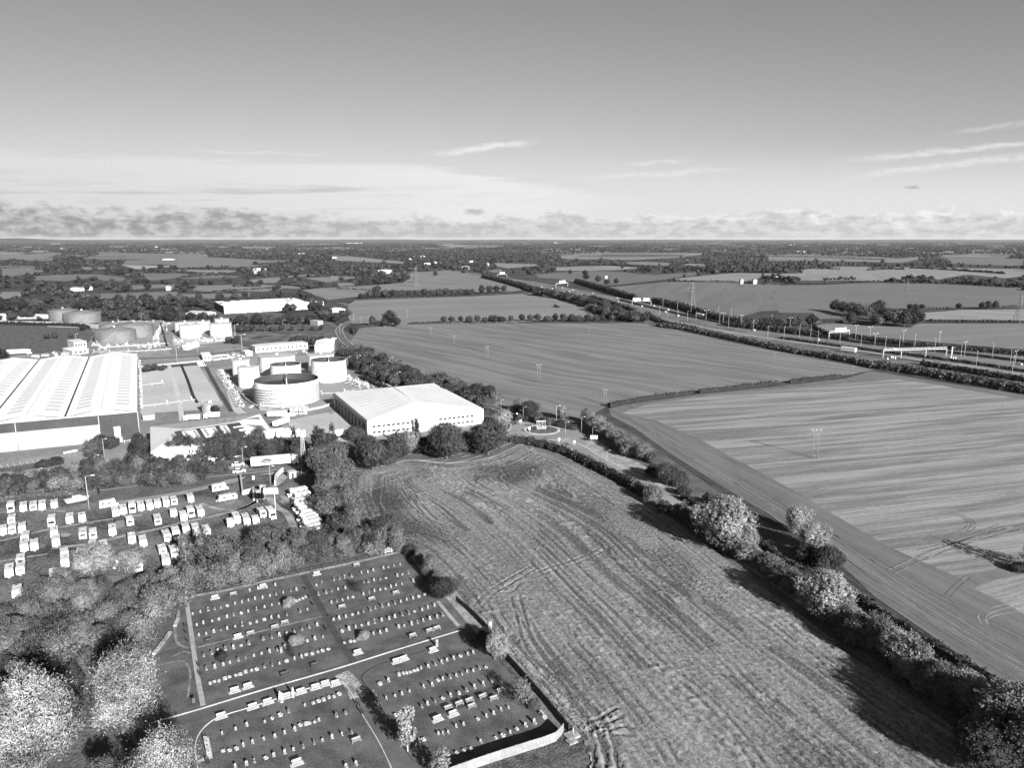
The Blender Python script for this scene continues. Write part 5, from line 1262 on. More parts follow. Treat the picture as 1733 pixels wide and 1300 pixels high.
tank(523, 566, 630, 603, 'flat', 'white closed tank behind the smooth open-topped one')
tank(306, 341, 573, 551, 'flat', 'front left white tank of the distant white group')
tank(298, 331, 566, 547, 'flat', 'rear left white tank of the distant white group', stair=False)
tank(334, 356, 563, 545, 'flat', 'narrow middle white tank of the distant white group', stair=False)
tank(357, 392, 570, 549, 'flat', 'front right white tank of the distant white group')
tank(365, 388, 560, 541, 'flat', 'rear right white tank of the distant white group', stair=False)
tank(87, 130, 544, 527, 'cone', 'left of the two grey cone-roofed tanks by the far wood', (TANKG, TANKR))
tank(112, 169, 548, 532, 'cone', 'right and wider of the two grey cone-roofed tanks by the far wood', (TANKG, TANKR), az0=-110)
tank(172, 215, 566, 551, 'cone', 'rearmost grey tank of the dull grey cluster', (TANKG, TANKR), stair=False)
tank(200, 258, 572, 552, 'cone', 'right-hand grey tank of the dull grey cluster', (TANKG, TANKR))
tank(164, 228, 581, 562, 'cone', 'front grey cone-roofed tank of the dull grey cluster', (TANKG, TANKR), az0=-100)
tank(343, 371, 700, 685, 'flat', 'small round grey steel water tank beside the concrete slab', (MGREY, LGREY), stair=False)

# pipe runs: pipes on sleepers with valves
def pipes(pix, n, label, sp=.8, z=.6, r=.11):
    pl = wpath(pix, 3); t = empty('pipe_run', pl[0]); tag(t, label, 'pipework', 'pipe runs of the tank farm'); o = pl[0]
    for i in range(n):
        q = [p - o for p in offset(pl, (i - n / 2) * sp)]; m = MB()
        for k in range(len(q) - 1): m.tube((q[k].x, q[k].y, z + .25 * (i % 2)), (q[k + 1].x, q[k + 1].y, z + .25 * (i % 2)), r, n=5, cap=False)
        m.build('pipe', PIPE, t)
    L = resample(pl, 6.0)
    for k, p in enumerate(L):
        p = p - o; a = pl[1] - pl[0]; q = math.atan2(a.y, a.x); m = MB(); m.box((p.x, p.y, z / 2 - .1), (.4, n * sp + .6, z - .2), q); m.build('pipe_support', LGREY, t)
        if k % 2 == 0:
            dx_ = R.uniform(-1, 1) * n * sp * .4; m = MB(); m.tube((p.x + dx_, p.y, z), (p.x + dx_, p.y, z + 1.4), .12, n=5); m.box((p.x + dx_, p.y, z + 1.4), (.8, .8, .14)); m.build('valve', WHITE, t)
for q in [([(372,632),(385,652),(398,672),(408,690)], 5, 'bundle of pipes running down between concrete slab and white tanks'),
          ([(545,668),(580,666),(612,658)], 2, 'pair of pale pipes in front of the smooth open-topped tank'),
          ([(590,648),(610,655),(632,664),(645,668)], 5, 'tangle of pale pipes behind the depot roof'),
          ([(588,640),(600,650),(620,652)], 3, 'short pipes at the foot of the smooth open-topped tank'),
          ([(170,590),(200,588),(240,586),(285,582)], 6, 'wide bank of pipes before the dull grey tanks'),
          ([(160,597),(200,597),(240,595),(290,592)], 5, 'nearer bank of pipes before the dull grey tanks'),
          ([(160,585),(170,568),(178,556)], 5, 'pipes up the left side of the dull grey tanks'),
          ([(262,575),(268,562),(275,550)], 4, 'pipes up the right side of the dull grey tanks'),
          ([(295,574),(300,582),(310,585)], 3, 'pipes beside the distant white tank group'),
          ([(336,577),(360,575),(396,573)], 3, 'low pipes below the distant white tank group'),
          ([(402,668),(430,672),(445,688)], 2, 'bent pipe left of the ribbed tank'),
          ([(200,545),(230,545),(262,548)], 3, 'thin pipes behind the dull grey tanks'),
          ([(238,655),(255,652),(276,650)], 2, 'row of low pipes on the pale slab'),
          ([(238,690),(290,684),(330,678)], 2, 'long pipe along the foot of the pale slab'),
          ([(235,610),(237,650),(238,695)], 2, 'pipe running beside the big warehouse wall'),
          ([(440,690),(470,692),(520,690)], 2, 'pipes at the foot of the ribbed tank')]: pipes(*q)

# ------------------------------------------------------------------ vehicles
def wheels(t, xs, y, r=.42, w=.25):
    for x in xs:
        for s in (-1, 1): m = MB(); m.tube((x, s * y - s * w, r), (x, s * y, r), r, n=10); m.build('wheel', BLACK, t)
def mk_car():
    t = empty('car'); m = MB()
    m.extr([(-2.1, .3), (2.1, .3), (2.15, .75), (1.2, .92), (-1.9, .95), (-2.15, .8)], -.85, .85); m.build('body', WHITE, t)
    m = MB(); m.extr([(-1.7, .93), (1.0, .93), (.3, 1.42), (-1.2, 1.42)], -.74, .74); m.build('glasshouse', GLASS, t)
    m = MB(); m.box((-.45, 0, 1.44), (1.5, 1.36, .06)); m.build('roof', WHITE, t)
    wheels(t, (-1.3, 1.3), .88, .32, .2); return Protos(t)
def mk_truck(L=13.5, cab=True, name='truck'):
    t = empty(name); m = MB(); m.box((-L / 2 - .3, 0, 2.45), (L, 2.5, 2.7)); b = m.build('cargo_box', WHITE, t)
    m = MB(); m.box((-L / 2 - .3, 0, .95), (L - .4, 1.0, .3)); m.build('chassis', BLACK, t)
    wheels(t, (-L + 1.2, -L + 2.5, -L + 3.8) if L > 8 else (-L + 1.6,), 1.22, .5, .3)
    if cab:
        m = MB(); m.extr([(.1, .5), (2.4, .5), (2.45, 1.6), (2.2, 3.0), (.9, 3.7), (.1, 3.7)], -1.2, 1.2); m.build('cab', WHITE, t)
        m = MB(); m.extr([(2.32, 1.75), (2.48, 1.75), (2.26, 2.85), (2.1, 2.85)], -1.1, 1.1); m.build('windscreen', GLASS, t)
        wheels(t, (1.6, -.6), 1.22, .5, .3)
    return Protos(t)
CAR, TRUCK, LORRY, TRAILER = mk_car(), mk_truck(), mk_truck(7.0, name='lorry'), mk_truck(12.0, False, 'trailer')
def put(pr, pix, az, label, cat, group=None, s=1.0, z=0.0, col=None):
    o = pr.get(); p = GT(pix); o.location = (p.x, p.y, z); o.rotation_euler[2] = math.radians(az); o.scale = (s, s, s); tag(o, label, cat, group)
    if 'group' in o and not group: del o['group']
    return o
def azp(a, b): p, q = GT(a), GT(b); return math.degrees(math.atan2(q.y - p.y, q.x - p.x))
tr = put(TRUCK, (494,786.5), azp((445,790),(500,785)), 'white articulated lorry with a dark emblem on its trailer, on the road', 'lorry')
MATE = M_noise('emblem_print', .04, .2, .8, 2.0, .6)
m = MB(); m.rings([(.75, 0), (.05, .0)], 16); e = m.build('trailer_emblem', MATE, tr); e.location = (-8.6, -1.27, 2.6); e.rotation_euler = (math.pi / 2, 0, 0); e.scale = (2.6, 1.3, 1)
m = MB(); m.rings([(.75, 0), (.05, .0)], 12); e = m.build('trailer_emblem', LGREY, tr); e.location = (-5.8, -1.27, 2.2); e.rotation_euler = (math.pi / 2, 0, 0); e.scale = (.7, .5, 1); KIDS[tr] = [c for c in KIDS[tr] if 'emblem' not in c.name]
put(TRAILER, (487,706), azp((452,704),(485,703)), 'white trailer parked below the ribbed tank', 'trailer', 'trailers in the depot yard', .72)
put(TRAILER, (500,706), azp((452,704),(485,703)), 'white trailer ending beside the four parked cabs', 'trailer', 'trailers in the depot yard', .5)
put(TRAILER, (488,716), azp((465,722),(490,713)) , 'white trailer standing askew in the depot yard', 'trailer', 'trailers in the depot yard', .75)
put(TRAILER, (598,737), azp((575,736),(600,733)), 'low trailer parked below the depot side wall', 'trailer', 'trailers in the depot yard', .8)
for i in range(4): put(LORRY, (494 + i * 7.5, 702 - i * .5), azp((495,706),(493,695)) + 180, 'white lorry facing the camera, %s from the left in the row of four' % ORD(i + 1), 'lorry', 'row of four lorries', .62)
put(LORRY, (318,712), 190, 'white lorry behind the patterned roof, nearer the round tank', 'lorry', 'lorries behind the patterned roof', .7)
put(LORRY, (352,708), 190, 'white lorry behind the patterned roof, below the small round tank', 'lorry', 'lorries behind the patterned roof', .7)
put(LORRY, (500,742), 20, 'white lorry half hidden by the pointed trees', 'lorry'); put(LORRY, (484,740), 20, 'white lorry left of the lattice mast', 'lorry')
put(TRUCK, (47,600), azp((20,602),(48,601)), 'white tanker-like lorry at the far left behind the warehouse', 'lorry')
k = 0
for (a, b, n, wh) in (((365,604),(385,602),5,'front row by the slim tanks'), ((362,610),(392,606),7,'second row by the slim tanks'), ((394,600),(410,604),5,'right-hand row by the slim tanks'), ((338,613),(342,620),3,'strip beside the white cabin'), ((640,645),(660,658),5,'strip behind the depot roof'), ((310,585),(330,580),3,'patch by the small white hut'), ((60,604),(110,600),4,'strip behind the big warehouse'), ((345,578),(375,577),4,'patch below the distant white tanks')):
    for i in range(n):
        p = (a[0] + (b[0] - a[0]) * i / max(1, n - 1), a[1] + (b[1] - a[1]) * i / max(1, n - 1)); c = put(CAR, p, R.choice((35, 40, -50, 38)), 'parked car, %s from the left in the %s' % (ORD(i + 1), wh), 'car', 'cars parked around the tank farm', 1.05)
for i, (p, w) in enumerate((((405,800),'on the road left of the articulated lorry'),((403,788.5),'parked on the pavement below the patterned roof'),((353,790),'parked at the trees below the patterned roof'),((132,798),'by the warehouse car park exit'),((912,714.5),'entering the roundabout'),((565,574),'on the bend by the lane'))): put(CAR, p, azp((400,795),(450,789)), 'car ' + w, 'car')

# lamp posts
def mk_lamp(double=False, name='lamp_post'):
    t = empty(name); m = MB(); m.tube((0, 0, 0), (0, 0, 1.2), .013, n=6); m.tube((0, 0, 1.2), (0, 0, 10), .10, .07, 6) if False else m.tube((0, 0, 0), (0, 0, 10), .13, .08, 6); m.build('pole', LGREY, t)
    for s in ((-1, 1) if double else (1,)):
        m = MB(); m.tube((0, 0, 9.9), (1.5 * s, 0, 10.2), .06, .05, 5); m.build('arm', LGREY, t)
        m = MB(); m.box((1.9 * s, 0, 10.2), (1.0, .36, .16), top=(.7, .7)); m.build('lamp_head', WHITE, t)
    return Protos(t)
LAMP, LAMP2 = mk_lamp(), mk_lamp(True, 'double_lamp_post')
def lamps(lst, place, pr=None, az=0, hh=None):
    lst = sorted(lst)
    for i, (x, yb, yt) in enumerate(lst):
        h = hh or max(5.0, min(13.0, Ht((x, yb), yt))); o = put(pr or LAMP, (x, yb), az + R.uniform(-10, 10), 'slim pale lamp post, %s from the left %s' % (ORD(i + 1), place), 'lamp post', 'lamp posts ' + place, h / 10)
lamps([(164,803,771),(177,776,743),(69,817,795),(412,791,757),(364,799,777),(458,822,789),(523,790,760)], 'along the warehouse road')
lamps([(410,597,566),(399,577,541),(479.5,558,542),(575.6,567,549),(598.5,546,533),(610,547,536),(623,545,535),(589,625,604),(606,626,602),(628,638,618),(661,624,605),(673,654,630),(685.5,655,640),(300,615,588),(240,600,588),(130,585,565),(200,548,536),(335,600,584),(240,548,532)], 'around the tank farm')
lamps([(941.6,716,687),(885.7,711,689),(957,739,715),(984,732,706),(1002.7,743,724),(848,694,680),(1027,785,765),(897,741,722),(858,733,712)], 'around the roundabout')
o = put(LAMP, (151,863), 20, 'tall pale pole standing alone among the caravans', 'lamp post', None, 1.05)
Z = lambda l, off, k: [(off[0] + a * k, off[1] + b * k, off[1] + c * k) for a, b, c in l]
lamps(Z([(20,610,560),(105,700,590),(285,695,600),(210,690,645),(335,735,670),(483,735,665),(625,765,710),(790,780,735),(885,775,725),(990,760,700),(1125,795,720),(1300,850,745),(1405,895,820),(1515,830,745),(1635,880,790),(1650,930,858)], A4, .25) + Z([(915,500,455),(1015,530,490),(1110,545,500),(890,560,530),(948,575,545),(1018,595,560),(1085,600,565),(1145,605,580),(1302,560,520),(1390,580,530),(1310,610,580),(1372,640,600),(1645,720,650),(1545,670,640)], A3, k3), 'along the motorway', None, 60, 10.5)
lamps([(a, b, c) for a, b, c in Z([(145,640,570),(590,700,650),(685,710,650),(718,765,670),(910,740,675),(1155,750,700),(1325,830,745),(1665,900,790)], A4, .25) + Z([(1215,600,545),(1335,620,545),(1460,640,590)], A3, k3)], 'with two arms on the motorway', LAMP2, 35, 11.5)

# ------------------------------------------------------------------ motorway
MA = [(1800,617),(1733,607),(1650,597.5),(1560,587.5),(1440,574),(1330,560.5),(1250,550),(1150,530),(1100,518.5),(1050,507.5),(1000,497.5),(940,485.5),(880,475),(820,466),(760,458)]
MBp = [(1800,632),(1733,621),(1650,609.5),(1560,598.5),(1480,588.5),(1400,578),(1330,568),(1250,556),(1150,536),(1090,521.5),(1040,510),(980,498),(930,488),(870,477.5),(810,468.5),(750,460)]
sheet('motorway_verge', [(1800,612),(1733,601),(1560,583),(1440,570),(1250,546),(1150,527),(1050,504),(940,482.5),(820,464),(750,456),(740,462),(850,477),(930,491),(1000,506),(1060,520),(1090,545),(1180,558),(1300,580),(1480,615),(1640,642),(1733,658),(1800,670)], .05, M_noise('motorway_verge_grass', .07, .16, .03, .3, 1, 0, 0, .5))
pa = road('motorway', MA, 12.0, MWAY, .09); pb = road('motorway', MBp, 12.0, MWAY, .10)
for pl in (pa, pb):
    for w in (-6.2, -2.9, .7, 4.3, 6.3): tag(strip_mb(resample(pl, 4), w - .08, w + .08, .13, dash=None if abs(w) > 5 else (4, 8)).build('road_marking', PAINT), kind='structure')
road('slip_road', [(1800,646),(1733,635),(1640,620),(1560,609.5),(1500,601),(1440,592),(1380,584),(1310,574),(1240,563),(1180,552),(1120,540),(1080,527)], 7.0, ASPHL, .07)
for pix, nm in (([(1800,624),(1733,614),(1650,603.5),(1560,593),(1440,579),(1330,564),(1250,553),(1150,533),(1050,509)], 'long grey barrier between the two carriageways'),):
    tag(strip_mb(resample(wpath(pix), 8), -.25, .25, 0, h=1.1).build('barrier', DGREY), nm, 'barrier')
    tag(strip_mb(resample(wpath([(x, y - 1.2) for x, y in pix]), 8), -1.5, 1.5, 0, h=1.4).build('median_hedge', M_noise('median_scrub', .03, .06, .3, 2, 1, 0)), 'low dark hedge between the carriageways', 'hedge')
tag(strip_mb(resample(wpath([(1800,609),(1733,600),(1640,590),(1560,582),(1440,569)]), 8), -.2, .2, 0, h=.8).build('barrier', LGREY), 'thin pale barrier on the far edge of the motorway', 'barrier')
tag(strip_mb(resample(wpath([(1720,640),(1600,620),(1500,604),(1420,592),(1330,580)]), 8), -.2, .2, 0, h=.8).build('barrier', LGREY), 'thin pale barrier beside the slip road', 'barrier')
i = 0
for (pl, n, a0) in ((pa, 14, .0), (pb, 14, .02)):
    pr = resample(pl, 10)
    for k in range(n):
        j = int((a0 + .6 * (k + R.uniform(-.3, .3)) / n) * len(pr)) + 2; p = pr[max(1, min(j, len(pr) - 2))]; q = pr[max(1, min(j, len(pr) - 2)) + 1]; d = q - p; nv = Vector((-d.y, d.x, 0)).normalized() * R.choice((-4.6, -1.1, 2.5))
        big = R.random() < .12; o = (TRUCK if big else CAR).get(); o.location = (p.x + nv.x, p.y + nv.y, .13); o.rotation_euler[2] = math.atan2(d.y, d.x); o.scale = (1, 1, 1) if big else (1.0,) * 3
        if 'group' in o: del o['group']
        tag(o, 'x', 'lorry' if big else 'car', 'vehicles on the motorway'); o['_x'] = proj(o.location.x, o.location.y)[0]; i += 1
mv = sorted([o for o in COL.objects if '_x' in o], key=lambda o: o['_x'])
for c_, w in (('car', 'small car on the motorway'), ('lorry', 'white lorry on the motorway')):
    l = [o for o in mv if o['category'] == c_]
    for i, o in enumerate(l): o['label'] = '%s, %s from the left in the traffic' % (w, ORD(i + 1))
for o in mv: del o['_x']

def gantry(legs, ytop, label, signs=(), hmin=6.0):
    P = [GT(p) for p in legs]; a, b = P[0], P[-1]; az = math.atan2(b.y - a.y, b.x - a.x); L = (b - a).length; h = max(hmin, Ht(legs[0], ytop)) * .92
    t = empty('gantry', a, az); tag(t, label, 'gantry', 'overhead motorway gantries'); iv = Matrix.Rotation(-az, 3, 'Z')
    for p in P:
        q = iv @ (p - a); m = MB(); m.tube((q.x, q.y, 0), (q.x, q.y, h), .26, n=6); m.tube((q.x, q.y + 1.2, 0), (q.x, q.y + .2, h), .18, n=5); m.build('leg', GANT, t)
    m = MB(); m.box((L / 2, 0, h), (L, .25, .25)); m.box((L / 2, 0, h + 1.3), (L, .22, .22)); m.box((L / 2, 1.2, h), (L, .2, .2))
    n = max(4, int(L / 3))
    for k in range(n): x = L * k / n; m.tube((x, 0, h), (x + L / n / 2, 0, h + 1.3), .12, n=4); m.tube((x + L / n / 2, 0, h + 1.3), (x + L / n, 0, h), .12, n=4)
    m.build('beam', GANT, t)
    for (u, w, hh) in signs: m = MB(); m.box((L * u, -.4, h + hh / 2 + .2), (L * w, .3, hh)); m.build('sign_board', WHITE, t)
gantry([(1494,607),(1524.5,608),(1566,606),(1601,604)], 596, 'widest white gantry spanning both roads at the right')
gantry([(1402.5,575),(1437,572)], 564, 'white gantry with two sign boards before the copse', ((.38, .26, 3.2), (.66, .28, 3.2)))
gantry([(1069.7,517),(1101.7,518)], 509, 'white gantry with two long sign boards left of the dark belt', ((.25, .42, 3.4), (.75, .3, 3.8)))
gantry([(941,487),(961,485)], 480, 'small white gantry with one sign board far down the motorway', ((.5, .5, 4.5),))
gantry([(842,470),(858,470)], 464, 'farthest white gantry on the motorway', ((.5, .5, 5),))
for i, (x, y) in enumerate(((1502,609),(1508,607),(1511,607),(1515,608),(1609,607),(1613,608),(1617,608))):
    p = GT((x, y)); m = MB(); m.tube((p.x, p.y, 0), (p.x, p.y, 1.6), .45, .3, 6); tag(m.build('white_marker_post', WHITE), 'stout white marker post, %s from the left below the wide gantry' % ORD(i + 1), 'marker post', 'marker posts below the wide gantry')
m = MB(); p = GT((1610,603)); m.tube((p.x, p.y, 0), (p.x, p.y, 6.5), .4, n=6); tag(m.build('white_column', WHITE), 'thick white column right of the wide gantry', 'column')
p, q = GT((1424,595)), GT((1448,598)); t = empty('long_trailer', p, math.atan2(q.y - p.y, q.x - p.x)); tag(t, 'long white trailer half hidden in the scrub below the motorway', 'trailer'); m = MB(); m.box(((q - p).length / 2, 0, 2.4), ((q - p).length, 2.6, 2.8)); m.build('cargo_box', WHITE, t); wheels(t, (2, 3.3, (q - p).length - 2), 1.3, .5)

# ------------------------------------------------------------------ poles and pylons
def mk_hpole():
    t = empty('twin_pole')
    for s in (-1, 1): m = MB(); m.tube((s * .9, 0, -.1), (s * .85, 0, 10), .15, .10, 7); m.build('pole', POLEM, t)
    m = MB(); m.box((0, 0, 9.6), (3.6, .14, .16)); m.build('crossarm', POLEM, t)
    m = MB(); m.tube((-.85, .0, 7.6), (.85, 0, 9.0), .05, n=4); m.tube((.85, 0, 7.6), (-.85, 0, 9.0), .05, n=4); m.build('brace', POLEM, t)
    m = MB(); m.box((0, 0, 7.6), (1.9, .1, .1)); m.box((0, .0, 1.0), (1.9, .08, .08)); m.build('strut', POLEM, t)
    for x in (-1.6, 0, 1.6): m = MB(); m.tube((x, 0, 9.68), (x, 0, 10.15), .09, .05, 6); m.build('insulator', WHITE, t)
    return Protos(t)
def mk_pole():
    t = empty('single_pole'); m = MB(); m.tube((0, 0, -.1), (0, 0, 9.5), .15, .10, 7); m.build('pole', POLEM, t)
    m = MB(); m.box((0, 0, 9.1), (2.4, .12, .14)); m.build('crossarm', POLEM, t)
    for x in (-1.1, 0, 1.1): m = MB(); m.tube((x, 0, 9.2), (x, 0, 9.6), .08, .05, 6); m.build('insulator', WHITE, t)
    return Protos(t)
HP, SP1 = mk_hpole(), mk_pole()
for (x, y, yt, d) in ((1378,776,727,'tallest-looking twin wooden pole, in the pale stubble field'),(1024,684,659,'twin pole at the left end of the field hedge'),(912,644,617,'nearest twin pole in the striped field'),(824.6,606.5,586,'third nearest twin pole in the striped field'),(769,583,568,'small twin pole near the top left of the striped field'),(729,568,554,'farthest left twin pole of the striped field')):
    h = Ht((x, y), yt); put(HP, (x, y), 8, d, 'electricity pole', 'twin electricity poles', h / 10)
for (x, y, yt, d) in ((996.5,569,555,'slim single pole high in the middle of the striped field'),(1156.5,584,570,'slim single pole in the upper right of the striped field'),(1309.6,614,596,'slim single pole near the right end of the striped field'),(1442.6,640,620,'single pole where the field hedge ends'),(1696,695,671,'single pole near the right edge of the stubble field'),(872.5,557.5,546,'slim single pole under the gap in the tree line'),(690,546,525,'dark slim pole beyond the corner tree')):
    h = max(7, Ht((x, y), yt)); put(SP1, (x, y), -20, d, 'electricity pole', 'single electricity poles', h / 9.6)
def pylon(x, y, yt, label, s=1.0):
    p = GT((x, y)); h = Ht((x, y), yt); t = empty('pylon', p, .5); tag(t, label, 'pylon', 'steel lattice pylons'); m = MB(); b = h * .11; w = lambda z: b * (1 - z / h) ** 1.15 + .35; r = h * .0035 + p.y * 2.2e-5
    zs = [0, .2, .36, .5, .6, .7, .8, .9, 1.0]
    for (sx, sy) in ((-1, -1), (1, -1), (1, 1), (-1, 1)):
        l = MB()
        for k in range(8): a, c = zs[k] * h, zs[k + 1] * h; l.tube((sx * w(a), sy * w(a), a), (sx * w(c), sy * w(c), c), r * 1.5, n=4, cap=False)
        l.build('leg', POLEM, t)
    for k in range(8):
        a, c = zs[k] * h, zs[k + 1] * h
        for (p1, p2) in (((-1, -1), (1, -1)), ((1, -1), (1, 1)), ((1, 1), (-1, 1)), ((-1, 1), (-1, -1))):
            m.tube((p1[0] * w(a), p1[1] * w(a), a), (p2[0] * w(c), p2[1] * w(c), c), r, n=3, cap=False); m.tube((p2[0] * w(a), p2[1] * w(a), a), (p1[0] * w(c), p1[1] * w(c), c), r, n=3, cap=False)
    m.build('bracing', POLEM, t)
    for zz, ww in ((.62, .19), (.76, .24), (.9, .17)):
        l = MB()
        for s_ in (-1, 1): l.tube((0, 0, zz * h), (s_ * ww * h, 0, zz * h + .3), r * 1.4, r * .8, 4); l.tube((0, 0, (zz + .05) * h), (s_ * ww * h, 0, zz * h + .3), r, r * .8, 4)
        l.build('crossarm', POLEM, t)
pylon(1169.6, 521, 477, 'steel pylon right of the motorway bend, in the smooth field')
pylon(1535, 494, 476, 'faint far pylon above the copse'); pylon(1722.5, 545, 498, 'pylon at the right edge beyond the motorway')
pylon(704, 486, 452, 'faint pylon in the far pale field'); 
def lattice_mast():
    p = GT((515, 800)); h = Ht((515, 800), 728); t = empty('lattice_mast', p, .3); tag(t, 'tall pale lattice mast with white box on top by the pointed trees', 'mast')
    for s in ((-1, -1), (1, -1), (0, 1)): m = MB(); m.tube((s[0] * 1.0, s[1] * 1.0, 0), (s[0] * .35, s[1] * .35, h), .10, .07, 5); m.build('leg', OFFWHITE, t)
    m = MB()
    for k in range(14):
        z0, z1 = h * k / 14, h * (k + 1) / 14; f = lambda z: 1.0 - .65 * z / h
        S = ((-1, -1), (1, -1), (0, 1))
        for i in range(3): a, b = S[i], S[(i + 1) % 3]; m.tube((a[0] * f(z0), a[1] * f(z0), z0), (b[0] * f(z1), b[1] * f(z1), z1), .045, n=4, cap=False)
    m.build('bracing', OFFWHITE, t); m = MB(); m.box((.6, -.5, h - 1.1), (1.1, 1.0, 2.4)); m.build('antenna_box', WHITE, t); m = MB(); m.tube((-.8, 0, h - 1.8), (-.8, 0, h + .6), .18); m.build('aerial', WHITE, t)
lattice_mast()

# roundabout sculpture and signs
t = empty('roundabout_sculpture', (RC.x - .3, RC.y, .55), .1); t.scale = (.85, .85, .8); tag(t, 'white open frame sculpture with rows of upright posts on the roundabout', 'sculpture')
m = MB(); m.box((0, .6, 4.1), (4.6, .25, .3)); m.build('top_beam', WHITE, t)
for i in range(7): m = MB(); m.tube((-2.1 + i * .7, .6, 2.0 if i % 2 else 0), (-2.1 + i * .7, .6, 4.0), .10, n=5); m.build('hanging_post', OFFWHITE, t)
for i in range(8): m = MB(); x = -2.3 + i * .62; m.tube((x, -1.6, -.2), (x + .15, -1.6, 2.2 - .8 * abs(math.sin(i * 1.3))), .11, n=5); m.build('front_post', WHITE, t)
t = empty('billboard', GT((1005, 749)), math.radians(-5)); tag(t, 'white rectangular billboard on two posts beside the lane', 'sign')
m = MB(); m.box((0, 0, 2.2), (2.9, .12, 1.4)); m.build('board', WHITE, t)
for s in (-1, 1): m = MB(); m.tube((s, .1, 0), (s, .1, 2.4), .07); m.build('post', LGREY, t)
for i, (x, y, w) in enumerate(((875,708,'on the traffic island left of the roundabout'),(896,733,'on the kerb of the roundabout mound'),(972,756,'on the island right of the roundabout'),(893,706,'in the scrub north of the roundabout'),(881,720,'at the tip of the left traffic island'),(946,752,'low at the hedge end by the lane'))):
    t = empty('road_sign', GT((x, y)), .2); tag(t, 'small pale road sign ' + w, 'sign', 'small road signs'); m = MB(); m.tube((0, 0, 0), (0, 0, 2.2), .07); m.build('post', LGREY, t); m = MB(); m.box((0, -.08, 2.0), (.8, .06, 1.0)); m.build('sign_plate', WHITE, t)

# small plant and skids standing about the tank farm
def mk_skid(seed):
    rr = random.Random(seed); t = empty('plant_skid'); m = MB(); m.box((0, 0, .15), (3.0, 1.6, .3)); m.build('base_frame', MGREY, t)
    m = MB(); m.tube((-1.2, 0, .9), (.6, 0, .9), .45, n=8); m.build('vessel', OFFWHITE if seed % 2 else PIPE, t)
    m = MB(); m.tube((1.1, .2, .2), (1.1, .2, 2.2 + rr.random()), .12, n=5); m.tube((1.15, .2, 1.4), (-.2, .5, 1.4), .1, n=5); m.tube((-.2, .5, 1.4), (-.2, .5, .3), .09, n=5); m.build('pipework', PIPE, t)
    m = MB(); m.box((.9, -.45, .8), (.7, .5, 1.1)); m.build('control_box', WHITE if seed == 2 else LGREY, t); return Protos(t)
SK = [mk_skid(i) for i in range(3)]
for pl, n, w in (([(165,594),(285,588),(284,580),(165,586)], 40, 'before the dull grey tanks'), ([(160,588),(172,560),(180,552),(176,572),(172,588)], 12, 'left of the dull grey tanks'), ([(262,578),(270,552),(284,552),(284,578)], 10, 'right of the dull grey tanks'),
                 ([(292,583),(400,578),(400,572),(292,574)], 18, 'below the distant white tanks'), ([(372,628),(404,690),(412,690),(388,640),(384,626)], 22, 'between the slab and the slim tanks'), ([(585,640),(640,668),(655,664),(600,640)], 20, 'right of the smooth open tank'),
                 ([(410,690),(540,694),(540,690),(410,682)], 12, 'at the foot of the ribbed tank'), ([(200,548),(290,550),(290,545),(200,543)], 10, 'behind the dull grey tanks'), ([(60,606),(160,604),(160,596),(60,598)], 12, 'behind the big warehouse roof'),
                 ([(470,604),(520,600),(515,592),(480,594)], 10, 'behind the wide white tank')):
    P = [(p.x, p.y) for p in map(GT, pl)]; pts = []
    while len(pts) < n:
        q = (R.uniform(min(p[0] for p in P), max(p[0] for p in P)), R.uniform(min(p[1] for p in P), max(p[1] for p in P)))
        if inpoly(np.array([q]), P)[0]: pts.append(q)
    pts.sort(key=lambda q: proj(*q)[0])
    for i, q in enumerate(pts):
        o = SK[R.randrange(3)].get(); o.location = (q[0], q[1], 0); o.rotation_euler[2] = R.choice((.5, 2.07)) + R.uniform(-.1, .1); s_ = R.uniform(.45, .95); o.scale = (s_, s_, s_ * R.uniform(.7, 1.3))
        tag(o, 'small pipework skid, %s from the left %s' % (ORD(i + 1), w), 'plant skid', 'pipework skids of the tank farm')
def bundwall(pix, h, label, w=.5, mat=None): tag(strip_mb(wpath(pix, 2), -w / 2, w / 2, 0, h=h).build('bund_wall', mat or CONC), label, 'wall')
bundwall([(402,662),(440,694),(520,696),(566,684),(640,664)], 1.2, 'low concrete bund wall in front of the white tanks')
bundwall([(566,684),(600,672),(645,668)], 1.4, 'low wall running to the depot roof corner', .4, MGREY)
bundwall([(160,584),(175,552)], 1.4, 'bund wall left of the dull grey tanks'); bundwall([(284,590),(272,548)], 2.0, 'dark bund wall right of the dull grey tanks', .8, DGREY)
bundwall([(238,622),(300,616),(344,612)], 1.0, 'low wall at the back of the pale slab', .4); bundwall([(0,545),(60,546),(120,548),(172,552)], 1.2, 'pale wall below the left grey tanks', .5)

# ------------------------------------------------------------------ caravan yard
sheet('caravan_yard', [(-60,862),(0,850),(60,845),(150,846),(224,846),(300,836),(395,812),(470,806),(500,800),(520,830),(545,870),(548,905),(560,935),(480,945),(380,985),(250,1000),(120,1030),(0,1055),(-60,1060)], .0, YARDG)
road('verge', [(195,852),(250,844),(310,834),(370,820),(405,812)], 3.4, M_noise('pale_mown_verge', .17, .24, .3, 2.5, 1, 0), .03)
for pix, w in (([(88,928),(150,921),(212,907),(265,896),(300,887),(364,873),(405,863),(430,852),(445,840)], 1.6), ([(0,916),(71,899),(141,886),(195,878),(240,872)], 1.2), ([(455,842),(468,858),(484,868),(494,885),(500,905)], 2.0),
               ([(339,852),(368,861),(405,862),(440,846)], 1.4), ([(0,951),(40,944),(80,938)], 1.0), ([(0,868),(60,864),(110,866)], .8), ([(445,838),(460,825),(475,812),(488,800)], 3.2), ([(480,838),(490,850)], 2.5)):
    road('dirt_track', pix, w, DIRT, .012, k=8)
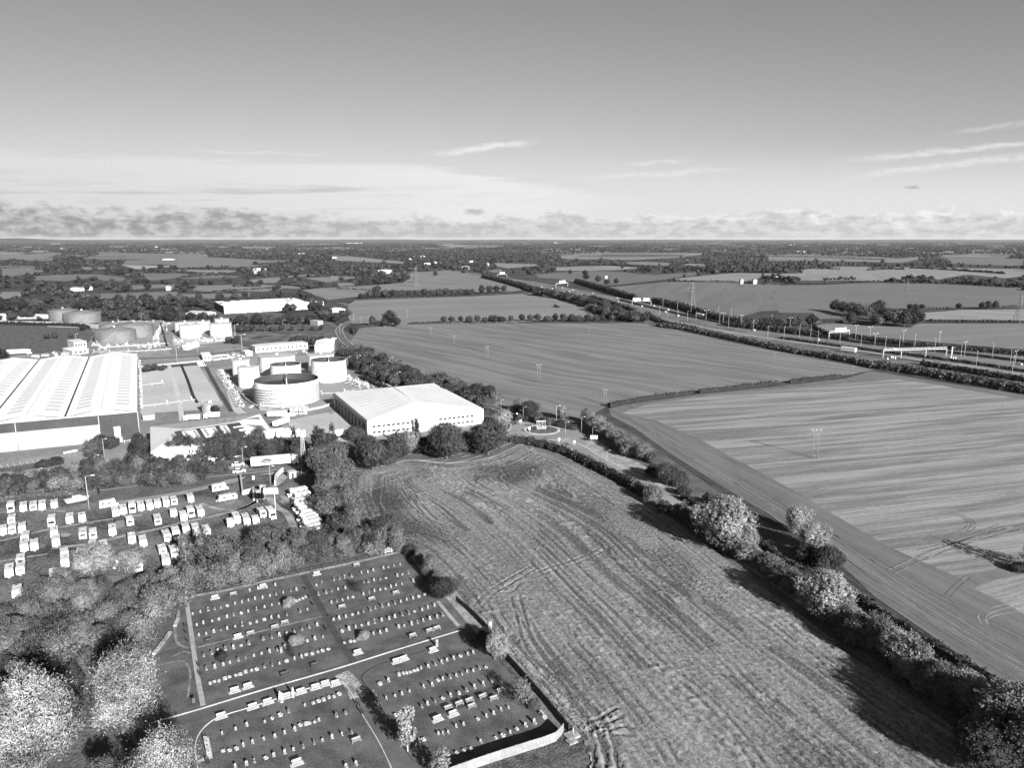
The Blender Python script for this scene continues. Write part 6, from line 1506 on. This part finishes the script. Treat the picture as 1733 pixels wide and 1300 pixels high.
WORN = M_noise('worn_turf', .085, .22, .5, 2.0, 1, 0, 0, .5)
for i, (x, y, w, h) in enumerate(((70,945,12,6),(35,905,10,4),(180,900,9,4),(110,905,12,4),(170,868,9,3),(250,935,8,5),(470,880,12,8),(330,870,10,4),(25,985,14,5),(110,980,10,4))):
    sheet('bare_patch', [(x + w * math.cos(a) * R.uniform(.6, 1.2), y + h * math.sin(a) * R.uniform(.6, 1.2)) for a in [k * .698 for k in range(9)]], .006 + .001 * i, DIRT if i % 2 else ROUGH)
def rbox(L, W, z0, z1, nose, tail, m=0, mb=None):
    mb = mb or MB(); mb.extr([(-L / 2, z0), (L / 2, z0), (L / 2 + .05, (z0 + z1) * .45), (L / 2 - nose * .5, z1 - .25), (L / 2 - nose, z1), (-L / 2 + tail, z1), (-L / 2, z1 - .4)], -W / 2, W / 2, m); return mb
CARW = [M_noise('white_caravan_panel', .40, .54, .8, 3.0, .45), M_noise('cream_caravan_panel', .38, .48, .8, 3.0, .45)]
CGLASS = M_plain('tinted_caravan_window', .05, .15, .6, .3)
def mk_caravan(L, seed, hatch=2):
    rr = random.Random(seed); t = empty('caravan'); m = rbox(L, 2.25, .55, 2.55, .75, .35); m.build('body', CARW[seed % 2], t)
    m = MB(); x = L / 2 - .18
    m.extr([(x + .0, 1.45), (x + .22, 1.42), (x - .02, 2.12), (x - .2, 2.12)], -.85, .85); m.build('front_window', CGLASS, t)
    m = MB(); m.box((-L / 2 - .02, 0, 1.8), (.08, 1.5, .6)); m.build('rear_window', CGLASS, t)
    for s in (-1, 1):
        for xx in (-L * .27, L * .18): m = MB(); m.box((xx, s * 1.13, 1.75), (1.0, .06, .55)); m.build('side_window', CGLASS, t)
    for k in range(hatch): m = MB(); m.box((-L * .3 + k * L * .5 / max(1, hatch - 1) if hatch > 1 else 0, rr.uniform(-.3, .3), 2.6), (.75, .75, .16), top=(.8, .8)); m.build('roof_hatch', MGREY if k % 2 else CGLASS, t)
    m = MB(); m.tube((L / 2 - .1, .55, .5), (L / 2 + 1.1, 0, .48), .06, n=5); m.tube((L / 2 - .1, -.55, .5), (L / 2 + 1.1, 0, .48), .06, n=5); m.box((L / 2 + .5, 0, .8), (.5, .9, .4)); m.build('drawbar', LGREY, t)
    wheels(t, (0,), 1.14, .33, .2); return Protos(t)
def mk_motorhome(L, seed):
    t = empty('motorhome'); m = rbox(L - 1.7, 2.3, .5, 2.85, .15, .25); b = m.build('body', CARW[seed % 2], t); b.location.x = -.85
    m = MB(); m.extr([(L / 2 - 1.75, .45), (L / 2, .45), (L / 2, 1.0), (L / 2 - .6, 1.3), (L / 2 - 1.2, 2.05), (L / 2 - 1.75, 2.1)], -1.0, 1.0); m.build('cab', WHITE, t)
    m = MB(); m.extr([(L / 2 - .56, 1.34), (L / 2 - .48, 1.36), (L / 2 - 1.1, 2.08), (L / 2 - 1.2, 2.06)], -.9, .9); m.build('windscreen', GLASS, t)
    m = MB(); m.extr([(L / 2 - 2.0, 2.12), (L / 2 - .9, 2.12), (L / 2 - 1.1, 2.8), (L / 2 - 2.0, 2.95)], -1.1, 1.1); m.build('overcab', WHITE, t)
    for s in (-1, 1):
        for xx in (-L * .3, 0): m = MB(); m.box((xx, s * 1.16, 1.9), (1.0, .06, .5)); m.build('side_window', CGLASS, t)
    for k in range(2): m = MB(); m.box((-L * .35 + k * L * .35, .1, 2.92), (.6, .6, .14), top=(.8, .8)); m.build('roof_hatch', MGREY, t)
    wheels(t, (-L * .27, L * .33), 1.05, .36, .22); return Protos(t)
CV = [mk_caravan(5.0, 1), mk_caravan(5.6, 2, 1), mk_caravan(6.3, 3), mk_caravan(4.2, 4, 1)]
MH = [mk_motorhome(6.3, 1), mk_motorhome(7.0, 2)]
z5 = lambda x, y: (x * .1769, 790 + y * .1769); z6 = lambda x, y: (260 + x * .2077, 790 + y * .2077)
VAN = []
ROWS5 = [('top row by the ragged hedge', [(105,385,'m'),(225,378,'c'),(320,368,'c'),(405,363,'c'),(520,350,'c')]),
 ('second row at the left edge', [(115,495,'c'),(30,605,'c'),(122,590,'c'),(213,578,'c')]),
 ('scattered line right of the left block', [(495,515,'m'),(668,490,'c'),(785,483,'s'),(520,620,'c'),(538,705,'c')]),
 ('upper right row along the pale verge', [(1097,418,'m'),(1177,405,'c'),(1265,388,'m'),(1345,372,'c'),(1428,364,'l'),(1505,345,'c'),(1585,332,'c'),(1660,322,'c')]),
 ('middle row of the yard', [(795,633,'l'),(890,638,'c'),(1075,600,'c'),(1238,515,'c'),(1505,500,'l'),(1658,435,'s')]),
 ('left cluster beside the two-unit stacks', [(245,675,'c'),(232,755,'c'),(330,742,'c')]),
 ('third row below the dirt track', [(615,820,'c'),(620,900,'c'),(885,762,'c'),(987,748,'c'),(1260,682,'c'),(1365,705,'l'),(1590,655,'l')]),
 ('lower left pair rows', [(200,880,'c'),(90,985,'c'),(200,965,'c'),(515,1030,'c'),(520,1110,'c'),(165,1190,'c')]),
 ('lower row before the scrub belt', [(1115,912,'c'),(1320,940,'c'),(1550,795,'c'),(1585,890,'c'),(1660,805,'c')])]
ROWS6 = [('upper row right of the middle', [(297,250,'c'),(300,365,'m'),(375,357,'l'),(240,400,'c')]),
 ('row above the domed bushy trees', [(180,540,'m'),(260,500,'c'),(340,505,'l'),(425,515,'c'),(245,672,'c')]),
 ('group below the entrance drive', [(622,452,'s'),(672,415,'c'),(750,425,'l'),(828,428,'s'),(878,372,'c'),(955,378,'m')])]
AX = azp((268, 893), (286, 948))
def put_van(k, q, az, lab, grp, cat=None):
    pr = {'c': CV[R.randrange(2)], 'l': CV[2], 's': CV[3], 'm': MH[R.randrange(2)]}[k]; o = pr.get(); p = G(q[0], q[1], 1.3)
    o.location = (p.x, p.y, 0); o.scale = (R.uniform(.78, .95), .8, R.uniform(.8, .92)); o.rotation_euler[2] = math.radians(az); tag(o, lab, cat or ('motorhome' if k == 'm' else 'caravan'), grp)
for rows_, zf in ((ROWS5, z5), (ROWS6, z6)):
    for nm, l in rows_:
        l = sorted(l); kn = {}
        for (x, y, k) in l: kn['m' if k == 'm' else 'c'] = kn.get('m' if k == 'm' else 'c', 0) + 1
        ct = {}
        for (x, y, k) in l:
            kk = 'm' if k == 'm' else 'c'; ct[kk] = ct.get(kk, 0) + 1; w = 'white motorhome' if kk == 'm' else 'white touring caravan'
            lab = ('only %s in the %s' % (w, nm)) if kn[kk] == 1 else '%s, %s from the left in the %s' % (w, ORD(ct[kk]), nm)
            put_van(k, zf(x, y), AX + R.uniform(-3, 3) + (0 if R.random() < .8 else 180), lab, 'motorhomes parked in the yard' if kk == 'm' else 'caravans parked in the yard')
RX = azp((0, 914), (195, 878))
put_van('m', z5(1040, 352), RX, 'white motorhome standing sideways at the head of the pale verge', 'motorhomes parked in the yard')
put_van('m', z6(540, 168), RX, 'upper white motorhome standing sideways near the entrance', 'motorhomes parked in the yard')
put_van('l', z6(600, 245), RX + 180, 'white caravan standing sideways below the entrance motorhome', 'caravans parked in the yard')
col = [(1170,205,'m'),(1200,232,'m'),(1208,268,'l'),(1205,318,'m'),(1238,345,'m'),(1250,375,'m'),(1252,405,'m'),(1262,435,'m'),(1280,465,'m'),(1292,495,'m'),(1298,522,'l')]
for i, (x, y, k) in enumerate(col):
    put_van(k, z6(x, y), RX + 180 + R.uniform(-3, 3), 'white %s, %s from the top in the packed column' % ('motorhome' if k == 'm' else 'caravan', ORD(i + 1)), 'motorhomes parked in the yard' if k == 'm' else 'caravans parked in the yard')
t = empty('covered_trailer', G(*z5(1145, 540), 1.0)); t.location.z = 0; t.rotation_euler[2] = math.radians(AX); tag(t, 'dark covered caravan between two white ones', 'caravan'); m = rbox(4.6, 2.2, .4, 2.3, .5, .4); m.build('cover', M_noise('dark_cover', .06, .09, .5, 3)  , t); wheels(t, (0,), 1.1, .33)
t = empty('boat', G(*z5(740, 325), .8)); t.location.z = 0; t.rotation_euler[2] = math.radians(RX + 8); tag(t, 'white cabin boat on a trailer at the end of the top row', 'boat')
m = MB(); hl = [(-3.4, -.9), (-3.4, .9), (-1, 1.15), (1.5, 1.0), (3.4, 0), (1.5, -1.0), (-1, -1.15)][::-1]
lo = [(x * .85, y * .55) for x, y in hl]; n = len(hl)
for i in range(n): j = (i + 1) % n; m.face([(*lo[j], .7), (*lo[i], .7), (*hl[i], 1.7), (*hl[j], 1.7)][::-1]); 
m.face([(*p, 1.68) for p in hl][::-1]); m.face([(*p, .7) for p in lo]); m.build('hull', CARW[0], t)
m = MB(); m.extr([(-1.2, 1.7), (1.8, 1.7), (1.0, 2.3), (-1.2, 2.4)], -.8, .8); m.build('cabin', WHITE, t); m = MB(); m.box((0, 0, .45), (5.5, .3, .2)); m.build('trailer_frame', MGREY, t); wheels(t, (-.6,), 1.0, .33)
# entrance: lawn mound, walls, gate posts, sign board on a pole
sheet('lawn_mound', [(409,812),(418,806),(455,803),(466,802),(462,822),(440,831),(412,833)], .05, LAWN)
def wallseg(pix, w, h, mat, label, cat='wall', name='low_wall'):
    tag(strip_mb(wpath(pix, 5), -w / 2, w / 2, 0, h=h).build(name, mat), label, cat)
wallseg([(407,808),(409,822),(411,838)], .5, 1.3, LGREY, 'low grey wall on the left of the entrance lawn')
wallseg([(411,838),(428,834)], .5, 1.6, LGREY, 'short pale wall below the entrance lawn')
wallseg([(466,822),(467,812),(472,805),(479,799)], .5, 1.7, OFFWHITE, 'pale curved wall at the yard entrance')
wallseg([(447,845),(449,832)], .6, 2.4, LGREY, 'pale gate wall left of the sign board')
wallseg([(430,848),(429,835)], .6, 2.2, LGREY, 'pale gate wall right of the lawn mound')
q = wpath([(436,850),(446,856)], 2); t = empty('entrance_barrier', q[0]); tag(t, 'dark barrier arm across the entrance', 'barrier'); strip_mb([v - q[0] for v in q], -.15, .15, .9, h=.12).build('barrier_arm', DGREY, t); m = MB(); m.box((0, 0, .5), (.4, .4, 1.0)); m.build('post', LGREY, t)
t = empty('sign_board', GT((467, 874)), math.radians(5)); tag(t, 'pale rectangular board high on a white pole at the entrance', 'sign'); m = MB(); h = Ht((467, 874), 832); m.tube((0, 0, 0), (0, 0, h), .12, n=6); m.build('pole', OFFWHITE, t)
m = MB(); m.box((-.9, -.15, h + .2), (4.2, .15, 1.9)); m.build('board', LGREY, t)
for i, (x, y, w, lab) in enumerate(((494,808,2.4,'pale cabin with doorway at the top of the yard entrance'),(443,833,1.2,'small white box by the gate wall'),(437,842,1.4,'small dark hut in the gateway'))):
    p = GT((x, y)); t = empty('gate_hut', p, math.radians(RX)); tag(t, lab, 'hut'); m = MB(); m.box((0, 0, 1.1), (w, w, 2.2)); m.build('wall', OFFWHITE if i != 2 else MGREY, t); m = MB(); m.box((0, 0, 2.27), (w + .3, w + .3, .14)); m.build('roof', LGREY, t); m = MB(); m.box((0, -w / 2 - .03, .9), (.7, .08, 1.8)); m.build('door', DGREY, t)
p = GT((429, 812)); t = empty('utility_box', p); tag(t, 'small white box standing on the entrance lawn', 'box'); m = MB(); m.box((0, 0, .6), (.7, .5, 1.2)); m.box((0, 0, 1.24), (.8, .6, .08)); m.build('cabinet', WHITE, t)

# ------------------------------------------------------------------ cemetery
sheet('cemetery_lawn', [(300,1016),(350,1005),(430,992),(545,965),(690,933),(730,985),(785,1045),(840,1100),(900,1165),(965,1238),(940,1258),(800,1310),(700,1420),(-60,1420),(-60,1300),(240,1300),(262,1240),(255,1150),(275,1080)], .004, LAWN)
road('cemetery_road', [(160,1262),(230,1238),(300,1218),(345,1204),(450,1174),(560,1142),(660,1110),(740,1087),(790,1072)], 4.6, M_noise('cemetery_tarmac', .07, .10, .2, 3.0, 1, 0), .016)
road('cemetery_road', [(588,1134),(612,1172),(640,1220),(668,1272),(700,1330),(720,1400)], 4.2, M_noise('cemetery_tarmac_dark', .075, .115, .2, 3.0, 1, 0), .022)
road('gravel_patch', [(578,1140),(590,1152),(600,1166),(606,1182)], 2.8, GRAVEL, .030)
road('footpath', [(513,975),(530,1005),(552,1045),(575,1085),(600,1124)], 1.4, M_noise('dark_path', .045, .07, .3, 3, 1, 0), .018)
road('footpath', [(316,1020),(322,1060),(329,1110),(336,1155),(344,1195)], .85, CONC, .018)
road('footpath', [(741,1018),(757,1038),(776,1060)], .8, CONC, .018)
road('footpath', [(328,1098),(400,1080),(470,1062),(545,1044)], .35, DIRT, .018)
road('footpath', [(552,1042),(600,1029),(660,1013),(712,999)], .4, WOODD, .018)
road('footpath', [(625,1236),(700,1215),(780,1192),(830,1172),(872,1160)], 2.2, M_noise('grave_walk', .05, .085, .3, 3, 1, 0), .02)
kerb([(230,1232),(297,1213),(345,1199),(450,1167),(575,1131),(680,1098),(778,1068)], .28, .12)
kerb([(620,1163),(612,1150),(618,1140),(640,1127),(690,1112),(722,1102)], .12, .1, DGREY); kerb([(620,1163),(640,1190),(660,1225),(680,1262),(700,1290)], .12, .1, DGREY)
kerb([(335,1300),(330,1270),(336,1245),(352,1226),(375,1213),(420,1199),(480,1180),(540,1160),(560,1153),(580,1156),(592,1170),(610,1205),(640,1255),(662,1300)], .14, .1, OFFWHITE)
sheet('dark_turf', [(296,1225),(315,1221),(336,1213),(340,1217),(318,1226),(297,1234)], .012, ROUGH)
sheet('paved_slab', [(334,1288),(336,1292),(360,1284),(357,1266),(351,1252),(347,1253),(350,1268),(352,1281)], .02, KERB)
for pix, w in (([(299,1048),(296,1070),(302,1090),(320,1098)], .5), ([(292,1112),(310,1104),(322,1106)], .4), ([(262,1128),(290,1122),(312,1120),(322,1140),(318,1180)], .4)): road('wheel_mark', pix, w, WORN, .01)
# dry stone edging along the left
for pix, lab in (([(299,1028),(302,1045),(296,1062)], 'short rough stone edging near the top left of the graves'), ([(288,1072),(274,1092),(258,1112)], 'longer rough stone edging by the poplar')):
    tag(strip_mb(resample(wpath(pix), .9), -.35, .35, 0, h=.45).build('stone_edging', GRAVEL), lab, 'edging')

def mk_stone(kind):
    t = empty('headstone'); m = MB(); w, h = (.62, .85) if kind != 'cross' else (.2, .95)
    mat = STONED if kind == 'dark' else STONE
    if kind == 'round' or kind == 'dark':
        a = [(-w / 2, .08), (w / 2, .08), (w / 2, h - .18), (w * .3, h - .04), (0, h), (-w * .3, h - .04), (-w / 2, h - .18)]; m.extr(a, -.06, .06)
    elif kind == 'square': m.extr([(-w / 2, .08), (w / 2, .08), (w / 2, h * .85), (-w / 2, h * .85)], -.06, .06)
    else: m.box((0, 0, h / 2 + .05), (.14, .12, h)); m.box((0, 0, h * .72), (.52, .12, .14))
    m.build('stone', mat, t); m = MB(); m.box((0, -.08, .05), (.85, .45, .12)); m.build('plinth', STONE, t)
    if kind in ('round', 'dark'):
        m = MB(); rr = random.Random(3)
        for k in range(9):
            c = (rr.uniform(-.3, .3), -.42 + rr.uniform(-.12, .12), .16 + rr.uniform(0, .12)); m.tube((c[0], c[1], 0), c, .02, n=3); m.box(c, (.12, .12, .1), rr.uniform(0, 1), top=(.5, .5))
        m.build('flowers', FLOWER, t)
    return Protos(t)
ST = {k: mk_stone(k) for k in ('round', 'square', 'dark', 'cross')}
def mk_flowers(seed):
    rr = random.Random(seed); t = empty('grave_flowers'); m = MB()
    for k in range(26):
        c = (rr.uniform(-.5, .5), rr.uniform(-.35, .25), rr.uniform(.12, .55)); s = rr.uniform(.10, .2); m.tube((c[0] * .7, c[1] * .7, 0), c, .02, n=3); m.box(c, (s, s, s * .7), rr.uniform(0, 1.5), top=(.6, .6))
    m.build('blooms', FLOWER, t); m = MB(); m.box((0, 0, .07), (1.1, .7, .14)); m.build('tray', STONE, t)
    for k in range(2): m = MB(); x = rr.uniform(-.4, .4); m.tube((x, .15, .05), (x, .15, .42), .1, .13, 7); m.build('vase', WHITE if k else STONED, t)
    return Protos(t)
FLW = [mk_flowers(1), mk_flowers(2)]
GAZ = azp((480, 1050), (560, 1030))                  # rows of graves run this way
c7 = lambda x, y: (220 + x * .2231, 930 + y * .2231); c8 = lambda x, y: (500 + x * .1904, 920 + y * .1904); cA = lambda x, y: (280 + x * .2193, 1100 + y * .2193); cB = lambda x, y: (600 + x * .2654, 1060 + y * .2654)
PLOTS = [('upper left plot', c7, [[((905,315),(1105,278),4)], [((480,492),(1265,308),16)], [((505,578),(1240,385),14), ((1262,395),(1335,365),4,'f')], [((520,658),(1350,460),16)], [((555,810),(1415,582),16)], [((585,912),(1465,668),16)], [((600,1025),(920,925),9,'f'), ((965,915),(1300,820),7), ((1340,805),(1500,765),5,'f')]]),
 ('upper right plot', c8, [[((335,328),(495,298),4), ((590,268),(925,193),8)], [((180,375),(235,350),2)], [((210,458),(440,402),5), ((600,355),(1000,270),9)], [((270,545),(945,368),15)], [((335,685),(1150,462),16)], [((415,785),(1240,562),15), ((1045,340),(1045,340),1)], [((440,892),(560,862),4,'f'), ((690,812),(1310,645),12)]]),
 ('lower left plot', cA, [[((435,655),(635,585),3), ((765,560),(1080,435),6), ((1140,415),(1340,352),6,'f')], [((440,790),(540,772),3,'f'), ((600,740),(1000,620),6), ((1040,590),(1150,560),4,'f'), ((1190,550),(1385,492),4)], [((545,908),(1440,640),13)], [((1390,905),(1550,872),3)]]),
 ('lower right plot', cB, [[((160,372),(215,352),2), ((280,312),(400,286),6,'f'), ((425,272),(760,172),9)], [((205,465),(490,378),7), ((530,352),(835,264),9)], [((260,575),(330,555),4,'f'), ((370,540),(430,520),2), ((460,500),(870,360),9)], [((375,752),(440,732),3), ((530,692),(600,680),3), ((650,645),(980,522),8)], [((440,870),(510,852),2), ((600,828),(740,785),4,'f'), ((770,752),(805,742),2), ((900,715),(950,700),2,'f'), ((990,682),(1140,622),4)]])]
for plot, cf, rws in PLOTS:
    for ri, segs in enumerate(rws):
        items = []
        for s in segs:
            a, b, n = cf(*s[0]), cf(*s[1]), s[2]; fl = len(s) > 3
            for i in range(n):
                u = i / max(1, n - 1); q = (a[0] + (b[0] - a[0]) * u, a[1] + (b[1] - a[1]) * u); p = GT(q) + Vector((R.uniform(-.16, .16), R.uniform(-.16, .16), 0)) ; items.append((q[0], p, fl))
        items.sort(key=lambda t: t[0]); cn = {}
        for x, p, fl in items:
            if R.random() < .05 and not fl: continue
            k = 'f' if fl or R.random() < .09 else R.choices(('round', 'square', 'dark', 'cross'), (5, 4, 3, 1))[0]
            o = (R.choice(FLW) if k == 'f' else ST[k]).get(); o.location = (p.x, p.y, 0); o.rotation_euler[2] = math.radians(GAZ) + R.uniform(-.12, .12); s = R.uniform(.62, .92); o.scale = (s * R.uniform(.6, .85), s * 1.2, s * R.uniform(.85, 1.25))
            kk = {'f': 'cluster of flowers', 'round': 'rounded pale headstone', 'square': 'squared pale headstone', 'dark': 'dark headstone', 'cross': 'cross-shaped headstone'}[k]; cn[kk] = cn.get(kk, 0) + 1
            tag(o, '%s, %s from the left, %s row from the top, %s' % (kk, ORD(cn[kk]), ORD(ri + 1), plot), 'flowers' if k == 'f' else 'headstone', 'grave flowers' if k == 'f' else 'headstones in the cemetery')
def mk_bench(mat, slab, nm='bench'):
    t = empty(nm)
    if slab: m = MB(); m.box((0, -.1, .03), (2.2, 1.0, .08)); m.build('base_slab', KERB, t)
    m = MB()
    for k in range(3): m.box((0, -.18 + k * .17, .46), (1.55, .14, .05))
    m.build('seat', mat, t); m = MB()
    for k in range(3): m.box((0, .30 + k * .04, .62 + k * .16), (1.55, .05, .13))
    m.build('backrest', mat, t)
    for s in (-1, 1):
        for y in (-.22, .28): m = MB(); m.box((s * .72, y, .22 if y < 0 else .5), (.08, .08, .44 if y < 0 else 1.0)); m.build('leg', mat, t)
        m = MB(); m.box((s * .74, 0, .66), (.09, .62, .06)); m.build('armrest', mat, t)
    return Protos(t)
BL, BS, BD = mk_bench(WOODL, False), mk_bench(OFFWHITE, True), mk_bench(WOODD, False)
BEN = [(c7, [(645,375,'s'),(785,352,'l'),(1010,290,'s'),(600,708,'d'),(820,672,'s'),(915,650,'l'),(1100,603,'l'),(1175,568,'l'),(1175,962,'d'),(1405,893,'d'),(795,1082,'s'),(895,1050,'s')], 0, 'in the upper left plot'),
 (c7, [(425,590,'d'),(430,640,'d'),(440,705,'d'),(525,888,'d'),(535,955,'d'),(1338,310,'d'),(1368,368,'d'),(1392,425,'d'),(1492,610,'d')], 90, 'facing along a path in the upper left plot'),
 (c8, [(545,205,'l'),(190,280,'s'),(680,508,'l'),(895,453,'l'),(415,578,'l'),(555,982,'s'),(1045,835,'l'),(1195,792,'l'),(1260,770,'l'),(900,1060,'s'),(965,1038,'s'),(1225,960,'s')], 0, 'in or below the upper right plot'),
 (cA, [(675,452,'s'),(790,415,'s'),(935,370,'s'),(1045,335,'s'),(1160,300,'s'),(1235,274,'s'),(1312,272,'s'),(430,525,'s'),(1475,715,'l'),(1015,885,'s')], 0, 'on the lower left plot'),
 (cA, [(315,715,'s'),(330,790,'s'),(330,880,'d'),(1490,430,'d'),(1520,490,'d')], 90, 'set sideways on the lower left plot'),
 (cB, [(890,475,'l'),(750,525,'l'),(630,570,'s'),(530,602,'s'),(600,535,'l'),(670,508,'l'),(735,488,'l'),(820,462,'l'),(935,423,'l'),(300,645,'l')], 0, 'along the dark walk of the lower right plot'),
 (cB, [(1200,572,'s'),(890,205,'l'),(125,440,'l'),(150,485,'l')], 90, 'set sideways around the lower right plot')]
for cf, l, rz, pl in BEN:
    for i, (x, y, k) in enumerate(sorted(l)):
        o = {'l': BL, 's': BS, 'd': BD}[k].get(); p = GT(cf(x, y)); o.location = (p.x, p.y, 0); o.rotation_euler[2] = math.radians(GAZ + rz) + R.uniform(-.06, .06); o.scale = (.95, .8, .75)
        tag(o, '%s bench, %s from the left %s' % ({'l': 'pale wooden', 's': 'white', 'd': 'dark wooden'}[k], ORD(i + 1), pl), 'bench', 'memorial benches in the cemetery')
for i, (cf, x, y, lab) in enumerate(((cA,885,395,'left-hand white statue on the lower left plot kerb'),(cA,985,365,'right-hand white statue on the lower left plot kerb'),(cA,900,405,'white grave figure beside the left-hand statue'))):
    t = empty('grave_statue', GT(cf(x, y))); tag(t, lab, 'statue', 'white statues'); m = MB(); m.box((0, 0, .2), (.6, .6, .4)); m.build('pedestal', STONE, t)
    m = MB(); m.rings([(.22, .4), (.26, .8), (.17, 1.15), (.2, 1.4), (.07, 1.55), (.13, 1.7), (.09, 1.85), (.01, 1.9)], 10); m.build('figure', WHITE, t)
for i, (q, lab, h, w) in enumerate(((cA(218, 410), 'small dark post box near the pale path foot', .9, .5), ((829, 1066), 'white notice box on a post outside the right fence', 1.9, .8), (cB(525, 132), 'white stone marker behind the top bench of the lower right plot', 1.5, .5), ((476, 1105), 'white upright marker in the upper left plot', 1.1, .45), ((968, 1247), 'pale square slab sign by the corner of the long fence', .3, 2.2), (cB(1385, 740), 'flat pale cover at the fence corner', .2, 1.6))):
    p = GT(q); t = empty('marker', p, math.radians(GAZ)); tag(t, lab, 'marker'); m = MB(); m.box((0, 0, h / 2), (w, w * .5 if h > .5 else w * .8, h)); m.box((0, 0, h + .03), (w + .1, w * .55 + .1 if h > .5 else w * .8, .06)); m.build('block', STONE if i else STONED, t)
t = empty('corner_post', GT((970, 1246))); tag(t, 'slim pale post at the fence corner', 'post'); m = MB(); m.tube((0, 0, 0), (0, 0, 1.5), .07); m.build('post', OFFWHITE, t)

def panel_fence(pix, h, label, mat, pw=2.4, gap=.05, name='panel_fence', thick=.08, pm=None):
    pl = resample(wpath(pix, 4), pw); o = pl[0]; t = empty(name, o); tag(t, label, 'fence')
    for i in range(len(pl) - 1):
        a, b = pl[i] - o, pl[i + 1] - o; d = b - a; az = math.atan2(d.y, d.x); c = (a + b) / 2; L = d.length - gap * 2
        m = MB(); m.box((c.x, c.y, h / 2 + .03), (L, thick, h - .06), az)
        for k in range(int(L / .6)): m.box((a.x + d.x * (k + .5) / int(L / .6 + .01), a.y + d.y * (k + .5) / int(L / .6 + .01), h / 2 + .03), (.05, thick + .05, h - .1), az)
        m.build('fence_panel', mat, t)
        m = MB(); m.box((a.x, a.y, h / 2 + .04), (.12, .14, h + .08), az); m.build('fence_post', pm or mat, t)
panel_fence([(953,1242),(939,1257),(900,1270),(850,1286),(800,1303),(740,1325)], 1.75, 'long white close-board fence at the bottom right of the cemetery', M_noise('weathered_fence_board', .17, .25, .8, 5.0, .9), 2.4, pm=MGREY)
panel_fence([(772,1018),(800,1042),(829,1072)], 1.3, 'thin dark fence above the notice box', WOODD, 3.0, 0, 'mesh_fence', .05)
panel_fence([(855,1113),(890,1152),(930,1198),(968,1245)], 1.3, 'thin dark fence along the lower right of the cemetery', WOODD, 3.0, 0, 'mesh_fence', .05)
def rail_fence(pix, h, label, mat, pw=2.0, rails=3):
    pl = resample(wpath(pix, 4), pw); o = pl[0]; t = empty('rail_fence', o); tag(t, label, 'fence')
    for i in range(len(pl)):
        a = pl[i] - o; m = MB(); m.box((a.x, a.y, h / 2), (.14, .14, h)); m.build('fence_post', mat, t)
        if i < len(pl) - 1:
            b = pl[i + 1] - o; m = MB()
            for k in range(rails): z = h * (k + .7) / rails; m.tube((a.x, a.y, z), (b.x, b.y, z), .06, n=4)
            m.build('rail', mat, t)
rail_fence([(652,937),(672,933),(694,929)], 1.5, 'white railings at the top right of the cemetery', WHITE, 1.8, 4)
rail_fence([(300,1014),(380,1000),(460,982),(540,965),(620,948),(650,939)], 1.1, 'thin wire fence between graves and scrub belt', WOODD, 3.0, 2)
rail_fence([(238,745),(200,752),(182,757)], 1.1, 'low rail fence beside the warehouse corner', WHITE, 2.0, 1)
rail_fence([(-10,852),(60,848),(120,845),(150,843)], 1.6, 'thin fence behind the top left caravans', WOODD, 3.0, 2)
road('verge', [(300,1014),(380,1000),(460,982),(540,965),(620,948),(690,931)], 1.2, VERGE, .014)
road('verge', [(700,925),(730,965),(765,1000),(800,1040),(845,1090),(900,1150),(960,1215),(990,1255)], 5.0, VERGE, .006)
road('verge', [(845,1105),(900,1168),(950,1225),(975,1250)], 2.6, YARDG, .012)
road('verge', [(800,1320),(900,1285),(960,1262),(1000,1250)], 4.5, M_noise('scrubby_ground', .04, .14, .5, 3, 1, 0, .8, .5), .01)
road('verge', [(612,800),(660,786),(700,779),(760,784),(830,775),(885,752)], 2.0, VERGE, .03)
for i, (x, y, w) in enumerate(((80, 1262, 16), (20, 1290, 14))):
    kerb([(x - w, y + 6), (x + w, y - 6)], .3, .12)

for i, (x, y, w, h) in enumerate(((60,925,16,5),(120,960,14,5),(240,920,12,4),(320,895,12,4),(395,850,16,5),(455,858,10,5),(200,945,12,5),(30,960,14,5),(480,850,8,5),(150,885,10,3),(90,880,12,3),(410,880,12,4))):
    sheet('bare_patch', [(x + w * math.cos(a) * R.uniform(.5, 1.3), y + h * math.sin(a) * R.uniform(.5, 1.3)) for a in [k * .483 for k in range(13)]], .02 + .001 * i, WORN)
hedge('scrub_belt', [(1800,640),(1733,629.5),(1640,615.5),(1560,604.5),(1480,594.5),(1400,584),(1320,572.5)], 3.5, 1.6, .05, 'low ragged strip between motorway and slip road', .5, 9, 'motorway scrub')
hedge('scrub_belt', [(1180,560),(1130,550),(1108,541),(1095,532)], 6, 3.5, .07, 'bushes where the slip road meets the wooded corner', .6, 12, 'motorway scrub')
hedge('scrub_belt', [(1000,503),(1040,515),(1075,527)], 5, 3.0, .06, 'bushes between motorway and wooded corner', .7, 8, 'motorway scrub')

# ------------------------------------------------------------------ air
mh = bpy.data.materials.new('haze_air'); mh.use_nodes = True; th = mh.node_tree; th.nodes.clear()
vo = th.nodes.new('ShaderNodeOutputMaterial'); vp = th.nodes.new('ShaderNodeVolumePrincipled')
vp.inputs['Color'].default_value = (.62, .62, .62, 1); vp.inputs['Density'].default_value = 1.7e-5; vp.inputs['Anisotropy'].default_value = 0.0
th.links.new(vp.outputs[0], vo.inputs['Volume'])
m = MB(); m.box((0, 28000, 67), (100000, 66000, 150)); tag(m.build('haze', mh), 'thin pale haze over the far fields', 'haze', kind='stuff')
